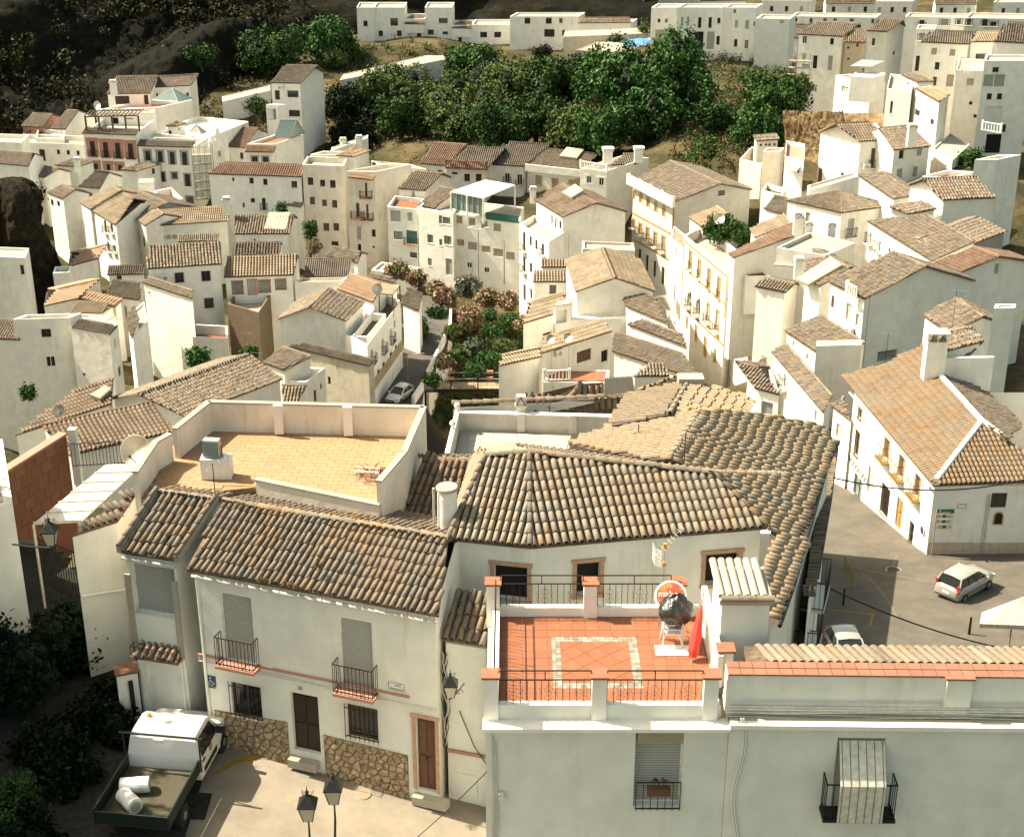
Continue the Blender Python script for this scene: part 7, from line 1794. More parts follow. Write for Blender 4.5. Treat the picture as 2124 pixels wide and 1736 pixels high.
# ---- things on the terrace
m, nt, b, pos = newmat('tableprint', .5,.4); n_ = noise(nt, pos, 2.5,2); nt.links.new(ramp(nt, n_, [(.35,(.26,.035,.02)),(.55,(.30,.06,.03)),(.68,(.38,.2,.06))]), b.inputs['Base Color'])
def chair(t, c, k):
 mb = MB(); z = .42+.12*k; o = V3(c)+V3((.02*k, .03*k, 0)); mb.cbox(o+ZV*z, .46,.44,.03); mb.build('seat', 'signwhite', t)
 for sx in (-1,1):
  for sy in (-1,1): mb = MB(); mb.tube([o+V3((sx*.21, sy*.2, z)), o+V3((sx*.27, sy*.26, z-.43))],[.022,.016],6); mb.build('leg', 'signwhite', t)
  mb = MB(); mb.tube([o+V3((sx*.23,-.2, z+.02)), o+V3((sx*.25,-.22, z+.2)), o+V3((sx*.24,.2, z+.24))],.018,6); mb.build('armrest', 'signwhite', t)
 mb = MB()
 for i in range(6): x = -.2+.08*i; mb.box(o+V3((x-.015,.2, z)), V3((.03,0,0)), V3((0,.02,0)), V3((0,.08,.42)))
 mb.box(o+V3((-.23,.27, z+.38)), V3((.46,0,0)), V3((0,.025,0)), V3((0,.01,.07))); mb.build('backrest', 'signwhite', t)
cc = V3((4.25,34.35, ZF))
for k in range(4):
 t = thing('plastic_chair', cc+ZV*.12*k, ('bottom white plastic chair of the stack under the black bag', 'second white plastic chair from the bottom of the bagged stack', 'third white plastic chair from the bottom of the bagged stack', 'topmost white plastic chair, mostly inside the black plastic bag')[k], 'chair', 'stacked white plastic chairs'); chair(t, cc, k)
mb = MB(); mb.cbox(cc+V3((0,-.35,.015)),.9,.5,.03); tag(mb.build('white_board', 'signwhite', None, loc=cc), 'white board lying on the red floor under the chair stack', 'board')
def blob(c, rx, ry, rz, seed, amp=.18, n=28, m_=18):
 rr = random.Random(seed); ph = [rr.uniform(0,6) for _ in range(8)]; mb = MB(); c = V3(c)
 for j in range(m_+1):
  th = math.pi*j/m_
  for i in range(n):
   a = 2*math.pi*i/n; k = 1+amp*(math.sin(3*a+ph[0]+2*th)*.5+math.sin(7*a+ph[1]-3*th)*.35+math.sin(5*th+ph[2])*.3+abs(math.sin(9*a+4*th+ph[3]))*.4)
   mb.v.append(tuple(c+V3((rx*k*math.sin(th)*math.cos(a), ry*k*math.sin(th)*math.sin(a), rz*k*math.cos(th)))))
 for j in range(m_):
  for i in range(n): mb.f.append((j*n+i, (j+1)*n+i, (j+1)*n+(i+1) % n, j*n+(i+1) % n))
 return mb
m, nt, b, pos = newmat('blackplastic', .22,.7); b.inputs['Base Color'].default_value = (.018,.02,.019,1); bump(nt, b, noise(nt, pos, 7,4,.6),.9,.06)
tag(blob(cc+V3((.08,.05,1.0)),.42,.36,.42,2).build('plastic_bag', 'blackplastic', None, loc=cc+V3((0,0,1)), smooth=True), 'crumpled black plastic bag pulled over the stacked chairs', 'plastic bag')
t = thing('round_table', cc+V3((-.15,.35,.9)), 'round table with printed red and yellow top leaning behind the chair stack', 'table'); ax = V3((-.15,-.72,.7)).normalized(); ct = cc+V3((-.02,.42,1.22))
mb = MB(); mb.lathe(ct, [(.42,-.03),(.43,0),(.42,.012)],40, ax); mb.build('rim', 'signwhite', t); mb = MB(); mb.lathe(ct+ax*.014,[(.38,0),(.38,.004)],40, ax); mb.build('printed_top', 'tableprint', t)
X = V3((1,-.1,0)); X = (X-ax*X.dot(ax)).normalized(); U = ax.cross(X); text('mahou', ct+ax*.022-U*.02, X, .24, 'signwhite', t, 'lettering', up=U);
for sx in (-.2,.2): mb = MB(); mb.tube([ct+V3((sx, .1,-.1)), ct+V3((sx*1.3,.35,-1.15))],.018,6); mb.build('leg', 'alu', t)
t = thing('folded_parasol', (5.0,33.2, ZF), 'folded red parasol leaning on the white side wall of the red terrace', 'parasol')
mb = MB(); a_ = V3((4.72,33.5, ZF+.12)); b_ = V3((4.98,34.1, ZF+1.35)); pts = [a_.lerp(b_, k/8) for k in range(9)]; mb.tube(pts, [.10,.15,.15,.14,.13,.11,.09,.06,.02],9); mb.build('canopy', 'red', t, smooth=False)
mb = MB(); mb.tube([a_.lerp(b_, -.12), b_.lerp(a_, -.25)],.022,6); mb.build('pole', 'alu', t)
t = antenna(V3((4.15,35.9, ZF+.3)), 'television aerial with wire reflector grid and orange boxes on the terrace railing', hh=1.9, boom=V3((.75,.3,.75)), el=9, panel=True)
# ================================================================ bottom left corner
lw = House('white wall of a tall house cut off by the left edge of the picture', 'sage')
lw.flat3([V3((-21,36.5,0)), V3((-15.75,42.3,0)), V3((-17.6,47.2,0)), V3((-24,46,0))],48.7, H=9, par=.2)
rd_ = House('tall rust red panelled boundary wall with pink coping on the left', 'rust', 'boundary wall', 'boundary_wall')
A_, B_ = pq('c1', (175,412),46), pq('c1', (515,198),46); d_ = (B_-A_).normalized(); n_ = V3((-d_.y, d_.x, 0)); n_ = -n_ if n_.dot(CAM-A_) < 0 else n_
A2 = A_-d_*3.0
rd_.flat3([A2, B_, B_-n_*.25, A2-n_*.25],46, H=5, par=0)
def rdx():
 L = (B_-A2).length; rr = random.Random(2)
 for i in range(int(L/.62)+1):
  for j in range(6):
   off = .31 if j % 2 else 0; s0 = max(0, i*.62-off); s1 = min(L, s0+.61 if s0 > 0 or not off else i*.62-off+.61)
   if s1-s0 < .1: continue
   mb = MB(); mb.box(A2+d_*s0+n_*.002+ZV*(-.5*(j+1)), d_*(s1-s0-.012), n_*.02, ZV*.488); mb.build('panel', 'ft_rust', rd_.root)
 mb = MB(); mb.box(A2-n_*.3+ZV*.0, B_-A2, n_*.38, ZV*.09); mb.build('coping', 'salmon', rd_.root)
 q = B_+d_*.2; mb = MB(); mb.cbox((q.x+.15, q.y, 45.0),.3,.3,2.4); mb.build('gate_pillar', 'white', rd_.root)
rd_.post.append(rdx)
cn = House('lean-to canopy of six pale corrugated panels between the red wall and the beige terrace', 'white', 'canopy', 'panel_canopy')
C4 = [pq('c1', (262,905),46.2), pq('c1', (640,885),46.2), pq('c1', (1125,432),46.6), pq('c1', (830,440),46.6)]
cn.mkroot(C4[0],42)
def cnx():
 for i in range(6):
  t0, t1 = i/6,(i+1)/6; P = [C4[0].lerp(C4[3], t0), C4[1].lerp(C4[2], t0), C4[1].lerp(C4[2], t1), C4[0].lerp(C4[3], t1)]
  mb = MB(); mb.prism(P, .05); mb.build('canopy_panel', 'pvcpanel', cn.root)
  mb = MB(); e = (P[3]-P[0]).normalized()*.035; mb.prism([P[0]+ZV*.055, P[1]+ZV*.055, P[1]+e+ZV*.055, P[0]+e+ZV*.055],.05); mb.build('panel_rib', 'pvc', cn.root)
 for q in C4: mb = MB(); mb.tube([q, V3((q.x, q.y, 41.5))],.05,6); mb.build('post', 'pvc', cn.root)
flat('pvcpanel', (.62,.56,.47),.6, var=.06)
cn.post.append(cnx)
def bars(label, a, b, z0, hh, step=.13, cat='railing', name='iron_railing', spear=False, r=.012, orn=False):
 a, b = V3(a), V3(b); t = thing(name, (a.x, a.y, z0), label, cat); d = b-a; L = d.length; d /= L
 for zz, nm in ((.08, 'lower_rail'),(hh, 'upper_rail')): mb = MB(); mb.tube([V3((a.x, a.y, a.z+zz)), V3((b.x, b.y, b.z+zz))], r*1.4,6); mb.build(nm, 'iron', t)
 n = int(L/step)
 for i in range(n+1):
  q = a+d*(L*i/n); mb = MB(); top = hh+(.14 if spear else 0); mb.tube([q, q+ZV*top],[r, r*.3 if spear else r],5)
  if spear: mb.tube([q+ZV*(hh+.02)-d*.05, q+ZV*(hh+.06), q+ZV*(hh+.02)+d*.05], r*.7,4)
  mb.build('bar', 'iron' if not spear else 'spear', t)
 return t
flat('spear', (.16,.16,.16),.5,.4)
q0, q1 = pq('c1', (575,455),45.0), pq('c1', (1010,430),45.0); bars('iron railing with scroll bars between the white pillar and the satellite dish', q0, q1,45,1.0)
q0, q1 = pq('c1', (300,1440),43.0), pq('c1', (600,1560),42.6); bars('black iron gate with vertical bars below the hanging lantern', (-16.9,47.2,42.3),(-14.6,45.6,42.3),42.3,2.6,.14, 'gate', 'iron_gate', r=.018)
q0, q1 = pq('d1', (240,960),43.3), pq('d1', (890,515),43.3); bars('fence with pale spear points running up the dark bank at the lower left', q0-ZV*1.3, q1-ZV*1.3,42,1.3,.26, 'fence', 'spear_fence', spear=True)
def dish(p, label, r=.45, aim=(.5,-.8,.4), post=1.2):
 t = thing('satellite_dish', p-ZV*post, label, 'satellite dish'); aim = V3(aim).normalized(); mb = MB()
 mb.lathe(p, [(.02,-.0),(r*.5, r*.06),(r*.8, r*.15),(r, r*.26),(r*1.01, r*.25)],20, aim); mb.build('reflector', 'pvcpanel', t, smooth=True)
 mb = MB(); mb.tube([p-ZV*r*.9+aim*.05, p+aim*r*1.1-ZV*.1],.018,5); mb.cbox(p+aim*r*1.1-ZV*.1,.07,.07,.1); mb.build('feed_arm', 'iron', t)
 mb = MB(); mb.tube([p-aim*.06, p-aim*.12-ZV*.2, p-aim*.12-ZV*post],.025,6); mb.build('mast', 'metal_grey', t); return t
dish(at_d(*px('c1', (1085,325)),56), 'large cream satellite dish on the wall left of the beige terrace', .62,(-.2,-.9,.25),1.0)
dish(at_d(*px('c1', (455,10)),98), 'small white satellite dish on a pole over the left garage roof', .4,(.6,-.7,.3),1.8)
for x, y, l in ((402,1055, 'grey satellite dish left of the pair beside the brown blind window'),(540,1040, 'white satellite dish right of the pair beside the brown blind window')): dish(at_d(*px('b3', (x, y)),148), l, .48,(-.4,-.8,.3),5.5)
dish(at_d(*px('b3', (1727,110)),170), 'satellite dish on the planted roof terrace behind the yellow building', .65,(-.4,-.8,.3),4)
dish(at_d(*px('b2', (1027,660)),160), 'small satellite dish on the peach roof beside the terrace shelter', .6,(.4,-.8,.3),1.5)
dish(at_d(*px('a1', (768,828)),262), 'round white dish at the corner of the large house below the cliff', .7,(-.4,-.9,.1),1.5)
# entrance canopy and meter pillar
pc = House('small tiled entrance canopy over a dark doorway at the lower left', 'sage', 'porch', 'entrance_porch')
E = [pq('d1', (1040,330),45.2), pq('d1', (1375,378),45.2)]; ex_ = (E[1]-E[0]).normalized(); np_ = V3((-ex_.y, ex_.x, 0)); u_ = np_*1.3+ZV*.55
pc.mkroot(E[0],41.8); pc.tiled([E[0], E[1], E[1]+u_, E[0]+u_], E[0], E[1], 't_near', single=60, w=.22, L=.42, seg=6)
pc.flat3([E[0]+np_*.35, E[1]+np_*.35, E[1]+np_*1.3, E[0]+np_*1.3],45.1, H=3.3, par=0)
pc.win('d1', 1340,640,330,420, 'hole', dep=.5, maxw=2)
t = thing('meter_cabinet', pq('d1', (1000,740),42.3), 'narrow white meter cabinet with a dark slot beside the dark doorway', 'cabinet'); q = pq('d1', (985,430),44.4); mb = MB(); mb.cbox((q.x, q.y, 43.4),.62,.5,2.0,.35); mb.build('cabinet_body', 'white', t); mb = MB(); mb.cbox((q.x+.16, q.y-.24,43.4),.14,.06,1.5,.35); mb.build('dark_slot', 'void', t); mb = MB(); mb.cbox((q.x, q.y, 44.43),.74,.62,.06,.35); mb.build('cap', 'door_brown', t)
# ================================================================ ground and streets
CP = [(-10,37,42.25),(-3,35,41.8),(5,28,41.5),(0,18,41.5),(-25,30,42.5),(-16,48,42.2),(-20,60,38),(-4,60,34),(6,62,33),(12,60,31.8),(20,60,31.2),(30,60,31.2),(24,74,29.2),(17,75,28.9),(15,90,26.3),(30,90,27),
      (16,66,30.4),(24,68,30.2),(20,70,29.9),(14,100,24),(40,100,27),(60,110,27),(-10,80,16),(5,85,16),(-30,90,22),(-50,95,24),(12,70,28),(35,130,24),(60,150,22),(20,130,14),(0,110,8),(-8,120,4)]
for (u, v, d) in ((340,770,150),(250,700,158),(800,790,165),(860,700,180),(780,640,190),(1470,768,168),(1400,640,195),(1370,560,205),(430,740,156),(560,700,166),(60,640,190),(100,520,215),(300,420,240),(600,560,205),(700,520,215)):
 p = at_d(u, v, d); CP.append((p.x, p.y, min(p.z, 13)-6))
for x, y, z in ((-11,148,7.8),(-13,165,7.8),(-9,175,7.5),(-6,150,1.0),(-3,165,1.5),(2,170,2.5),(-4,185,3.5),(0,200,4),(8,200,4),(-20,200,6),(-10,130,4),(-5,140,0.5),(12,165,8),(0,230,6),(-40,240,8),(40,240,9),(-70,230,9)): CP.append((x, y, z))
for (u, v, d, dz) in ((1420,330,232,0),(1480,260,245,0),(1530,200,262,0),(1400,120,300,2),(1180,130,312,0),(900,150,318,0),(780,180,300,0),(750,270,285,0),(1000,290,262,0),(1250,300,250,0),(850,110,335,3),(760,120,335,3),(1100,95,335,0),(1560,160,272,0),(1650,230,230,0),(1560,300,218,0),(1560,370,205,0),(1545,405,202,0),(1590,415,197,0),(1625,425,192,0),(1500,390,212,0),(1640,330,208,0),(1690,240,222,-2),(1900,330,190,-4),(1980,340,185,0),(2000,600,130,-8),(1800,300,205,-5)):
 p = at_d(u, v, d); CP.append((p.x, p.y, p.z+dz))
for x, y, z in ((-140,300,14),(-100,290,12),(-60,300,13),(-160,200,12),(0,370,8),(60,375,8),(140,375,12),(-60,375,10),(30,400,10),(100,400,12),(0,450,30),(150,450,36),(-150,450,60),(220,300,34),(160,250,28),(200,150,30),(120,120,28),(-120,100,24),(-200,100,30),(0,520,110),(250,520,110),(-250,520,110),(-80,60,40),(-80,20,44),(80,20,40),(80,60,33),(0,-20,45),(-60,150,14),(-90,180,14),(-12,120,6)): CP.append((x, y, z))
CPa = np.array(CP)
def ground(x, y):
 x = np.atleast_1d(np.asarray(x, float)); y = np.atleast_1d(np.asarray(y, float))
 d2 = (x[:, None]-CPa[None, :, 0])**2+(y[:, None]-CPa[None, :, 1])**2+1.0
 w_ = 1/d2**1.7; return (w_*CPa[None, :, 2]).sum(1)/w_.sum(1)
def gmesh(name, x0, x1, y0, y1, step, mat, lift=0.0, poly=None, noise_amp=0.0, zf=None):
 xs = np.arange(x0, x1+step*.5, step); ys = np.arange(y0, y1+step*.5, step); gx, gy = np.meshgrid(xs, ys); fx, fy = gx.ravel(), gy.ravel()
 z = (ground(fx, fy) if zf is None else zf(fx, fy))+lift
 if noise_amp: z = z+noise_amp*(np.sin(fx*.31+1.3*np.sin(fy*.23))+np.sin(fy*.41+fx*.17)+.5*np.sin(fx*1.1)*np.sin(fy*.9))
 nx, ny = len(xs), len(ys); i, j = np.meshgrid(np.arange(nx-1), np.arange(ny-1)); a = (j*nx+i).ravel(); F = np.stack([a, a+1, a+1+nx, a+nx],1)
 if poly is not None:
  cx = (fx[a]+fx[a+1])/2; cy = (fy[a]+fy[a+nx])/2; F = F[inpoly(poly, cx, cy)]
 me = mesh_np(name, np.stack([fx, fy, z],1), F); me.polygons.foreach_set('use_smooth', [True]*len(me.polygons))
 if poly is not None:
  bm = bmesh.new(); bm.from_mesh(me); bmesh.ops.delete(bm, geom=[v for v in bm.verts if not v.link_faces], context='VERTS'); bm.to_mesh(me); bm.free()
 o = link(name, me, mat); o['kind'] = 'structure'; return o
m, nt, b, pos = newmat('earth', .98,.1)
n1 = noise(nt, pos, .12,6,.65); n2 = noise(nt, pos, 1.6,6,.7)
c1 = ramp(nt, n1,[(.3,(.02,.026,.01)),(.48,(.055,.045,.022)),(.62,(.13,.095,.05)),(.8,(.19,.145,.085))])
nt.links.new(mixc(nt, ramp(nt, n2,[(.4,(0,0,0)),(.7,(.8,.8,.8))]), c1,(.03,.035,.015)), b.inputs['Base Color']); bump(nt, b, n2,.8,.25)
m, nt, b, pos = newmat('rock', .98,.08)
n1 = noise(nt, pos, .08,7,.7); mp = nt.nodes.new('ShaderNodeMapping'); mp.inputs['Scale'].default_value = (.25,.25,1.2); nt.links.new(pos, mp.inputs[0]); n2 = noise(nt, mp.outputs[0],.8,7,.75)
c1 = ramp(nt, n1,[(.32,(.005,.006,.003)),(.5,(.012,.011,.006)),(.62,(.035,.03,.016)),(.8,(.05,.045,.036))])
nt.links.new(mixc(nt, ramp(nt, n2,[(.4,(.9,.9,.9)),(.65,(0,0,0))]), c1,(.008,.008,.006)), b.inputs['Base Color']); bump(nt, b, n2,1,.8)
m, nt, b, pos = newmat('sandrock', .98,.08)
n1 = noise(nt, pos, .5,7,.7); n2 = noise(nt, pos, 2.5,6,.75)
c1 = ramp(nt, n1,[(.3,(.12,.08,.04)),(.5,(.24,.165,.085)),(.7,(.32,.24,.14))]); nt.links.new(mixc(nt, ramp(nt, n2,[(.35,(.6,.6,.6)),(.6,(0,0,0))]), c1,(.10,.07,.04)), b.inputs['Base Color']); bump(nt, b, n2,.9,.25)
m, nt, b, pos = newmat('rockbrown', .98,.08)
n1 = noise(nt, pos, .35,7,.75); n2 = noise(nt, pos, 1.6,7,.8)
nt.links.new(mixc(nt, ramp(nt, n2,[(.42,(.9,.9,.9)),(.62,(0,0,0))]), ramp(nt, n1,[(.35,(.02,.016,.01)),(.55,(.07,.05,.026)),(.75,(.14,.105,.06))]),(.012,.012,.008)), b.inputs['Base Color']); bump(nt, b, n2,1,1.2)
def paving(name, c, cd):
 m, nt, b, pos = newmat(name, .9,.2); n1 = noise(nt, pos, .45,6,.7); n2 = noise(nt, pos, 5,5,.7); n3 = noise(nt, pos, 40,3,.6)
 base = ramp(nt, n1,[(.3, cd),(.62, c)]); k = ramp(nt, n2,[(.5,(0,0,0)),(.75,(.5,.5,.5))]); base = mixc(nt, k, base, cd); base = mixc(nt, mth(nt, 'MULTIPLY', n3,.25), base, tuple(x*.5 for x in c))
 nt.links.new(base, b.inputs['Base Color']); bump(nt, b, n2,.3,.02)
paving('street_concrete', (.27,.23,.175),(.17,.148,.115)); paving('road_asphalt', (.11,.10,.088),(.06,.056,.05)); paving('square_paving', (.125,.11,.088),(.07,.062,.05))
plaster('yellowpaint', (.26,.16,.02),(.25,.18,.08),.6)
gmesh('ground', -230,260,-30,520,3.0, 'earth', -.35, noise_amp=.12)
def plane3(a, b_, c):
 A = np.array([[a[0], a[1],1],[b_[0], b_[1],1],[c[0], c[1],1]], float); k = np.linalg.solve(A, np.array([a[2], b_[2], c[2]], float)); return lambda x, y: k[0]*x+k[1]*y+k[2]
def street(name, poly, zf, mat, step=.5, lift=0.0):
 xs = [p[0] for p in poly]; ys = [p[1] for p in poly]; return gmesh(name, min(xs), max(xs), min(ys), max(ys), step, mat, lift, poly, 0, zf)
front_z = plane3((-9,37,42.35),(-3,35.2,41.9),(-6,25,42.1))
street('front_street', [(-22,20),(4,20),(2,36.5),(-8,39),(-12,44),(-17.5,50),(-22,52)], front_z, 'street_concrete', .4)
sq1 = plane3((17,75,29.3),(24,75,29.4),(20,62,31.2))
def sqz(x, y): return np.where(y < 75, sq1(x, y),29.3-(y-75)*.17)
flat('dark_soil', (.018,.017,.012),.95, var=.4); flat('dark_road', (.05,.046,.038),.9, var=.2)  # near-black ground colour has deep shade put into it
street('shaded_yard', [(-30,24),(-11.2,24),(-9.6,32),(-8.9,35.2),(-9.4,38.4),(-12,44),(-17.5,50),(-30,52)], front_z, 'dark_soil', .4,.02)  # patch laid over the street, its black colour paints the shade
street('town_square', [(8,55),(34,55),(34,76),(24,76.0),(21.9,95),(12,95),(11,70)], sqz, 'square_paving', .5)
street('river_road', [(-16.5,143),(-9.2,143),(-9.0,150),(-7.2,170),(-7.5,182),(-14,182),(-13.8,168),(-16.2,149)], lambda x, y: 8.0+0*x, 'road_asphalt', 1.0)
mb = MB(); road_wall = [(-9.6,144),(-9.75,150.2)]
def lowwall(pts, z0, z1, th, label, mat='white', name='road_wall', cat='wall'):
 t = None; mb = MB()
 for a, b_ in zip(pts, pts[1:]):
  a = V3((*a, z0)); b_ = V3((*b_, z0)); d = (b_-a).normalized(); s = V3((d.y, -d.x, 0))*th; mb.box(a-d*.02,(b_-a)+d*.04, s, ZV*(z1-z0))
 o = mb.build(name, mat, None, loc=(pts[0][0], pts[0][1], z0)); return tag(o, label, cat)
lowwall([(-9.5,153.6),(-8.4,162),(-7.55,169),(-7.7,175)],3,8.9,.3, 'white retaining wall curving along the river side of the road beyond the bridge')
lowwall([(-10.6,146.2),(-9.8,150.3)],3,9.0,.3, 'short white wall beside the parked white car before the bridge')
# yellow kerb and step in the front street
kb = [pq('d1', (1690,1235),42.38), pq('d1', (1820,1160),42.38), pq('d1', (1950,1115),42.38), pq('d2', (110,1085),42.36), pq('d2', (280,1075),42.36)]
mb = MB()
for a, b_ in zip(kb, kb[1:]): d = (b_-a); s = V3((-d.y, d.x, 0)).normalized()*.14; mb.box(a-ZV*.2, d, s, ZV*.16)
tag(mb.build('yellow_kerb', 'yellowpaint', None, loc=kb[0]), 'yellow painted kerb curving from the pickup towards the dark door', 'kerb')
c = pq('d2', (910,1405),42.0); cz = float(front_z(c.x, c.y)); t = thing('manhole_cover', (c.x, c.y, cz), 'round rusty manhole cover in the sunny street below house 20', 'manhole cover'); mb = MB(); mb.lathe((c.x, c.y, cz+.003),[(.25,0),(.25,.012)],24); mb.build('rim', 'concrete', t); mb = MB(); mb.lathe((c.x, c.y, cz+.016),[(.22,0),(.22,.004)],24); mb.build('lid', 'salmon', t)
c = pq('c4', (1100,1238),30); cz = float(sqz(c.x, c.y)); t = thing('manhole_cover', (c.x, c.y, cz), 'dark manhole cover in the shaded part of the square', 'manhole cover'); mb = MB(); mb.lathe((c.x, c.y, cz+.003),[(.42,0),(.42,.012)],24); mb.build('rim', 'concrete', t); mb = MB(); mb.lathe((c.x, c.y, cz+.016),[(.37,0),(.37,.004)],24); mb.build('lid', 'iron', t)
# painted bay lines
def line(pts, zf, w_, mat='yellowpaint'):
 mb = MB()
 for a, b_ in zip(pts, pts[1:]):
  a, b_ = pq(*a, 30.6), pq(*b_, 30.6); a.z = float(zf(a.x, a.y))+.008; b_.z = float(zf(b_.x, b_.y))+.008; d = (b_-a).normalized(); s = V3((-d.y, d.x, 0))*w_/2
  for k in range(10): p, q = a.lerp(b_, k/10), a.lerp(b_, (k+1)/10); p.z = float(zf(p.x, p.y))+.008; q.z = float(zf(q.x, q.y))+.008; mb.poly([p-s, q-s, q+s, p+s])
 o = mb.build('painted_line' if mat == 'yellowpaint' else 'drain_channel', mat, None, loc=(0,0,0)); o['kind'] = 'structure'
line([('c4', (520,1548)),('c4', (935,1612)),('c4', (905,1736))], sqz, .09)
line([('c4', (850,1180)),('c4', (960,1300)),('c4', (1060,1480)),('c4', (1120,1640))], sqz, .13, 'mortar'); line([('c4', (1140,1010)),('c4', (1100,1140)),('c4', (1040,1165))], sqz, .12, 'mortar'); line([('c4', (580,1040)),('c4', (900,1165)),('c4', (1500,1310))], sqz, .1, 'mortar')
# footbridge
t = thing('footbridge', (-9.7,150.8,8), 'steel footbridge with plank deck and bar railings over the dark river channel', 'footbridge')
for i in range(34): mb = MB(); mb.box((-9.6+.25*i, 150.6,8.0),(.235,0,0),(0,1.9,0),(0,0,.06)); mb.build('deck_plank', 'stone', t)
for y in (150.6,152.4): mb = MB(); mb.box((-9.7, y, 7.6),(8.9,0,0),(0,.1,0),(0,0,.38)); mb.build('girder', 'iron', t)
for y in (150.6,152.5):
 for zz in (.45,1.15): mb = MB(); mb.tube([(-9.7, y, 8+zz),(-.8, y, 8+zz)],.035,6); mb.build('rail', 'metal_grey', t)
 for i in range(36): mb = MB(); mb.tube([(-9.7+.25*i, y, 8.05),(-9.7+.25*i, y, 9.15)],.018,4); mb.build('bar', 'iron', t)
 for i in range(4): mb = MB(); mb.cbox((-9.5+2.9*i, y, 8.7),.14,.14,1.3); mb.build('post', 'iron', t)
 for x in (-6.6,-2.4): mb = MB(); mb.cbox((x, y-.02,9.25),.7,.25,.3); mb.build('planter_box', 'salmon', t)
t = thing('height_bar', (-11.3,149.5,8), 'brown goalpost frame standing on the road beside the footbridge', 'frame'); mb = MB(); mb.tube([(-11.2,149.5,8),(-11.2,149.5,12.4),(-9.4,149.9,12.4)],.07,6); mb.build('frame', 'salmon', t)
# ---- cliff and rocks
def cliff(name, pts, mat, nx=60, ny=40, amp=3.5, seed=1, label=None):
 """pts: 4 world corners bl,br,tr,tl; displaced along the view-facing normal"""
 bl, br, tr, tl = (np.array(p, float) for p in pts); rr = np.random.default_rng(seed); ph = rr.uniform(0,6.28,12)
 n = np.cross(br-bl, tl-bl); n /= np.linalg.norm(n); V = []
 for j in range(ny+1):
  for i in range(nx+1):
   a, b_ = i/nx, j/ny; p = (bl*(1-a)+br*a)*(1-b_)+(tl*(1-a)+tr*a)*b_; x, z = p[0]*.1, p[2]*.16
   h = np.sin(x*1.1+ph[0]+np.sin(z*1.7+ph[5]))*.8+np.sin(x*2.3+z*.7+ph[1])*.5+np.sin(z*3.1+.5*np.sin(x*1.2+ph[2]))*.7+np.sin(x*5+ph[3])*np.sin(z*6+ph[4])*.35+rr.uniform(-.22,.22)
   q_ = p+n*h*amp*.5; q_[2] += h*amp*.14*b_**3*(amp < 3); V.append(q_)
 V = np.array(V); i, j = np.meshgrid(np.arange(nx), np.arange(ny)); a = (j*(nx+1)+i).ravel(); F = np.stack([a, a+1, a+nx+2, a+nx+1],1)
 o = link(name, mesh_np(name, V, F), mat); o['kind'] = 'structure'; return o
CL = [at_d(-90,275,258), at_d(730,128,330), at_d(760,-90,400), at_d(-120,-120,330)]
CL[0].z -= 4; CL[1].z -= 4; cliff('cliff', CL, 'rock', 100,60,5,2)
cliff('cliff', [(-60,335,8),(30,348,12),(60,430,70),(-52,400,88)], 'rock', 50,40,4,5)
pil = []
def rockpillar(label, c, rx, ry, z0, z1, seed, mat='rock', top=.5):
 rr = random.Random(seed); ph = [rr.uniform(0,6) for _ in range(8)]; mb = MB(); n, m_ = 40,30
 for j in range(m_+1):
  t = j/m_; k = (1-.3*t**2)*(1 if t < .85 else math.sqrt(max(0,1-((t-.85)/.15)**2))*.95+.02)
  for i in range(n):
   a = 2*math.pi*i/n; f = k*(1+.16*math.sin(3*a+ph[0]+t*3)+.09*math.sin(7*a+ph[1]-t*5)+.08*math.sin(12*t+ph[2]+2*a)+rr.uniform(-.07,.07)); mb.v.append((c[0]+rx*f*math.cos(a), c[1]+ry*f*math.sin(a), z0+(z1-z0)*t))
 for j in range(m_):
  for i in range(n): mb.f.append((j*n+i, j*n+(i+1) % n, (j+1)*n+(i+1) % n, (j+1)*n+i))
 o = mb.build('rock_outcrop', mat, None, loc=(c[0], c[1], z0)); o['kind'] = 'structure'; return o
p = at_d(60,500,196); rockpillar('', (p.x-2.8, p.y+3),4.6,6,5, at_d(60,372,196).z, 4, 'rockbrown')
# sand coloured rock wall on the right hillside
a, b_ = at_d(1634,332,212), at_d(1757,318,206); cliff('rock_wall', [(a.x-2, a.y, a.z-3),(b_.x, b_.y-1, b_.z-3),(b_.x, b_.y+2, at_d(1757,222,212).z),(a.x, a.y+3, at_d(1640,218,220).z)], 'sandrock', 60,36,2.4,7)
a, b_ = at_d(1757,262,214), at_d(1858,285,206); cliff('rock_wall', [(a.x, a.y, a.z-6),(b_.x, b_.y-1, b_.z-3),(b_.x, b_.y+2, at_d(1858,228,212).z),(a.x, a.y+3, at_d(1757,232,220).z)], 'sandrock', 40,24,1.6,8)
street('river_channel', [(-10.2,118),(-1.5,118),(-1.2,150.4),(-9.3,150.4)], lambda x, y: ground(x, y), 'dark_soil', 1.0,.1)  # channel bed coloured near black in place of the gorge's deep shade
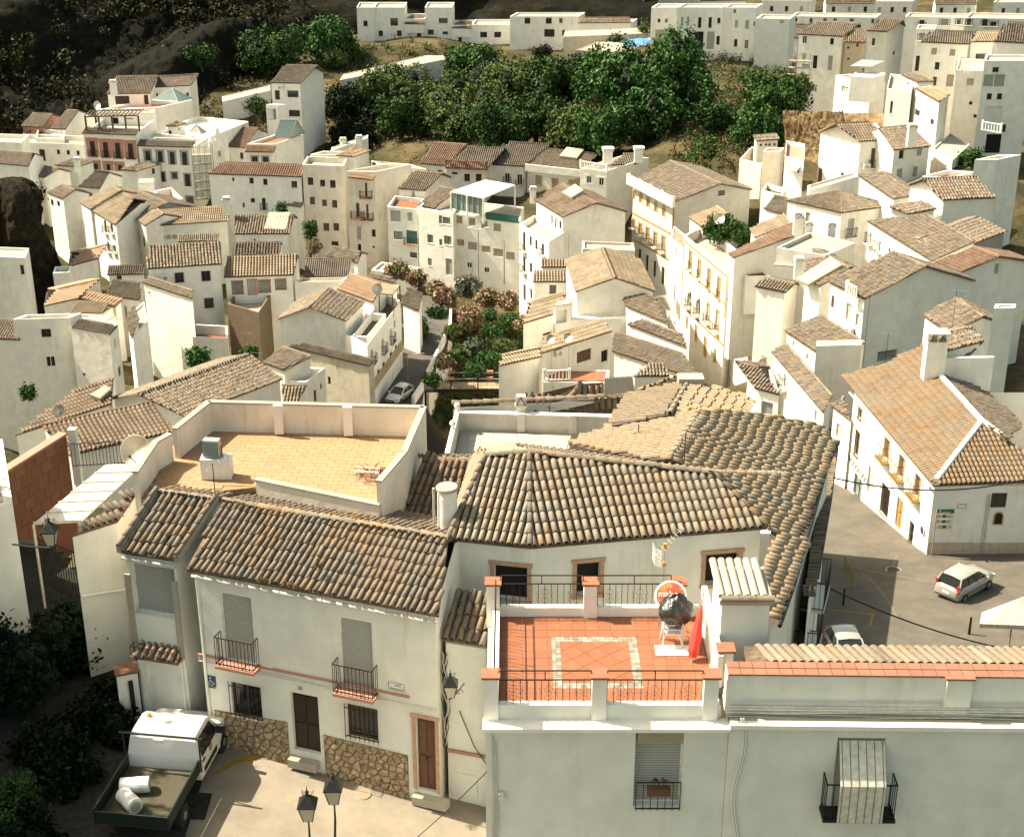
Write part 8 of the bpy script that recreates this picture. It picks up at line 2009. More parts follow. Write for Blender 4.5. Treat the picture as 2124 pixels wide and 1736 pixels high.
# ================================================================ vegetation
def leafmat(name, cols, rough=.6, trans=0.0):
 m, nt, b, pos = newmat(name, rough, .08); a = nt.nodes.new('ShaderNodeAttribute'); a.attribute_name = 'tint'
 n = len(cols); c = ramp(nt, a.outputs['Fac'],[(i/(n-1), c) for i, c in enumerate(cols)]); nz = noise(nt, pos, .35,3)
 nt.links.new(mixc(nt, ramp(nt, nz, [(.35,(0,0,0)),(.7,(.6,.6,.6))]), c, tuple(x*.6 for x in cols[0])), b.inputs['Base Color'])
 return m
leafmat('leaf_fig', [(.016,.042,.010),(.038,.092,.022),(.08,.155,.042)],.5); leafmat('leaf_soft', [(.032,.052,.014),(.075,.11,.028),(.13,.165,.05)])
leafmat('leaf_dark', [(.013,.032,.008),(.030,.064,.015),(.06,.11,.026)]); leafmat('leaf_olive', [(.05,.07,.045),(.09,.12,.08),(.13,.16,.11)])
leafmat('leaf_black', [(.003,.006,.002),(.006,.014,.004),(.015,.04,.01)]); leafmat('leaf_ivy', [(.018,.045,.01),(.036,.078,.017),(.07,.12,.03)])
leafmat('leaf_dry', [(.05,.038,.014),(.11,.08,.035),(.18,.13,.06)]); leafmat('leaf_scrub', [(.008,.010,.003),(.018,.019,.006),(.05,.042,.012)])
leafmat('blossom', [(.28,.13,.10),(.42,.24,.19),(.55,.37,.30)]); leafmat('blossom_pale', [(.3,.2,.15),(.38,.3,.23),(.45,.4,.32)])
flat('bark', (.07,.05,.035),.95)
def leaves(lobes, n, size, rs, flat_=.0):
 """lobes: (x,y,z,rx,ry,rz); leaf quads in clumps near each lobe's shell"""
 r_ = np.random.default_rng(rs); L = np.array(lobes); vol = L[:, 3]*L[:, 4]; pick = r_.choice(len(L), n, p=vol/vol.sum()); q = L[pick]
 ncl = max(8, n//14); cl = r_.normal(size=(len(L), ncl//len(L)+4,3)); cl /= np.linalg.norm(cl, axis=2, keepdims=True); k = r_.integers(0, cl.shape[1], n)
 rad = r_.uniform(.62,1.05,(len(L), cl.shape[1])); dirs = cl[pick, k]; C = q[:, :3]+dirs*q[:, 3:6]*rad[pick, k][:, None]+r_.normal(0, size*1.3,(n, 3))
 a = r_.normal(size=(n, 3)); a /= np.linalg.norm(a, axis=1, keepdims=True); nrm = dirs+r_.normal(0,.7,(n, 3)); nrm /= np.linalg.norm(nrm, axis=1, keepdims=True)
 a = a-nrm*(a*nrm).sum(1, keepdims=True); a /= np.linalg.norm(a, axis=1, keepdims=True); b_ = np.cross(nrm, a); s = size*r_.uniform(.6,1.3,(n, 1))
 V = np.stack([C-a*s, C-b_*s*.55, C+a*s, C+b_*s*.55],1).reshape(-1,3); F = np.arange(n*4).reshape(-1,4)
 clt = r_.uniform(-.25,.25,(len(L), cl.shape[1]))
 t = np.clip(.5+clt[pick, k]+r_.normal(0,.16, n),0,1); return V, F, t
def lobes_for(c, R_, n, seed, squash=.8):
 rr = random.Random(seed); out = [(c[0], c[1], c[2], R_*.62, R_*.62, R_*.62*squash)]
 for i in range(n):
  a = rr.uniform(0,6.28); e = rr.uniform(-.55,1.0); d = R_*rr.uniform(.5,.78); k = R_*rr.uniform(.26,.46)
  out.append((c[0]+d*math.cos(a)*math.cos(e), c[1]+d*math.sin(a)*math.cos(e), c[2]+d*math.sin(e)*squash, k, k, k*squash))
 return out
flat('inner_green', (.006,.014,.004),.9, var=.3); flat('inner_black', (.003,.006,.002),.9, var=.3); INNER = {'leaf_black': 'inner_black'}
def blob_pts(r_, rz, off, seed):
 V = []; F = []; n, m_ = 8,5
 for j in range(m_+1):
  th = math.pi*j/m_
  for i in range(n): a = 2*math.pi*i/n; k = 1+.15*math.sin(3*a+j*2+seed); V.append((r_*k*math.sin(th)*math.cos(a), r_*k*math.sin(th)*math.sin(a), rz*k*math.cos(th)))
 for j in range(m_):
  for i in range(n): F.append((off+j*n+i, off+(j+1)*n+i, off+(j+1)*n+(i+1) % n, off+j*n+(i+1) % n))
 return V, F
def tree(label, c, R_, mat='leaf_soft', n=4000, size=.3, seed=1, squash=.85, nl=12, name='tree', cat='tree', group=None, trunk=True, bl=None, nb=0, ground_z=None):
 gz = ground_z if ground_z is not None else float(ground(c[0], c[1])[0])-.5; gz = min(gz, c[2]-R_*.5)
 t = thing(name, (c[0], c[1], gz), label, cat, group); lb = lobes_for(c, R_, nl, seed, squash); po = np.array((c[0], c[1], gz))
 mb = MB()
 for x, y, z, a_, b_, c_ in lb:
  k_ = blob_pts(a_*.4, c_*.4, len(mb.v), seed); mb.v += [(x+p[0], y+p[1], z+p[2]) for p in k_[0]]; mb.f += k_[1]
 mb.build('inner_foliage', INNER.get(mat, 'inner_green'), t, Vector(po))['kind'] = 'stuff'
 V, F, ti = leaves(lb, n, size, seed); o = link('crown', mesh_np('crown', V-po, F, ti), mat, t, Vector(po)); o['kind'] = 'stuff'
 if nb: V, F, ti = leaves([(a, b_, z, x*1.05, y*1.05, w_*1.05) for a, b_, z, x, y, w_ in lb], nb, size*.9, seed+50); o = link('blossoms', mesh_np('blossoms', V-po, F, ti), bl, t, Vector(po)); o['kind'] = 'stuff'
 if trunk:
  mb = MB(); r0 = R_*.07+.05; top = V3(c); g = V3((c[0], c[1], gz)); mb.tube([g, g.lerp(top, .5)+V3((R_*.06,0,0)), top],[r0, r0*.7, r0*.3],8)
  for x, y, z, *_ in lb[1:7]: mb.tube([g.lerp(top, .45), V3((x, y, z)).lerp(top, .3), V3((x, y, z))],[r0*.5, r0*.3, r0*.12],5)
  mb.build('trunk', 'bark', t)
 return t
G = 'trees on the slope below the top row'
def T(label, u, v, d, rpx, **k):
 k['n'] = int(k.get('n', 3000)*(1.7 if rpx > 40 else 1)); rpx *= 1.22 if rpx > 40 else 1; c = at_d(u, v, d); return tree(label, (c.x, c.y, c.z), rpx*d/3110, **k)
T('biggest dark green fig tree with broad glossy leaves on the slope', 1340,205,252,118, mat='leaf_fig', n=12000, size=.36, seed=11, nl=22, group=G, squash=1.0)
T('fig tree spilling low in front of the biggest tree', 1265,265,243,62, mat='leaf_fig', n=5000, size=.33, seed=12, group=G)
T('dark fig tree below the white path wall', 985,150,300,62, mat='leaf_fig', n=5000, size=.33, seed=13, group=G)
T('light green feathery tree left of the pale willow', 810,195,282,72, mat='leaf_soft', n=6500, size=.25, seed=14, group=G)
T('deep green tree standing low behind the house chimneys', 830,245,268,52, mat='leaf_dark', n=4500, size=.3, seed=15, group=G)
T('yellow green soft tree in the middle of the slope', 950,235,268,82, mat='leaf_soft', n=7500, size=.26, seed=16, group=G, nl=18)
T('grey olive bush between the fig tree and the soft tree', 1015,158,292,34, mat='leaf_olive', n=2600, size=.24, seed=17, group=G, trunk=False)
T('mid green tree right of the yellow green soft tree', 1075,190,280,72, mat='leaf_soft', n=6000, size=.27, seed=18, group=G)
T('dark green tree with a round top below the rubble wall', 1160,175,280,66, mat='leaf_dark', n=6000, size=.3, seed=19, group=G)
T('dark green tree low in the middle of the slope', 1110,250,256,62, mat='leaf_dark', n=5500, size=.3, seed=20, group=G)
T('green tree tucked low left of the fig thicket', 1195,262,250,52, mat='leaf_soft', n=4000, size=.28, seed=21, group=G)
T('shadowy tree behind the row of brown roofs', 1030,268,256,58, mat='leaf_dark', n=4500, size=.3, seed=22, group=G)
T('dark crown between the fig trees high on the slope', 1230,150,285,48, mat='leaf_dark', n=3500, size=.3, seed=23, group=G)
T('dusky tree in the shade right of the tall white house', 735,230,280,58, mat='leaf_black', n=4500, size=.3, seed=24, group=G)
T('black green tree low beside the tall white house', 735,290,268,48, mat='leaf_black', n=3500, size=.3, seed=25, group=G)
T('green tree left of the sandy rock wall on the right slope', 1595,205,226,58, mat='leaf_ivy', n=6000, size=.26, seed=26, group=G)
T('second green tree lower left of the sandy rock wall', 1570,265,220,48, mat='leaf_fig', n=4500, size=.26, seed=27, group=G)
T('small dark conical shrub on the dry right slope', 1470,255,236,36, mat='leaf_dark', n=3000, size=.24, seed=28, group=G, squash=1.5, trunk=False)
T('ivy covered bank left of the ruined white walls', 1490,330,222,52, mat='leaf_ivy', n=5500, size=.2, seed=29, group=G, trunk=False)
T('bright green scrub mound in the middle of the right slope', 1500,245,238,40, mat='leaf_ivy', n=3000, size=.22, seed=30, group=G, trunk=False)
T('tall dark tree against the cliff left of the top row', 668,85,322,62, mat='leaf_fig', n=6000, size=.34, seed=31, group='trees under the cliff')
T('dark tree under the cliff above the tall white house', 550,115,315,58, mat='leaf_dark', n=5000, size=.34, seed=32, group='trees under the cliff')
T('round dark tree behind the house with the glass pyramid', 415,125,305,40, mat='leaf_dark', n=3200, size=.32, seed=33, group='trees under the cliff')
T('bushy green shrub below the left end of the top row', 735,120,322,26, mat='leaf_ivy', n=2200, size=.26, seed=34, group='trees under the cliff', trunk=False)
T('yellow green shrubs on the bank above the tall white house', 690,125,318,34, mat='leaf_soft', n=2600, size=.24, seed=35, group='trees under the cliff', trunk=False)
T('small tree in front of the far left end of the white path wall', 535,225,272,24, mat='leaf_ivy', n=1500, size=.24, seed=36, group='trees under the cliff')
T('potted tree beside the blue tarpaulin', 1275,80,312,13, mat='leaf_ivy', n=700, size=.2, seed=37, name='potted_tree')
T('slim young tree right of the blue tarpaulin', 1340,62,316,18, mat='leaf_soft', n=900, size=.2, seed=38, squash=1.8, name='young_tree')
T('orange flowering creeper on the rubble wall', 1125,112,306,26, mat='leaf_scrub', n=1800, size=.22, seed=39, trunk=False, name='creeper', cat='creeper')
T('young green tree beside the stained cream block', 640,480,205,18, mat='leaf_ivy', n=1600, size=.16, seed=40, squash=1.6, name='young_tree')
T('small pointed tree before the white house with square windows', 585,435,210,13, mat='leaf_ivy', n=900, size=.15, seed=41, squash=1.6, name='young_tree')
T('vine on the planted roof terrace behind the yellow building', 1500,475,172,42, mat='leaf_dark', n=3200, size=.18, seed=42, trunk=False, name='terrace_vine', cat='vine', squash=.6)
T('bright green shrub at the end of the planted roof terrace', 1540,495,168,22, mat='leaf_ivy', n=1600, size=.16, seed=43, trunk=False, name='terrace_shrub', cat='shrub')
T('green bush in the gully at the right edge', 2020,330,188,26, mat='leaf_ivy', n=1800, size=.18, seed=44, trunk=False, name='bush', cat='bush')
T('dry bush in the gully left of the green bush at the right edge', 1960,340,190,24, mat='leaf_scrub', n=1500, size=.18, seed=45, trunk=False, name='bush', cat='bush')
T('shrubs growing in the walled garden of the ruined white walls', 1600,365,205,24, mat='leaf_ivy', n=1600, size=.18, seed=46, trunk=False, name='bush', cat='bush')
T('weeds below the scaffold frame in the upper right', 1665,175,232,24, mat='leaf_soft', n=1500, size=.2, seed=47, trunk=False, name='bush', cat='bush')
GO = 'oleander bushes by the river'
for i, (lab, u, v, d, r_, pale) in enumerate((('pink oleander farthest left under the teal balcony house', 828,565,198,26,0),('second pink oleander right of the farthest left one', 866,580,195,20,0),('pale cream oleander, the tallest in front of the white apartment house', 968,600,192,32,1),
 ('pink oleander right of the pale one', 1010,622,189,24,0),('pink oleander at the right end below the white corner house', 1052,628,187,22,0),('sprawling pink oleander in the middle of the bank', 925,620,186,26,0),('rust pink round oleander nearest the road', 972,662,182,32,0),('little pink oleander leaning over the white road wall', 920,752,163,13,0),('pink oleander at the left of the brown shed roof', 905,600,190,18,0),('pink bush by the house corner beside the stained cream block', 655,512,203,13,0),('pink bush on the garden edge above the footbridge house', 1080,672,180,15,0))):
 c = at_d(u, v, d); tree(lab, (c.x, c.y, c.z), r_*d/3110, 'leaf_olive' if pale else 'leaf_soft', 2400,.17,60+i, .9,8, 'oleander', 'oleander', GO, False, 'blossom_pale' if pale else 'blossom', 2600 if not pale else 1600)
T('drooping dark green tree over the road bend', 868,680,178,26, mat='leaf_fig', n=3000, size=.2, seed=81, squash=.9)
T('pale green reed clump in the river garden', 982,728,168,14, mat='leaf_olive', n=1000, size=.22, seed=82, trunk=False, name='reed_clump', cat='reeds', squash=1.7)
T('green shrub below the white road wall', 895,790,158,16, mat='leaf_ivy', n=1200, size=.18, seed=83, trunk=False, name='bush', cat='bush')
T('dark shrub in the shaded yard below the patio', 410,740,152,24, mat='leaf_fig', n=1800, size=.2, seed=84, trunk=False, name='bush', cat='bush')
T('green shrub behind the old tile roof beside the yard', 520,735,146,14, mat='leaf_ivy', n=900, size=.18, seed=85, trunk=False, name='bush', cat='bush')
T('small green bush at the foot of the broad blank house', 58,815,135,14, mat='leaf_ivy', n=900, size=.16, seed=86, trunk=False, name='bush', cat='bush')
# scattered ground cover and scrub as stuff
def scatter(name, n, u0, u1, v0, v1, d0, d1, size, mat, seed, up=.3, onground=True, poly=None):
 r_ = np.random.default_rng(seed); U = r_.uniform(u0, u1, n*3); Vv = r_.uniform(v0, v1, n*3)
 if poly is not None: k = inpoly(poly, U, Vv); U, Vv = U[k], Vv[k]
 U, Vv = U[:n], Vv[:n]; P = []
 for u, v in zip(U, Vv):
  t = (v-v0)/(v1-v0); d = d0+(d1-d0)*t; r = ray(u, v)
  # march to ground
  lo = d
  P.append((*(CAM+r*d), u))
 P = np.array(P)[:, :3]
 if onground: P[:, 2] = ground(P[:, 0], P[:, 1])-.2
 lobes = [(p[0], p[1], p[2]+size*.6, size*r_.uniform(1.2,3), size*r_.uniform(1.2,3), size*r_.uniform(1,2.4)) for p in P]
 V, F, ti = leaves(lobes, n*45, size*.42, seed); o = link(name, mesh_np(name, V, F, ti), mat); o['kind'] = 'stuff'; return o
scatter('dry_grass', 260,700,1500,100,300,335,250,.5, 'leaf_dry', 1)
scatter('dry_grass', 220,1380,1640,130,380,285,215,.45, 'leaf_dry', 2, poly=[(1380,380),(1400,300),(1520,160),(1600,170),(1560,380)])
scatter('dry_grass', 260,880,1100,590,780,198,168,.3, 'leaf_dry', 3, poly=[(880,600),(1090,600),(1085,700),(1020,785),(900,780)])
scatter('scrub', 330,890,1090,590,790,198,165,.32, 'leaf_ivy', 4, poly=[(860,600),(1090,600),(1085,700),(1020,785),(890,790)])
scatter('scrub', 150,1380,1640,150,380,280,215,.45, 'leaf_ivy', 5, poly=[(1430,380),(1440,300),(1520,210),(1600,220),(1560,380)])
def scrub_cliff():
 r_ = np.random.default_rng(9); lob = []
 for i in range(420):
  a, b_ = r_.uniform(0,1), r_.uniform(0,1)**.8
  bl, br, tr, tl = (np.array(p, float) for p in CL)
  p = (bl*(1-a)+br*a)*(1-b_)+(tl*(1-a)+tr*a)*b_
  if r_.random() > .25+.75*(math.sin(a*9+b_*5)*.5+.5): continue
  s = r_.uniform(.8,2.6); lob.append((p[0], p[1]-1.5, p[2]+.8, s, s, s*.8))
 V, F, ti = leaves(lob, len(lob)*90,.42,3); o = link('cliff_scrub', mesh_np('cliff_scrub', V, F, ti), 'leaf_scrub'); o['kind'] = 'stuff'
scrub_cliff()
# dark hedge and trees at the lower left
GD = 'dark trees at the lower left'
for i, (lab, x, y, z, r_) in enumerate((('dark leafy tree filling the left edge above the spear fence', -15.2,40.5,44.2,2.0),('dark tree beside the iron gate', -14.3,42.6,43.4,1.3),('dark bush under the spear fence', -13.6,37.5,42.9,1.2),('dark bush behind the pickup bed', -12.9,39.6,42.9,1.0),('dark bush left of the pickup bed', -13.2,36.2,42.8,1.0),('dark bush in front of the pickup tailgate', -13.4,33.3,42.8,1.1),('dark ivy mound at the foot of the meter cabinet', -12.3,38.6,42.8,.7))):
 tree(lab, (x, y, z), r_, 'leaf_black', 5000,.10,90+i, .9,10, 'dark_tree', 'tree', GD, True, ground_z=41.8)
tree('green shrub catching sun in the bottom left corner', (-14.0,34.2,43.2),1.05, 'leaf_fig', 3500,.07,95,.9,8, 'shrub', 'shrub', None, False, ground_z=41.8)
# little weeds on the roof of house 20
for i, (u, v) in enumerate(((545,1200),(660,1175),(852,1282),(890,1288),(600,1210))):
 c = at_d(u, v, 43.3); V, F, ti = leaves([(c.x, c.y, c.z, .12,.12,.08)],120,.03,200+i); o = link('roof_weed', mesh_np('roof_weed', V-np.array(c), F, ti), 'leaf_dry', None, c)
 tag(o, ('dry weed tuft near the eave of house 20 left of its middle', 'dry weed tuft halfway up the roof of house 20', 'reddish weed hanging from the gutter of house 20', 'reddish weed at the right end of the gutter of house 20', 'weed tuft at the eave between the two shutters of house 20')[i], 'weed')
for i, (x, y, z, r_) in enumerate(((-24,36,54,4.4),(-26,43,56,4.8),(-22.5,30,49,3.8))):
 tree(('tall dark tree outside the left edge shading the pickup', 'second tall tree beyond the left edge behind the white wall', 'nearest tall tree beyond the left edge')[i],(x, y, z), r_, 'leaf_black', 5000,.22,120+i, 1.4,14, 'tall_tree', 'tree', None, True, ground_z=42)
rockpillar('', (-28.2,40),7.5,12,38,58.5,21)  # unseen rock added past the left edge to shade the pickup corner
for i, (u, v, r_) in enumerate(((905,650,20),(940,690,24),(1020,690,22),(1058,665,20),(960,730,22),(1010,745,24),(930,745,20),(1045,720,20),(985,770,22),(1015,655,16))):
 T(('green mound beside the road wall under the oleanders', 'fresh green shrub in the upper middle of the river garden', 'green shrub right of the reeds in the river garden', 'green shrub below the right end oleander', 'leafy mound just above the reed clump', 'broad green shrub in front of the tan roofed house', 'low green shrub near the leaning pink oleander', 'green shrub against the tan roofed house wall', 'leafy mound just behind the footbridge', 'small green shrub between the pale and the right oleanders')[i], u, v, lerp([(640,187),(780,160)], v), r_, mat=('leaf_ivy', 'leaf_soft', 'leaf_fig')[i % 3], n=1900, size=.16, seed=140+i, trunk=False, name='garden_shrub', cat='shrub', group='shrubs in the river garden', squash=.6)
scatter('scrub', 150,400,560,110,235,320,275,.5, 'leaf_scrub', 11)
scatter('scrub', 170,730,900,105,215,330,290,.5, 'leaf_soft', 12)
scatter('scrub', 200,1400,1680,90,300,300,225,.5, 'leaf_ivy', 13)
scatter('dry_grass', 200,1380,2120,90,200,300,240,.5, 'leaf_dry', 14)
p = at_d(62,385,196); V, F, ti = leaves([(p.x-2+a, p.y+2, p.z-.6-abs(a)*.5,1.1,1.6,.8) for a in (-2.4,-1,.6,2)],2600,.16,77); o = link('rock_scrub', mesh_np('rock_scrub', V, F, ti), 'leaf_scrub'); o['kind'] = 'stuff'
# ================================================================ vehicles
m, nt, b, pos = newmat('paint_white', .28,.5); b.inputs['Base Color'].default_value = (.72,.70,.66,1); b.inputs['Coat Weight'].default_value = .5
m, nt, b, pos = newmat('paint_silver', .3,.5); b.inputs['Base Color'].default_value = (.36,.345,.31,1); b.inputs['Metallic'].default_value = .25; b.inputs['Coat Weight'].default_value = .5
m, nt, b, pos = newmat('carglass', .04,.9); b.inputs['Base Color'].default_value = (.012,.014,.015,1)
m, nt, b, pos = newmat('redlamp', .2,.5); b.inputs['Base Color'].default_value = (.35,.02,.02,1)
m, nt, b, pos = newmat('clearlamp', .1,.7); b.inputs['Base Color'].default_value = (.45,.45,.43,1)
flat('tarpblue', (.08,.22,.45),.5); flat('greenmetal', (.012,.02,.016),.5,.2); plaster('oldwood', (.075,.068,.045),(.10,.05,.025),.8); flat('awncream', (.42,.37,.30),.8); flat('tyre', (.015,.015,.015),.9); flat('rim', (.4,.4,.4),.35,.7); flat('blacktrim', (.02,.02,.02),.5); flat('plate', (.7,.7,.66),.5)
def car(label, loc, heading, L=4.2, W=1.7, H=1.5, paint='paint_white', kind='hatch', sc=1.0, cat='car'):
 """x forward, y left; built from lofted cross sections"""
 t = thing('parked_car', loc, label, cat); h2 = heading; ca, sa = math.cos(h2), math.sin(h2)
 def P(x, y, z): x *= sc; y *= sc; z *= sc; return (loc[0]+x*ca-y*sa, loc[1]+x*sa+y*ca, loc[2]+z)
 hl = L/2; belt = .92*H/1.5
 if kind == 'mpv': st = [(-hl, .72,.35,.78),(-hl+.08,.90,.28,.95),(-hl+.5,.97,.2,.98),(-.6,1,.2,.97),(.5,1,.2,.95),(hl-.9,.97,.2,.90),(hl-.35,.9,.24,.80),(hl-.05,.72,.30,.62),(hl, .6,.38,.5)]
 else: st = [(-hl, .70,.35,.72),(-hl+.1,.88,.28,.90),(-hl+.5,.96,.2,.94),(-.6,1,.2,.93),(.5,1,.2,.91),(hl-.95,.97,.2,.86),(hl-.35,.88,.24,.74),(hl-.05,.70,.30,.58),(hl, .55,.38,.48)]
 mb = MB(); n = 12
 for x, wf, zb, zt in st:
  w_ = W/2*wf; zt *= H/1.5; ring = [(-w_*.96, zb),(-w_, zb+.12),(-w_, (zb+zt)/2),(-w_*.985, zt-.1),(-w_*.93, zt-.015),(-w_*.5, zt+.03),(w_*.5, zt+.03),(w_*.93, zt-.015),(w_*.985, zt-.1),(w_, (zb+zt)/2),(w_, zb+.12),(w_*.96, zb)]
  mb.v += [P(x, y, z) for y, z in ring]
 for k in range(len(st)-1):
  for j in range(n): mb.f.append((k*n+j, k*n+(j+1) % n, (k+1)*n+(j+1) % n, (k+1)*n+j))
 mb.f.append(tuple(range(n))[::-1]); mb.f.append(tuple((len(st)-1)*n+j for j in range(n))); body = mb.build('body', paint, t, smooth=True)
 bs = (H/1.5); xr = -hl+(.12 if kind == 'mpv' else .3); xf = hl-1.05; rr_ = -hl+(.5 if kind == 'mpv' else .75); rf = hl-1.95; wb = W/2*.93; wt = W/2*.74; zb = .90*bs; zt = H
 gl = MB(); A = [P(xr, -wb, zb), P(xf, -wb, zb-.04), P(xf, wb, zb-.04), P(xr, wb, zb)]; B = [P(rr_, -wt, zt-.05), P(rf, -wt, zt-.06), P(rf, wt, zt-.06), P(rr_, wt, zt-.05)]
 names = ('side_window', 'windscreen', 'side_window', 'rear_window')
 for i in range(4):
  j = (i+1) % 4; g = MB(); g.poly([A[i], A[j], B[j], B[i]]); g.build(names[i], 'carglass', t)
 rf_ = MB(); ring = []
 xs = [rr_-.06, rr_+.25,(rr_+rf)/2, rf-.25, rf+.05]; hs = [-.05,-.0,.03,0,-.06]
 for x, hh in zip(xs, hs): rf_.v += [P(x, -wt-.02, zt-.07+hh*.3), P(x, -wt*.8, zt-.005+hh), P(x, 0, zt+.03+hh), P(x, wt*.8, zt-.005+hh), P(x, wt+.02, zt-.07+hh*.3)]
 for k in range(4):
  for j in range(4): rf_.f.append((k*5+j, (k+1)*5+j, (k+1)*5+j+1, k*5+j+1))
 rf_.build('roof', paint, t, smooth=True)
 for i in range(4): g = MB(); g.tube([A[i], B[i]],[.06*sc, .045*sc],6); g.build('pillar', paint, t)
 for s_ in (-1,1):
  for k in (.36,.64):
   g = MB(); a = V3(P(xr+(xf-xr)*k, s_*wb*1.005, zb-.02)); c_ = V3(P(rr_+(rf-rr_)*k, s_*wt*1.005, zt-.05)); g.tube([a, c_],.03*sc, 5); g.build('window_post', 'blacktrim', t)
  g = MB(); g.cbox(V3(P(xf-.25, s_*(W/2+.1), zb+.06)),.12*sc, .2*sc, .14*sc, h2); g.build('wing_mirror', paint, t)
  g = MB(); g.box(V3(P(-hl+.5, s_*W/2*1.0-(.012),.52)), V3(P(hl-1,0,0))-V3(P(-hl+.5,0,0)), V3(P(0,.024,0))-V3(P(0,0,0)), ZV*.05*sc); g.build('side_trim', 'blacktrim', t)
  g = MB(); g.cbox(V3(P(.05, s_*W/2*1.005,.78*bs)),.16*sc, .03*sc, .03*sc, h2); g.build('door_handle', paint, t)
  g = MB(); g.cbox(V3(P(-hl+.13, s_*W/2*.82,.92*bs)),.12*sc, .16*sc, (.5 if kind == 'mpv' else .2)*sc, h2); g.build('tail_light', 'redlamp', t)
  g = MB(); g.cbox(V3(P(hl-.22, s_*W/2*.72,.62*bs)),.24*sc, .3*sc, .14*sc, h2); g.build('headlight', 'clearlamp', t)
  for x in (-hl+.75, hl-.85):
   ax = V3(P(0, s_, 0))-V3(P(0,0,0)); g = MB(); c_ = V3(P(x, s_*(W/2-.17),.3)); g.lathe(c_, [(.24*sc, 0),(.3*sc, .02*sc),(.3*sc, .17*sc),(.24*sc, .19*sc)],20, ax); wh = g.build('wheel', 'tyre', t)
   g = MB(); g.lathe(c_+ax.normalized()*.178*sc, [(.19*sc, 0),(.17*sc, .014*sc),(.05*sc, .022*sc)],12, ax); g.build('rim', 'rim', wh)
 g = MB(); g.cbox(V3(P(-hl-.005,0,.62*bs)),.02*sc, .5*sc, .12*sc, h2); g.build('number_plate', 'plate', t)
 g = MB(); g.cbox(V3(P(-hl+.02,0,.42)),.14*sc, W*.78*sc, .05*sc, h2); g.build('bumper_strip', 'blacktrim', t)
 g = MB(); g.cbox(V3(P(hl+.005,0,.5*bs)),.02*sc, .9*sc, .12*sc, h2); g.build('grille', 'blacktrim', t)
 return t
mp = pq('c4', (1660,1420),30.4); mz = float(sqz(mp.x, mp.y))
car('silver white people carrier parked on the square, seen from behind', (mp.x, mp.y+.15, mz), R(41),4.1,1.75,1.62, 'paint_silver', 'mpv', .88)
car('white hatchback parked facing the camera on the river road by the short white wall', (-12.0,147.9,8.0), R(-116),4.0,1.75,1.5, 'paint_white', 'hatch', .95)
gc = pq('d4', (705,165),32.3); car('grey car with sunshade half hidden behind the coping tiles', (gc.x+.1, gc.y-.6, float(sqz(gc.x, gc.y))), R(-86),4.0,1.7,1.45, 'paint_silver', 'hatch', .9)
mb = MB()
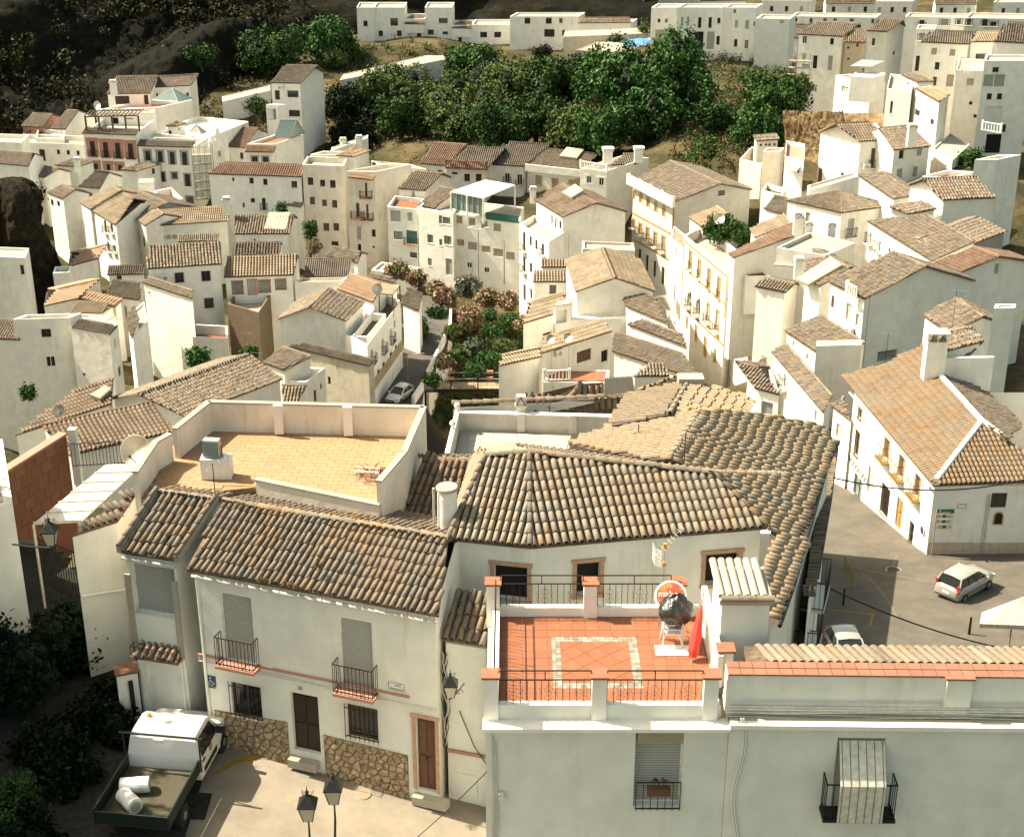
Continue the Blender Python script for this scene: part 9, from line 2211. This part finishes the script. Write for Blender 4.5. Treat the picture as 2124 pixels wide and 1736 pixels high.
# pickup with open load bed
def pickup():
 rear = pq('d1', (1210,975),44.0); hd = R(82); ca, sa = math.cos(hd), math.sin(hd); loc = (rear.x+.22, rear.y-.1,42.3); t = thing('pickup_truck', loc, 'white pickup truck with open load bed parked in the dark corner', 'pickup truck')
 P = lambda x, y, z: V3((loc[0]+x*ca-y*sa, loc[1]+x*sa+y*ca, loc[2]+z))
 W = 1.1   # half width
 # cab: x 0..1.5, hood to 2.5
 prof = [(0,.45),(0,1.15),(.06,1.72),(.16,1.86),(1.05,1.88),(1.25,1.80),(1.75,1.18),(2.55,1.02),(2.75,.8),(2.78,.4)]
 mb = MB(); n = len(prof)
 secs = [(-W, .0),(-W*.985,.06),(-W*.86,.06),(W*.86,.06),(W*.985,.06),(W, 0)]
 tf = lambda z: 1-(max(0, z-1.1))*.16
 L_ = [P(x, -W*tf(z), z) for x, z in prof]; R_ = [P(x, W*tf(z), z) for x, z in prof]; L2 = [P(x, -W*tf(z)*.9, z+.03*(z > 1)) for x, z in prof]; R2 = [P(x, W*tf(z)*.9, z+.03*(z > 1)) for x, z in prof]
 mb.v = [tuple(p) for row in (L_, L2, R2, R_) for p in row]
 for r_ in range(3):
  for k in range(n-1): mb.f.append((r_*n+k, (r_+1)*n+k, (r_+1)*n+k+1, r_*n+k+1))
 mb.f.append(tuple(range(n))); mb.f.append(tuple(range(3*n, 4*n))[::-1]); mb.build('cab', 'paint_white', t)
 g = MB(); e = .012; g.poly([P(1.27,-W*.78,1.78+e), P(1.27, W*.78,1.78+e), P(1.73, W*.86,1.21+e), P(1.73,-W*.86,1.21+e)][::-1]); g.build('windscreen', 'carglass', t)
 for s_ in (-1,1):
  q = [(.2,1.12),(1.62,1.12),(1.22,1.7),(.25,1.72)]; g = MB(); pp = [P(x, s_*(W*tf(z)+.006), z) for x, z in q]; g.poly(pp if s_ < 0 else pp[::-1]); g.build('side_window', 'carglass', t)
  g = MB(); g.cbox(P(1.45, s_*(W+.16),1.28),.14,.26,.26, hd); g.build('wing_mirror', 'blacktrim', t)
  g = MB(); g.cbox(P(.3, s_*(W+.012),.98),.2,.03,.05, hd); g.build('door_handle', 'blacktrim', t)
  g = MB(); g.cbox(P(.85, s_*(W+.008),.62),1.1,.02,.16, hd); g.build('side_trim', 'blacktrim', t)
  for x in (2.05,-1.5):
   ax = P(0, s_, 0)-P(0,0,0); c_ = P(x, s_*(W-.2),.36); g = MB(); g.lathe(c_, [(.26,0),(.35,.03),(.35,.2),(.26,.22)],20, ax); wh = g.build('wheel', 'tyre', t); g = MB(); g.lathe(c_+ax*.21,[(.2,0),(.06,.02)],12, ax); g.build('rim', 'rim', wh)
  g = MB(); g.box(P(-2.6, s_*W*.98-.02,.78), P(2.56,0,0)-P(0,0,0), P(0,.04,0)-P(0,0,0), ZV*.42); g.build('bed_side', 'greenmetal', t)
  g = MB(); g.tube([P(-.06, s_*W*1.04,.8), P(-.06, s_*W*1.04,1.95)],.03,6); g.build('rack_post', 'blacktrim', t)
 g = MB(); g.box(P(-2.6,-W*.96,.70), P(2.56,0,0)-P(0,0,0), P(0,1.92*W, 0)-P(0,0,0), ZV*.07); g.build('bed_floor', 'oldwood', t)  # old wood, its colour darkened to carry the shade inside the bed
 g = MB(); g.tube([P(-.06,-W*1.14,1.95), P(-.06, W*1.14,1.95)],.035,6); g.build('rack_bar', 'blacktrim', t)
 g = MB(); g.box(P(-2.64,-W*.98,.75), P(0,1.96*W, 0)-P(0,0,0), P(.04,0,0)-P(0,0,0), ZV*.4); g.build('tailgate', 'greenmetal', t)
 for k in range(6): g = MB(); g.cbox(P(.32,-W*.6+.26*k, 1.905),.22,.02,.015, hd); g.build('roof_rib', 'signwhite', t)
 g = MB(); g.lathe(P(.9,.7,1.88),[(.07,0),(.07,.1),(.04,.13)],12); g.build('beacon', 'orange', t)
 g = MB(); g.cbox(P(-.12,.05,1.80),.06,.3,.12, hd); g.build('work_lamp', 'signwhite', t)
 hit = P(.85,-(W+.014),.98); g = MB(); g.lathe(P(.95,-(W+.004),.98),[(.13,0),(.13,.006)],16, P(0,-1,0)-P(0,0,0)); g.build('door_emblem', 'ochre', t)
 for i, (x, y, z, a, lab) in enumerate(((-1.15,.45,.98,.1, 'white wrapped roll lying across the pickup bed behind the cab'),(-1.85,.35,.98,-.9, 'open ended white roll of wrapped material nearest the tailgate'))):
  q = P(x, y, z); tt = thing('wrapped_roll', (q.x, q.y, q.z-.2), lab, 'roll', 'rolls in the pickup bed'); ax = V3((math.cos(a), math.sin(a),.1 if i else 0)); g = MB(); g.lathe(q-ax*.42,[(.2,0),(.235,.02),(.225,.3),(.24,.55),(.235,.82),(.2,.84)],20, ax); g.build('roll', 'signwhite', tt)
  g = MB(); g.lathe(q+ax*.425,[(.15,0),(.05,.005)],16, ax); g.build('roll_core', 'blindcream', tt)
pickup()
# ---- street furniture on the square
bp = pq('c4', (705,1500),30.7); bz = float(sqz(bp.x, bp.y)); mb = MB(); mb.lathe((bp.x, bp.y, bz),[(.07,0),(.06,.02),(.055,.9),(.07,.92),(.03,.98)],12); tag(mb.build('bollard', 'iron', None, loc=(bp.x, bp.y, bz)), 'black bollard in the shaded square left of the manhole', 'bollard')
bp = pq('c4', (1700,1690),31.6); bz = float(sqz(bp.x, bp.y)); mb = MB(); mb.lathe((bp.x, bp.y, bz),[(.07,0),(.055,.9),(.03,.98)],12); tag(mb.build('bollard', 'iron', None, loc=(bp.x, bp.y, bz)), 'black bollard beside the cream awning at the right edge', 'bollard')
a, b_ = pq('c4', (705,1275),29.9), pq('c4', (772,1390),30.3); t = thing('crowd_barrier', (a.x, a.y, float(sqz(a.x, a.y))), 'yellow wire crowd barrier standing in the shaded square', 'barrier'); z0 = float(sqz(a.x, a.y)); z1 = float(sqz(b_.x, b_.y))
mb = MB(); A = V3((a.x, a.y, z0)); B = V3((b_.x, b_.y, z1)); mb.tube([A, A+ZV*1.05, B+ZV*1.05, B],.018,6); mb.tube([A+ZV*.2, B+ZV*.2],.02,5); mb.build('frame', 'yellowpaint', t)
for i in range(1,14): mb = MB(); q = A.lerp(B, i/14); mb.tube([q+ZV*.2, q+ZV*1.05],.009,4); mb.build('bar', 'yellowpaint', t)
q = pq('c4', (2060,1560),32.9); t = thing('cream_awning', (q.x, q.y, 31), 'cream parasol awning with scalloped edge at the right edge of the square', 'awning')
mb = MB(); P4 = [pq('c4', p_, 33.2) for p_ in ((1790,1590),(1775,1680),(2300,1700),(2300,1400))]; ap = sum(P4, Vector())/4+ZV*.6
for i in range(4): mb.poly([P4[i], P4[(i+1) % 4], ap])
for i in range(4): mb.poly([P4[i], P4[(i+1) % 4], P4[(i+1) % 4]-ZV*.22, P4[i]-ZV*.22])
mb.build('canopy', 'awncream', t); mb = MB(); mb.tube([(ap.x, ap.y, 31), ap],.04,6); mb.build('pole', 'metal_grey', t)
# overhead cables
def cable(label, a, b_, sag, r=.02, mat='cableblk'):
 a, b_ = V3(a), V3(b_); pts = [a.lerp(b_, i/24)-ZV*sag*4*(i/24)*(1-i/24) for i in range(25)]; mb = MB(); mb.tube(pts, r, 5); tag(mb.build('overhead_cable', mat, None, loc=a), label, 'cable')
cable('thick black cable crossing high over the street from the gutter to the right edge', at_d(1725,990,56), at_d(2124,995,66),.5,.03)
cable('black cable sagging over the square below the parked people carrier', at_d(1690,1205,52), at_d(2124,1352,62),.35,.03)
cable('thin cable running up from the bottom edge to the terrace building corner', at_d(860,1740,40), at_d(1010,1600,35),.05,.012)
# distant extras
def pole(label, u, v0, v1, d, lamp=False):
 b_ = at_d(u, v1, d); t = thing('street_pole', (b_.x, b_.y, b_.z), label, 'street pole'); top = b_+ZV*((v1-v0)*d/3110/math.cos(R(19))); mb = MB(); mb.tube([b_, top],[.11,.07],6); mb.build('mast', 'metal_grey', t)
 if lamp:
  for s_ in (-1,1): mb = MB(); mb.tube([top, top+V3((s_*.9,0,.25))],.05,5); mb.cbox(top+V3((s_*1.1,0,.25)),.5,.25,.14); mb.build('lamp_head', 'pvc', t)
pole('tall double headed lamp post before the white apartment house', 993,480,580,193, True); pole('bare grey pole right of the lamp post', 1046,500,590,191); pole('short grey pole between the lamp post and the apartment wall', 980,538,575,195)
u = at_d(1310,85,310); t = thing('blue_tarpaulin', u, 'bright blue tarpaulin sagging over the garden terrace among the top houses', 'tarpaulin'); mb = MB(); N = 8
A, B, C_, D_ = at_d(1290,95,306), at_d(1355,90,306), at_d(1350,76,312), at_d(1300,78,312)
G_ = [[None]*(N+1) for _ in range(N+1)]
for i in range(N+1):
 for j in range(N+1): a_, c_ = i/N, j/N; G_[i][j] = A.lerp(B, a_).lerp(D_.lerp(C_, a_), c_)-ZV*(1.6*a_*(1-a_)+.5*math.sin(a_*9)*c_*.3)
for i in range(N):
 for j in range(N): mb.poly([G_[i][j], G_[i+1][j], G_[i+1][j+1], G_[i][j+1]])
mb.build('sheet', 'tarpblue', t); flat('tarpblue', (.10,.28,.55),.5) if False else None
# roof clutter: aerials on masts and wall mounted air conditioners
def mast(u, v, d, hh, label):
 b_ = at_d(u, v, d); antenna(b_-ZV*hh, label, hh=hh, boom=V3((1.1,-.2,0)), el=8)
for u, v, d, hh, l in ((508,690,160,3.6, 'thin aerial mast on the ridge of the big white gabled house'),(1140,842,56,1.8, 'aerial on the ochre tile strip behind the white floored terrace'),(1422,900,47,1.3, 'small aerial on the twin ridged roof near the hip line'),
 (1805,610,122,6.5, 'very tall thin aerial in front of the grey gabled wall'),(1843,690,116,2.5, 'bent aerial beside the barred window of the grey gabled house'),(1985,600,108,4.5, 'tall aerial above the low white walled house at the right'),
 (528,730,140,1.6, 'small wire aerial above the dark yard'),(230,130,262,3.5, 'tall aerial on the chimney of the house below the cliff'),(740,255,236,3.0, 'aerial on the sloping rooftop building behind the orange turret'),
 (1325,880,50,1.5, 'aerial leaning over the left slope of the twin ridged roof'),(1180,480,186,4.5, 'aerial on the white corner house gable'),(1260,800,130,2.4, 'aerial beside the broad dark weathered roof'),(1590,480,160,3.0, 'aerial among the plants of the roof terrace')): mast(u, v, d, hh, l)
def aircon(t_, x, y, h_, label, sc=1.0):
 hit = h_.pick(*px(t_, (x, y)))
 if not hit: return
 tt, wl, s_, z_, n = hit; c_ = wl['p0']+wl['x']*s_; c_ = V3((c_.x, c_.y, z_)); t = thing('air_conditioner', c_, label, 'air conditioner'); mb = MB(); mb.box(c_-wl['x']*.45*sc-ZV*.3*sc+n*.06, wl['x']*.9*sc, n*.35*sc, ZV*.65*sc); mb.build('casing', 'signwhite', t)
 mb = MB(); mb.lathe(c_+n*(.062+.35*sc),[(.24*sc, 0),(.24*sc, .01)],14, n); mb.build('fan_grille', 'metal_grey', t)
def hs(k): return [h for h in HOUSES if k in h.label][0]
for k, t_, x, y, l in (('striped pantile', 'b1', 1297,570, 'white air conditioner left of the upper windows of the striped pantile house'),('brown blind window', 'b3', 455,1160, 'air conditioner on the wall under the satellite dishes'),('cream glazed panel', 'b2', 75,270, 'air conditioner under the roof with the cream glazed panel'),
 ('tall white house with blank', 'a2', 270,685, 'air conditioner high on the tall white house by the trees'),('brown doors and dark grey', 'a4', 880,1305, 'air conditioner beside the balcony door of the large white gabled house'),('long antenna', 'b4', 765,985, 'air conditioner low on the street side of the grey gabled house')): aircon(t_, x, y, hs(k), l)
# scaffolding
def scaffold(label, t_, x0, x1, y0, y1, d, nx, nz, net=True):
 a, b_ = at_d(*px(t_, (x0, y0)), d), at_d(*px(t_, (x1, y0)), d); c_ = at_d(*px(t_, (x0, y1)), d); b_.z = a.z; H_ = a.z-c_.z; t = thing('scaffolding', (a.x, a.y, a.z-H_), label, 'scaffolding'); X = (b_-a)/nx; dp = V3((0,1.4,0))
 for i in range(nx+1):
  for k in (0,1): q = a+X*i+dp*k; mb = MB(); mb.tube([q, q-ZV*H_],.05,5); mb.build('standard', 'metal_grey', t)
 for j in range(nz+1):
  q = a-ZV*(H_*j/nz); mb = MB(); mb.tube([q, q+X*nx],.045,5); mb.build('ledger', 'metal_grey', t)
  if j: mb = MB(); mb.box(q+V3((0,.2,.05)), X*nx, V3((0,.9,0)), ZV*.05); mb.build('walk_board', 'stone', t)
 if net: mb = MB(); q = a-V3((0,.12,0)); mb.poly([q-ZV*H_, q+X*nx-ZV*H_, q+X*nx-ZV*H_*.15, q-ZV*H_*.15]); mb.build('debris_net', 'netting', t)
m, nt, b, pos = newmat('netting', .9,.1); b.inputs['Base Color'].default_value = (.11,.16,.13,1); b.inputs['Alpha'].default_value = .55
scaffold('grey scaffolding with green debris net in front of the little chapel front', 'a1', 1500,1650,1160,1600,238,3,6)
scaffold('rusty scaffold frame before the wide white row house at the top right', 'a4', 285,460,430,600,246,3,3, False)
import time
for h in HOUSES: h.done()
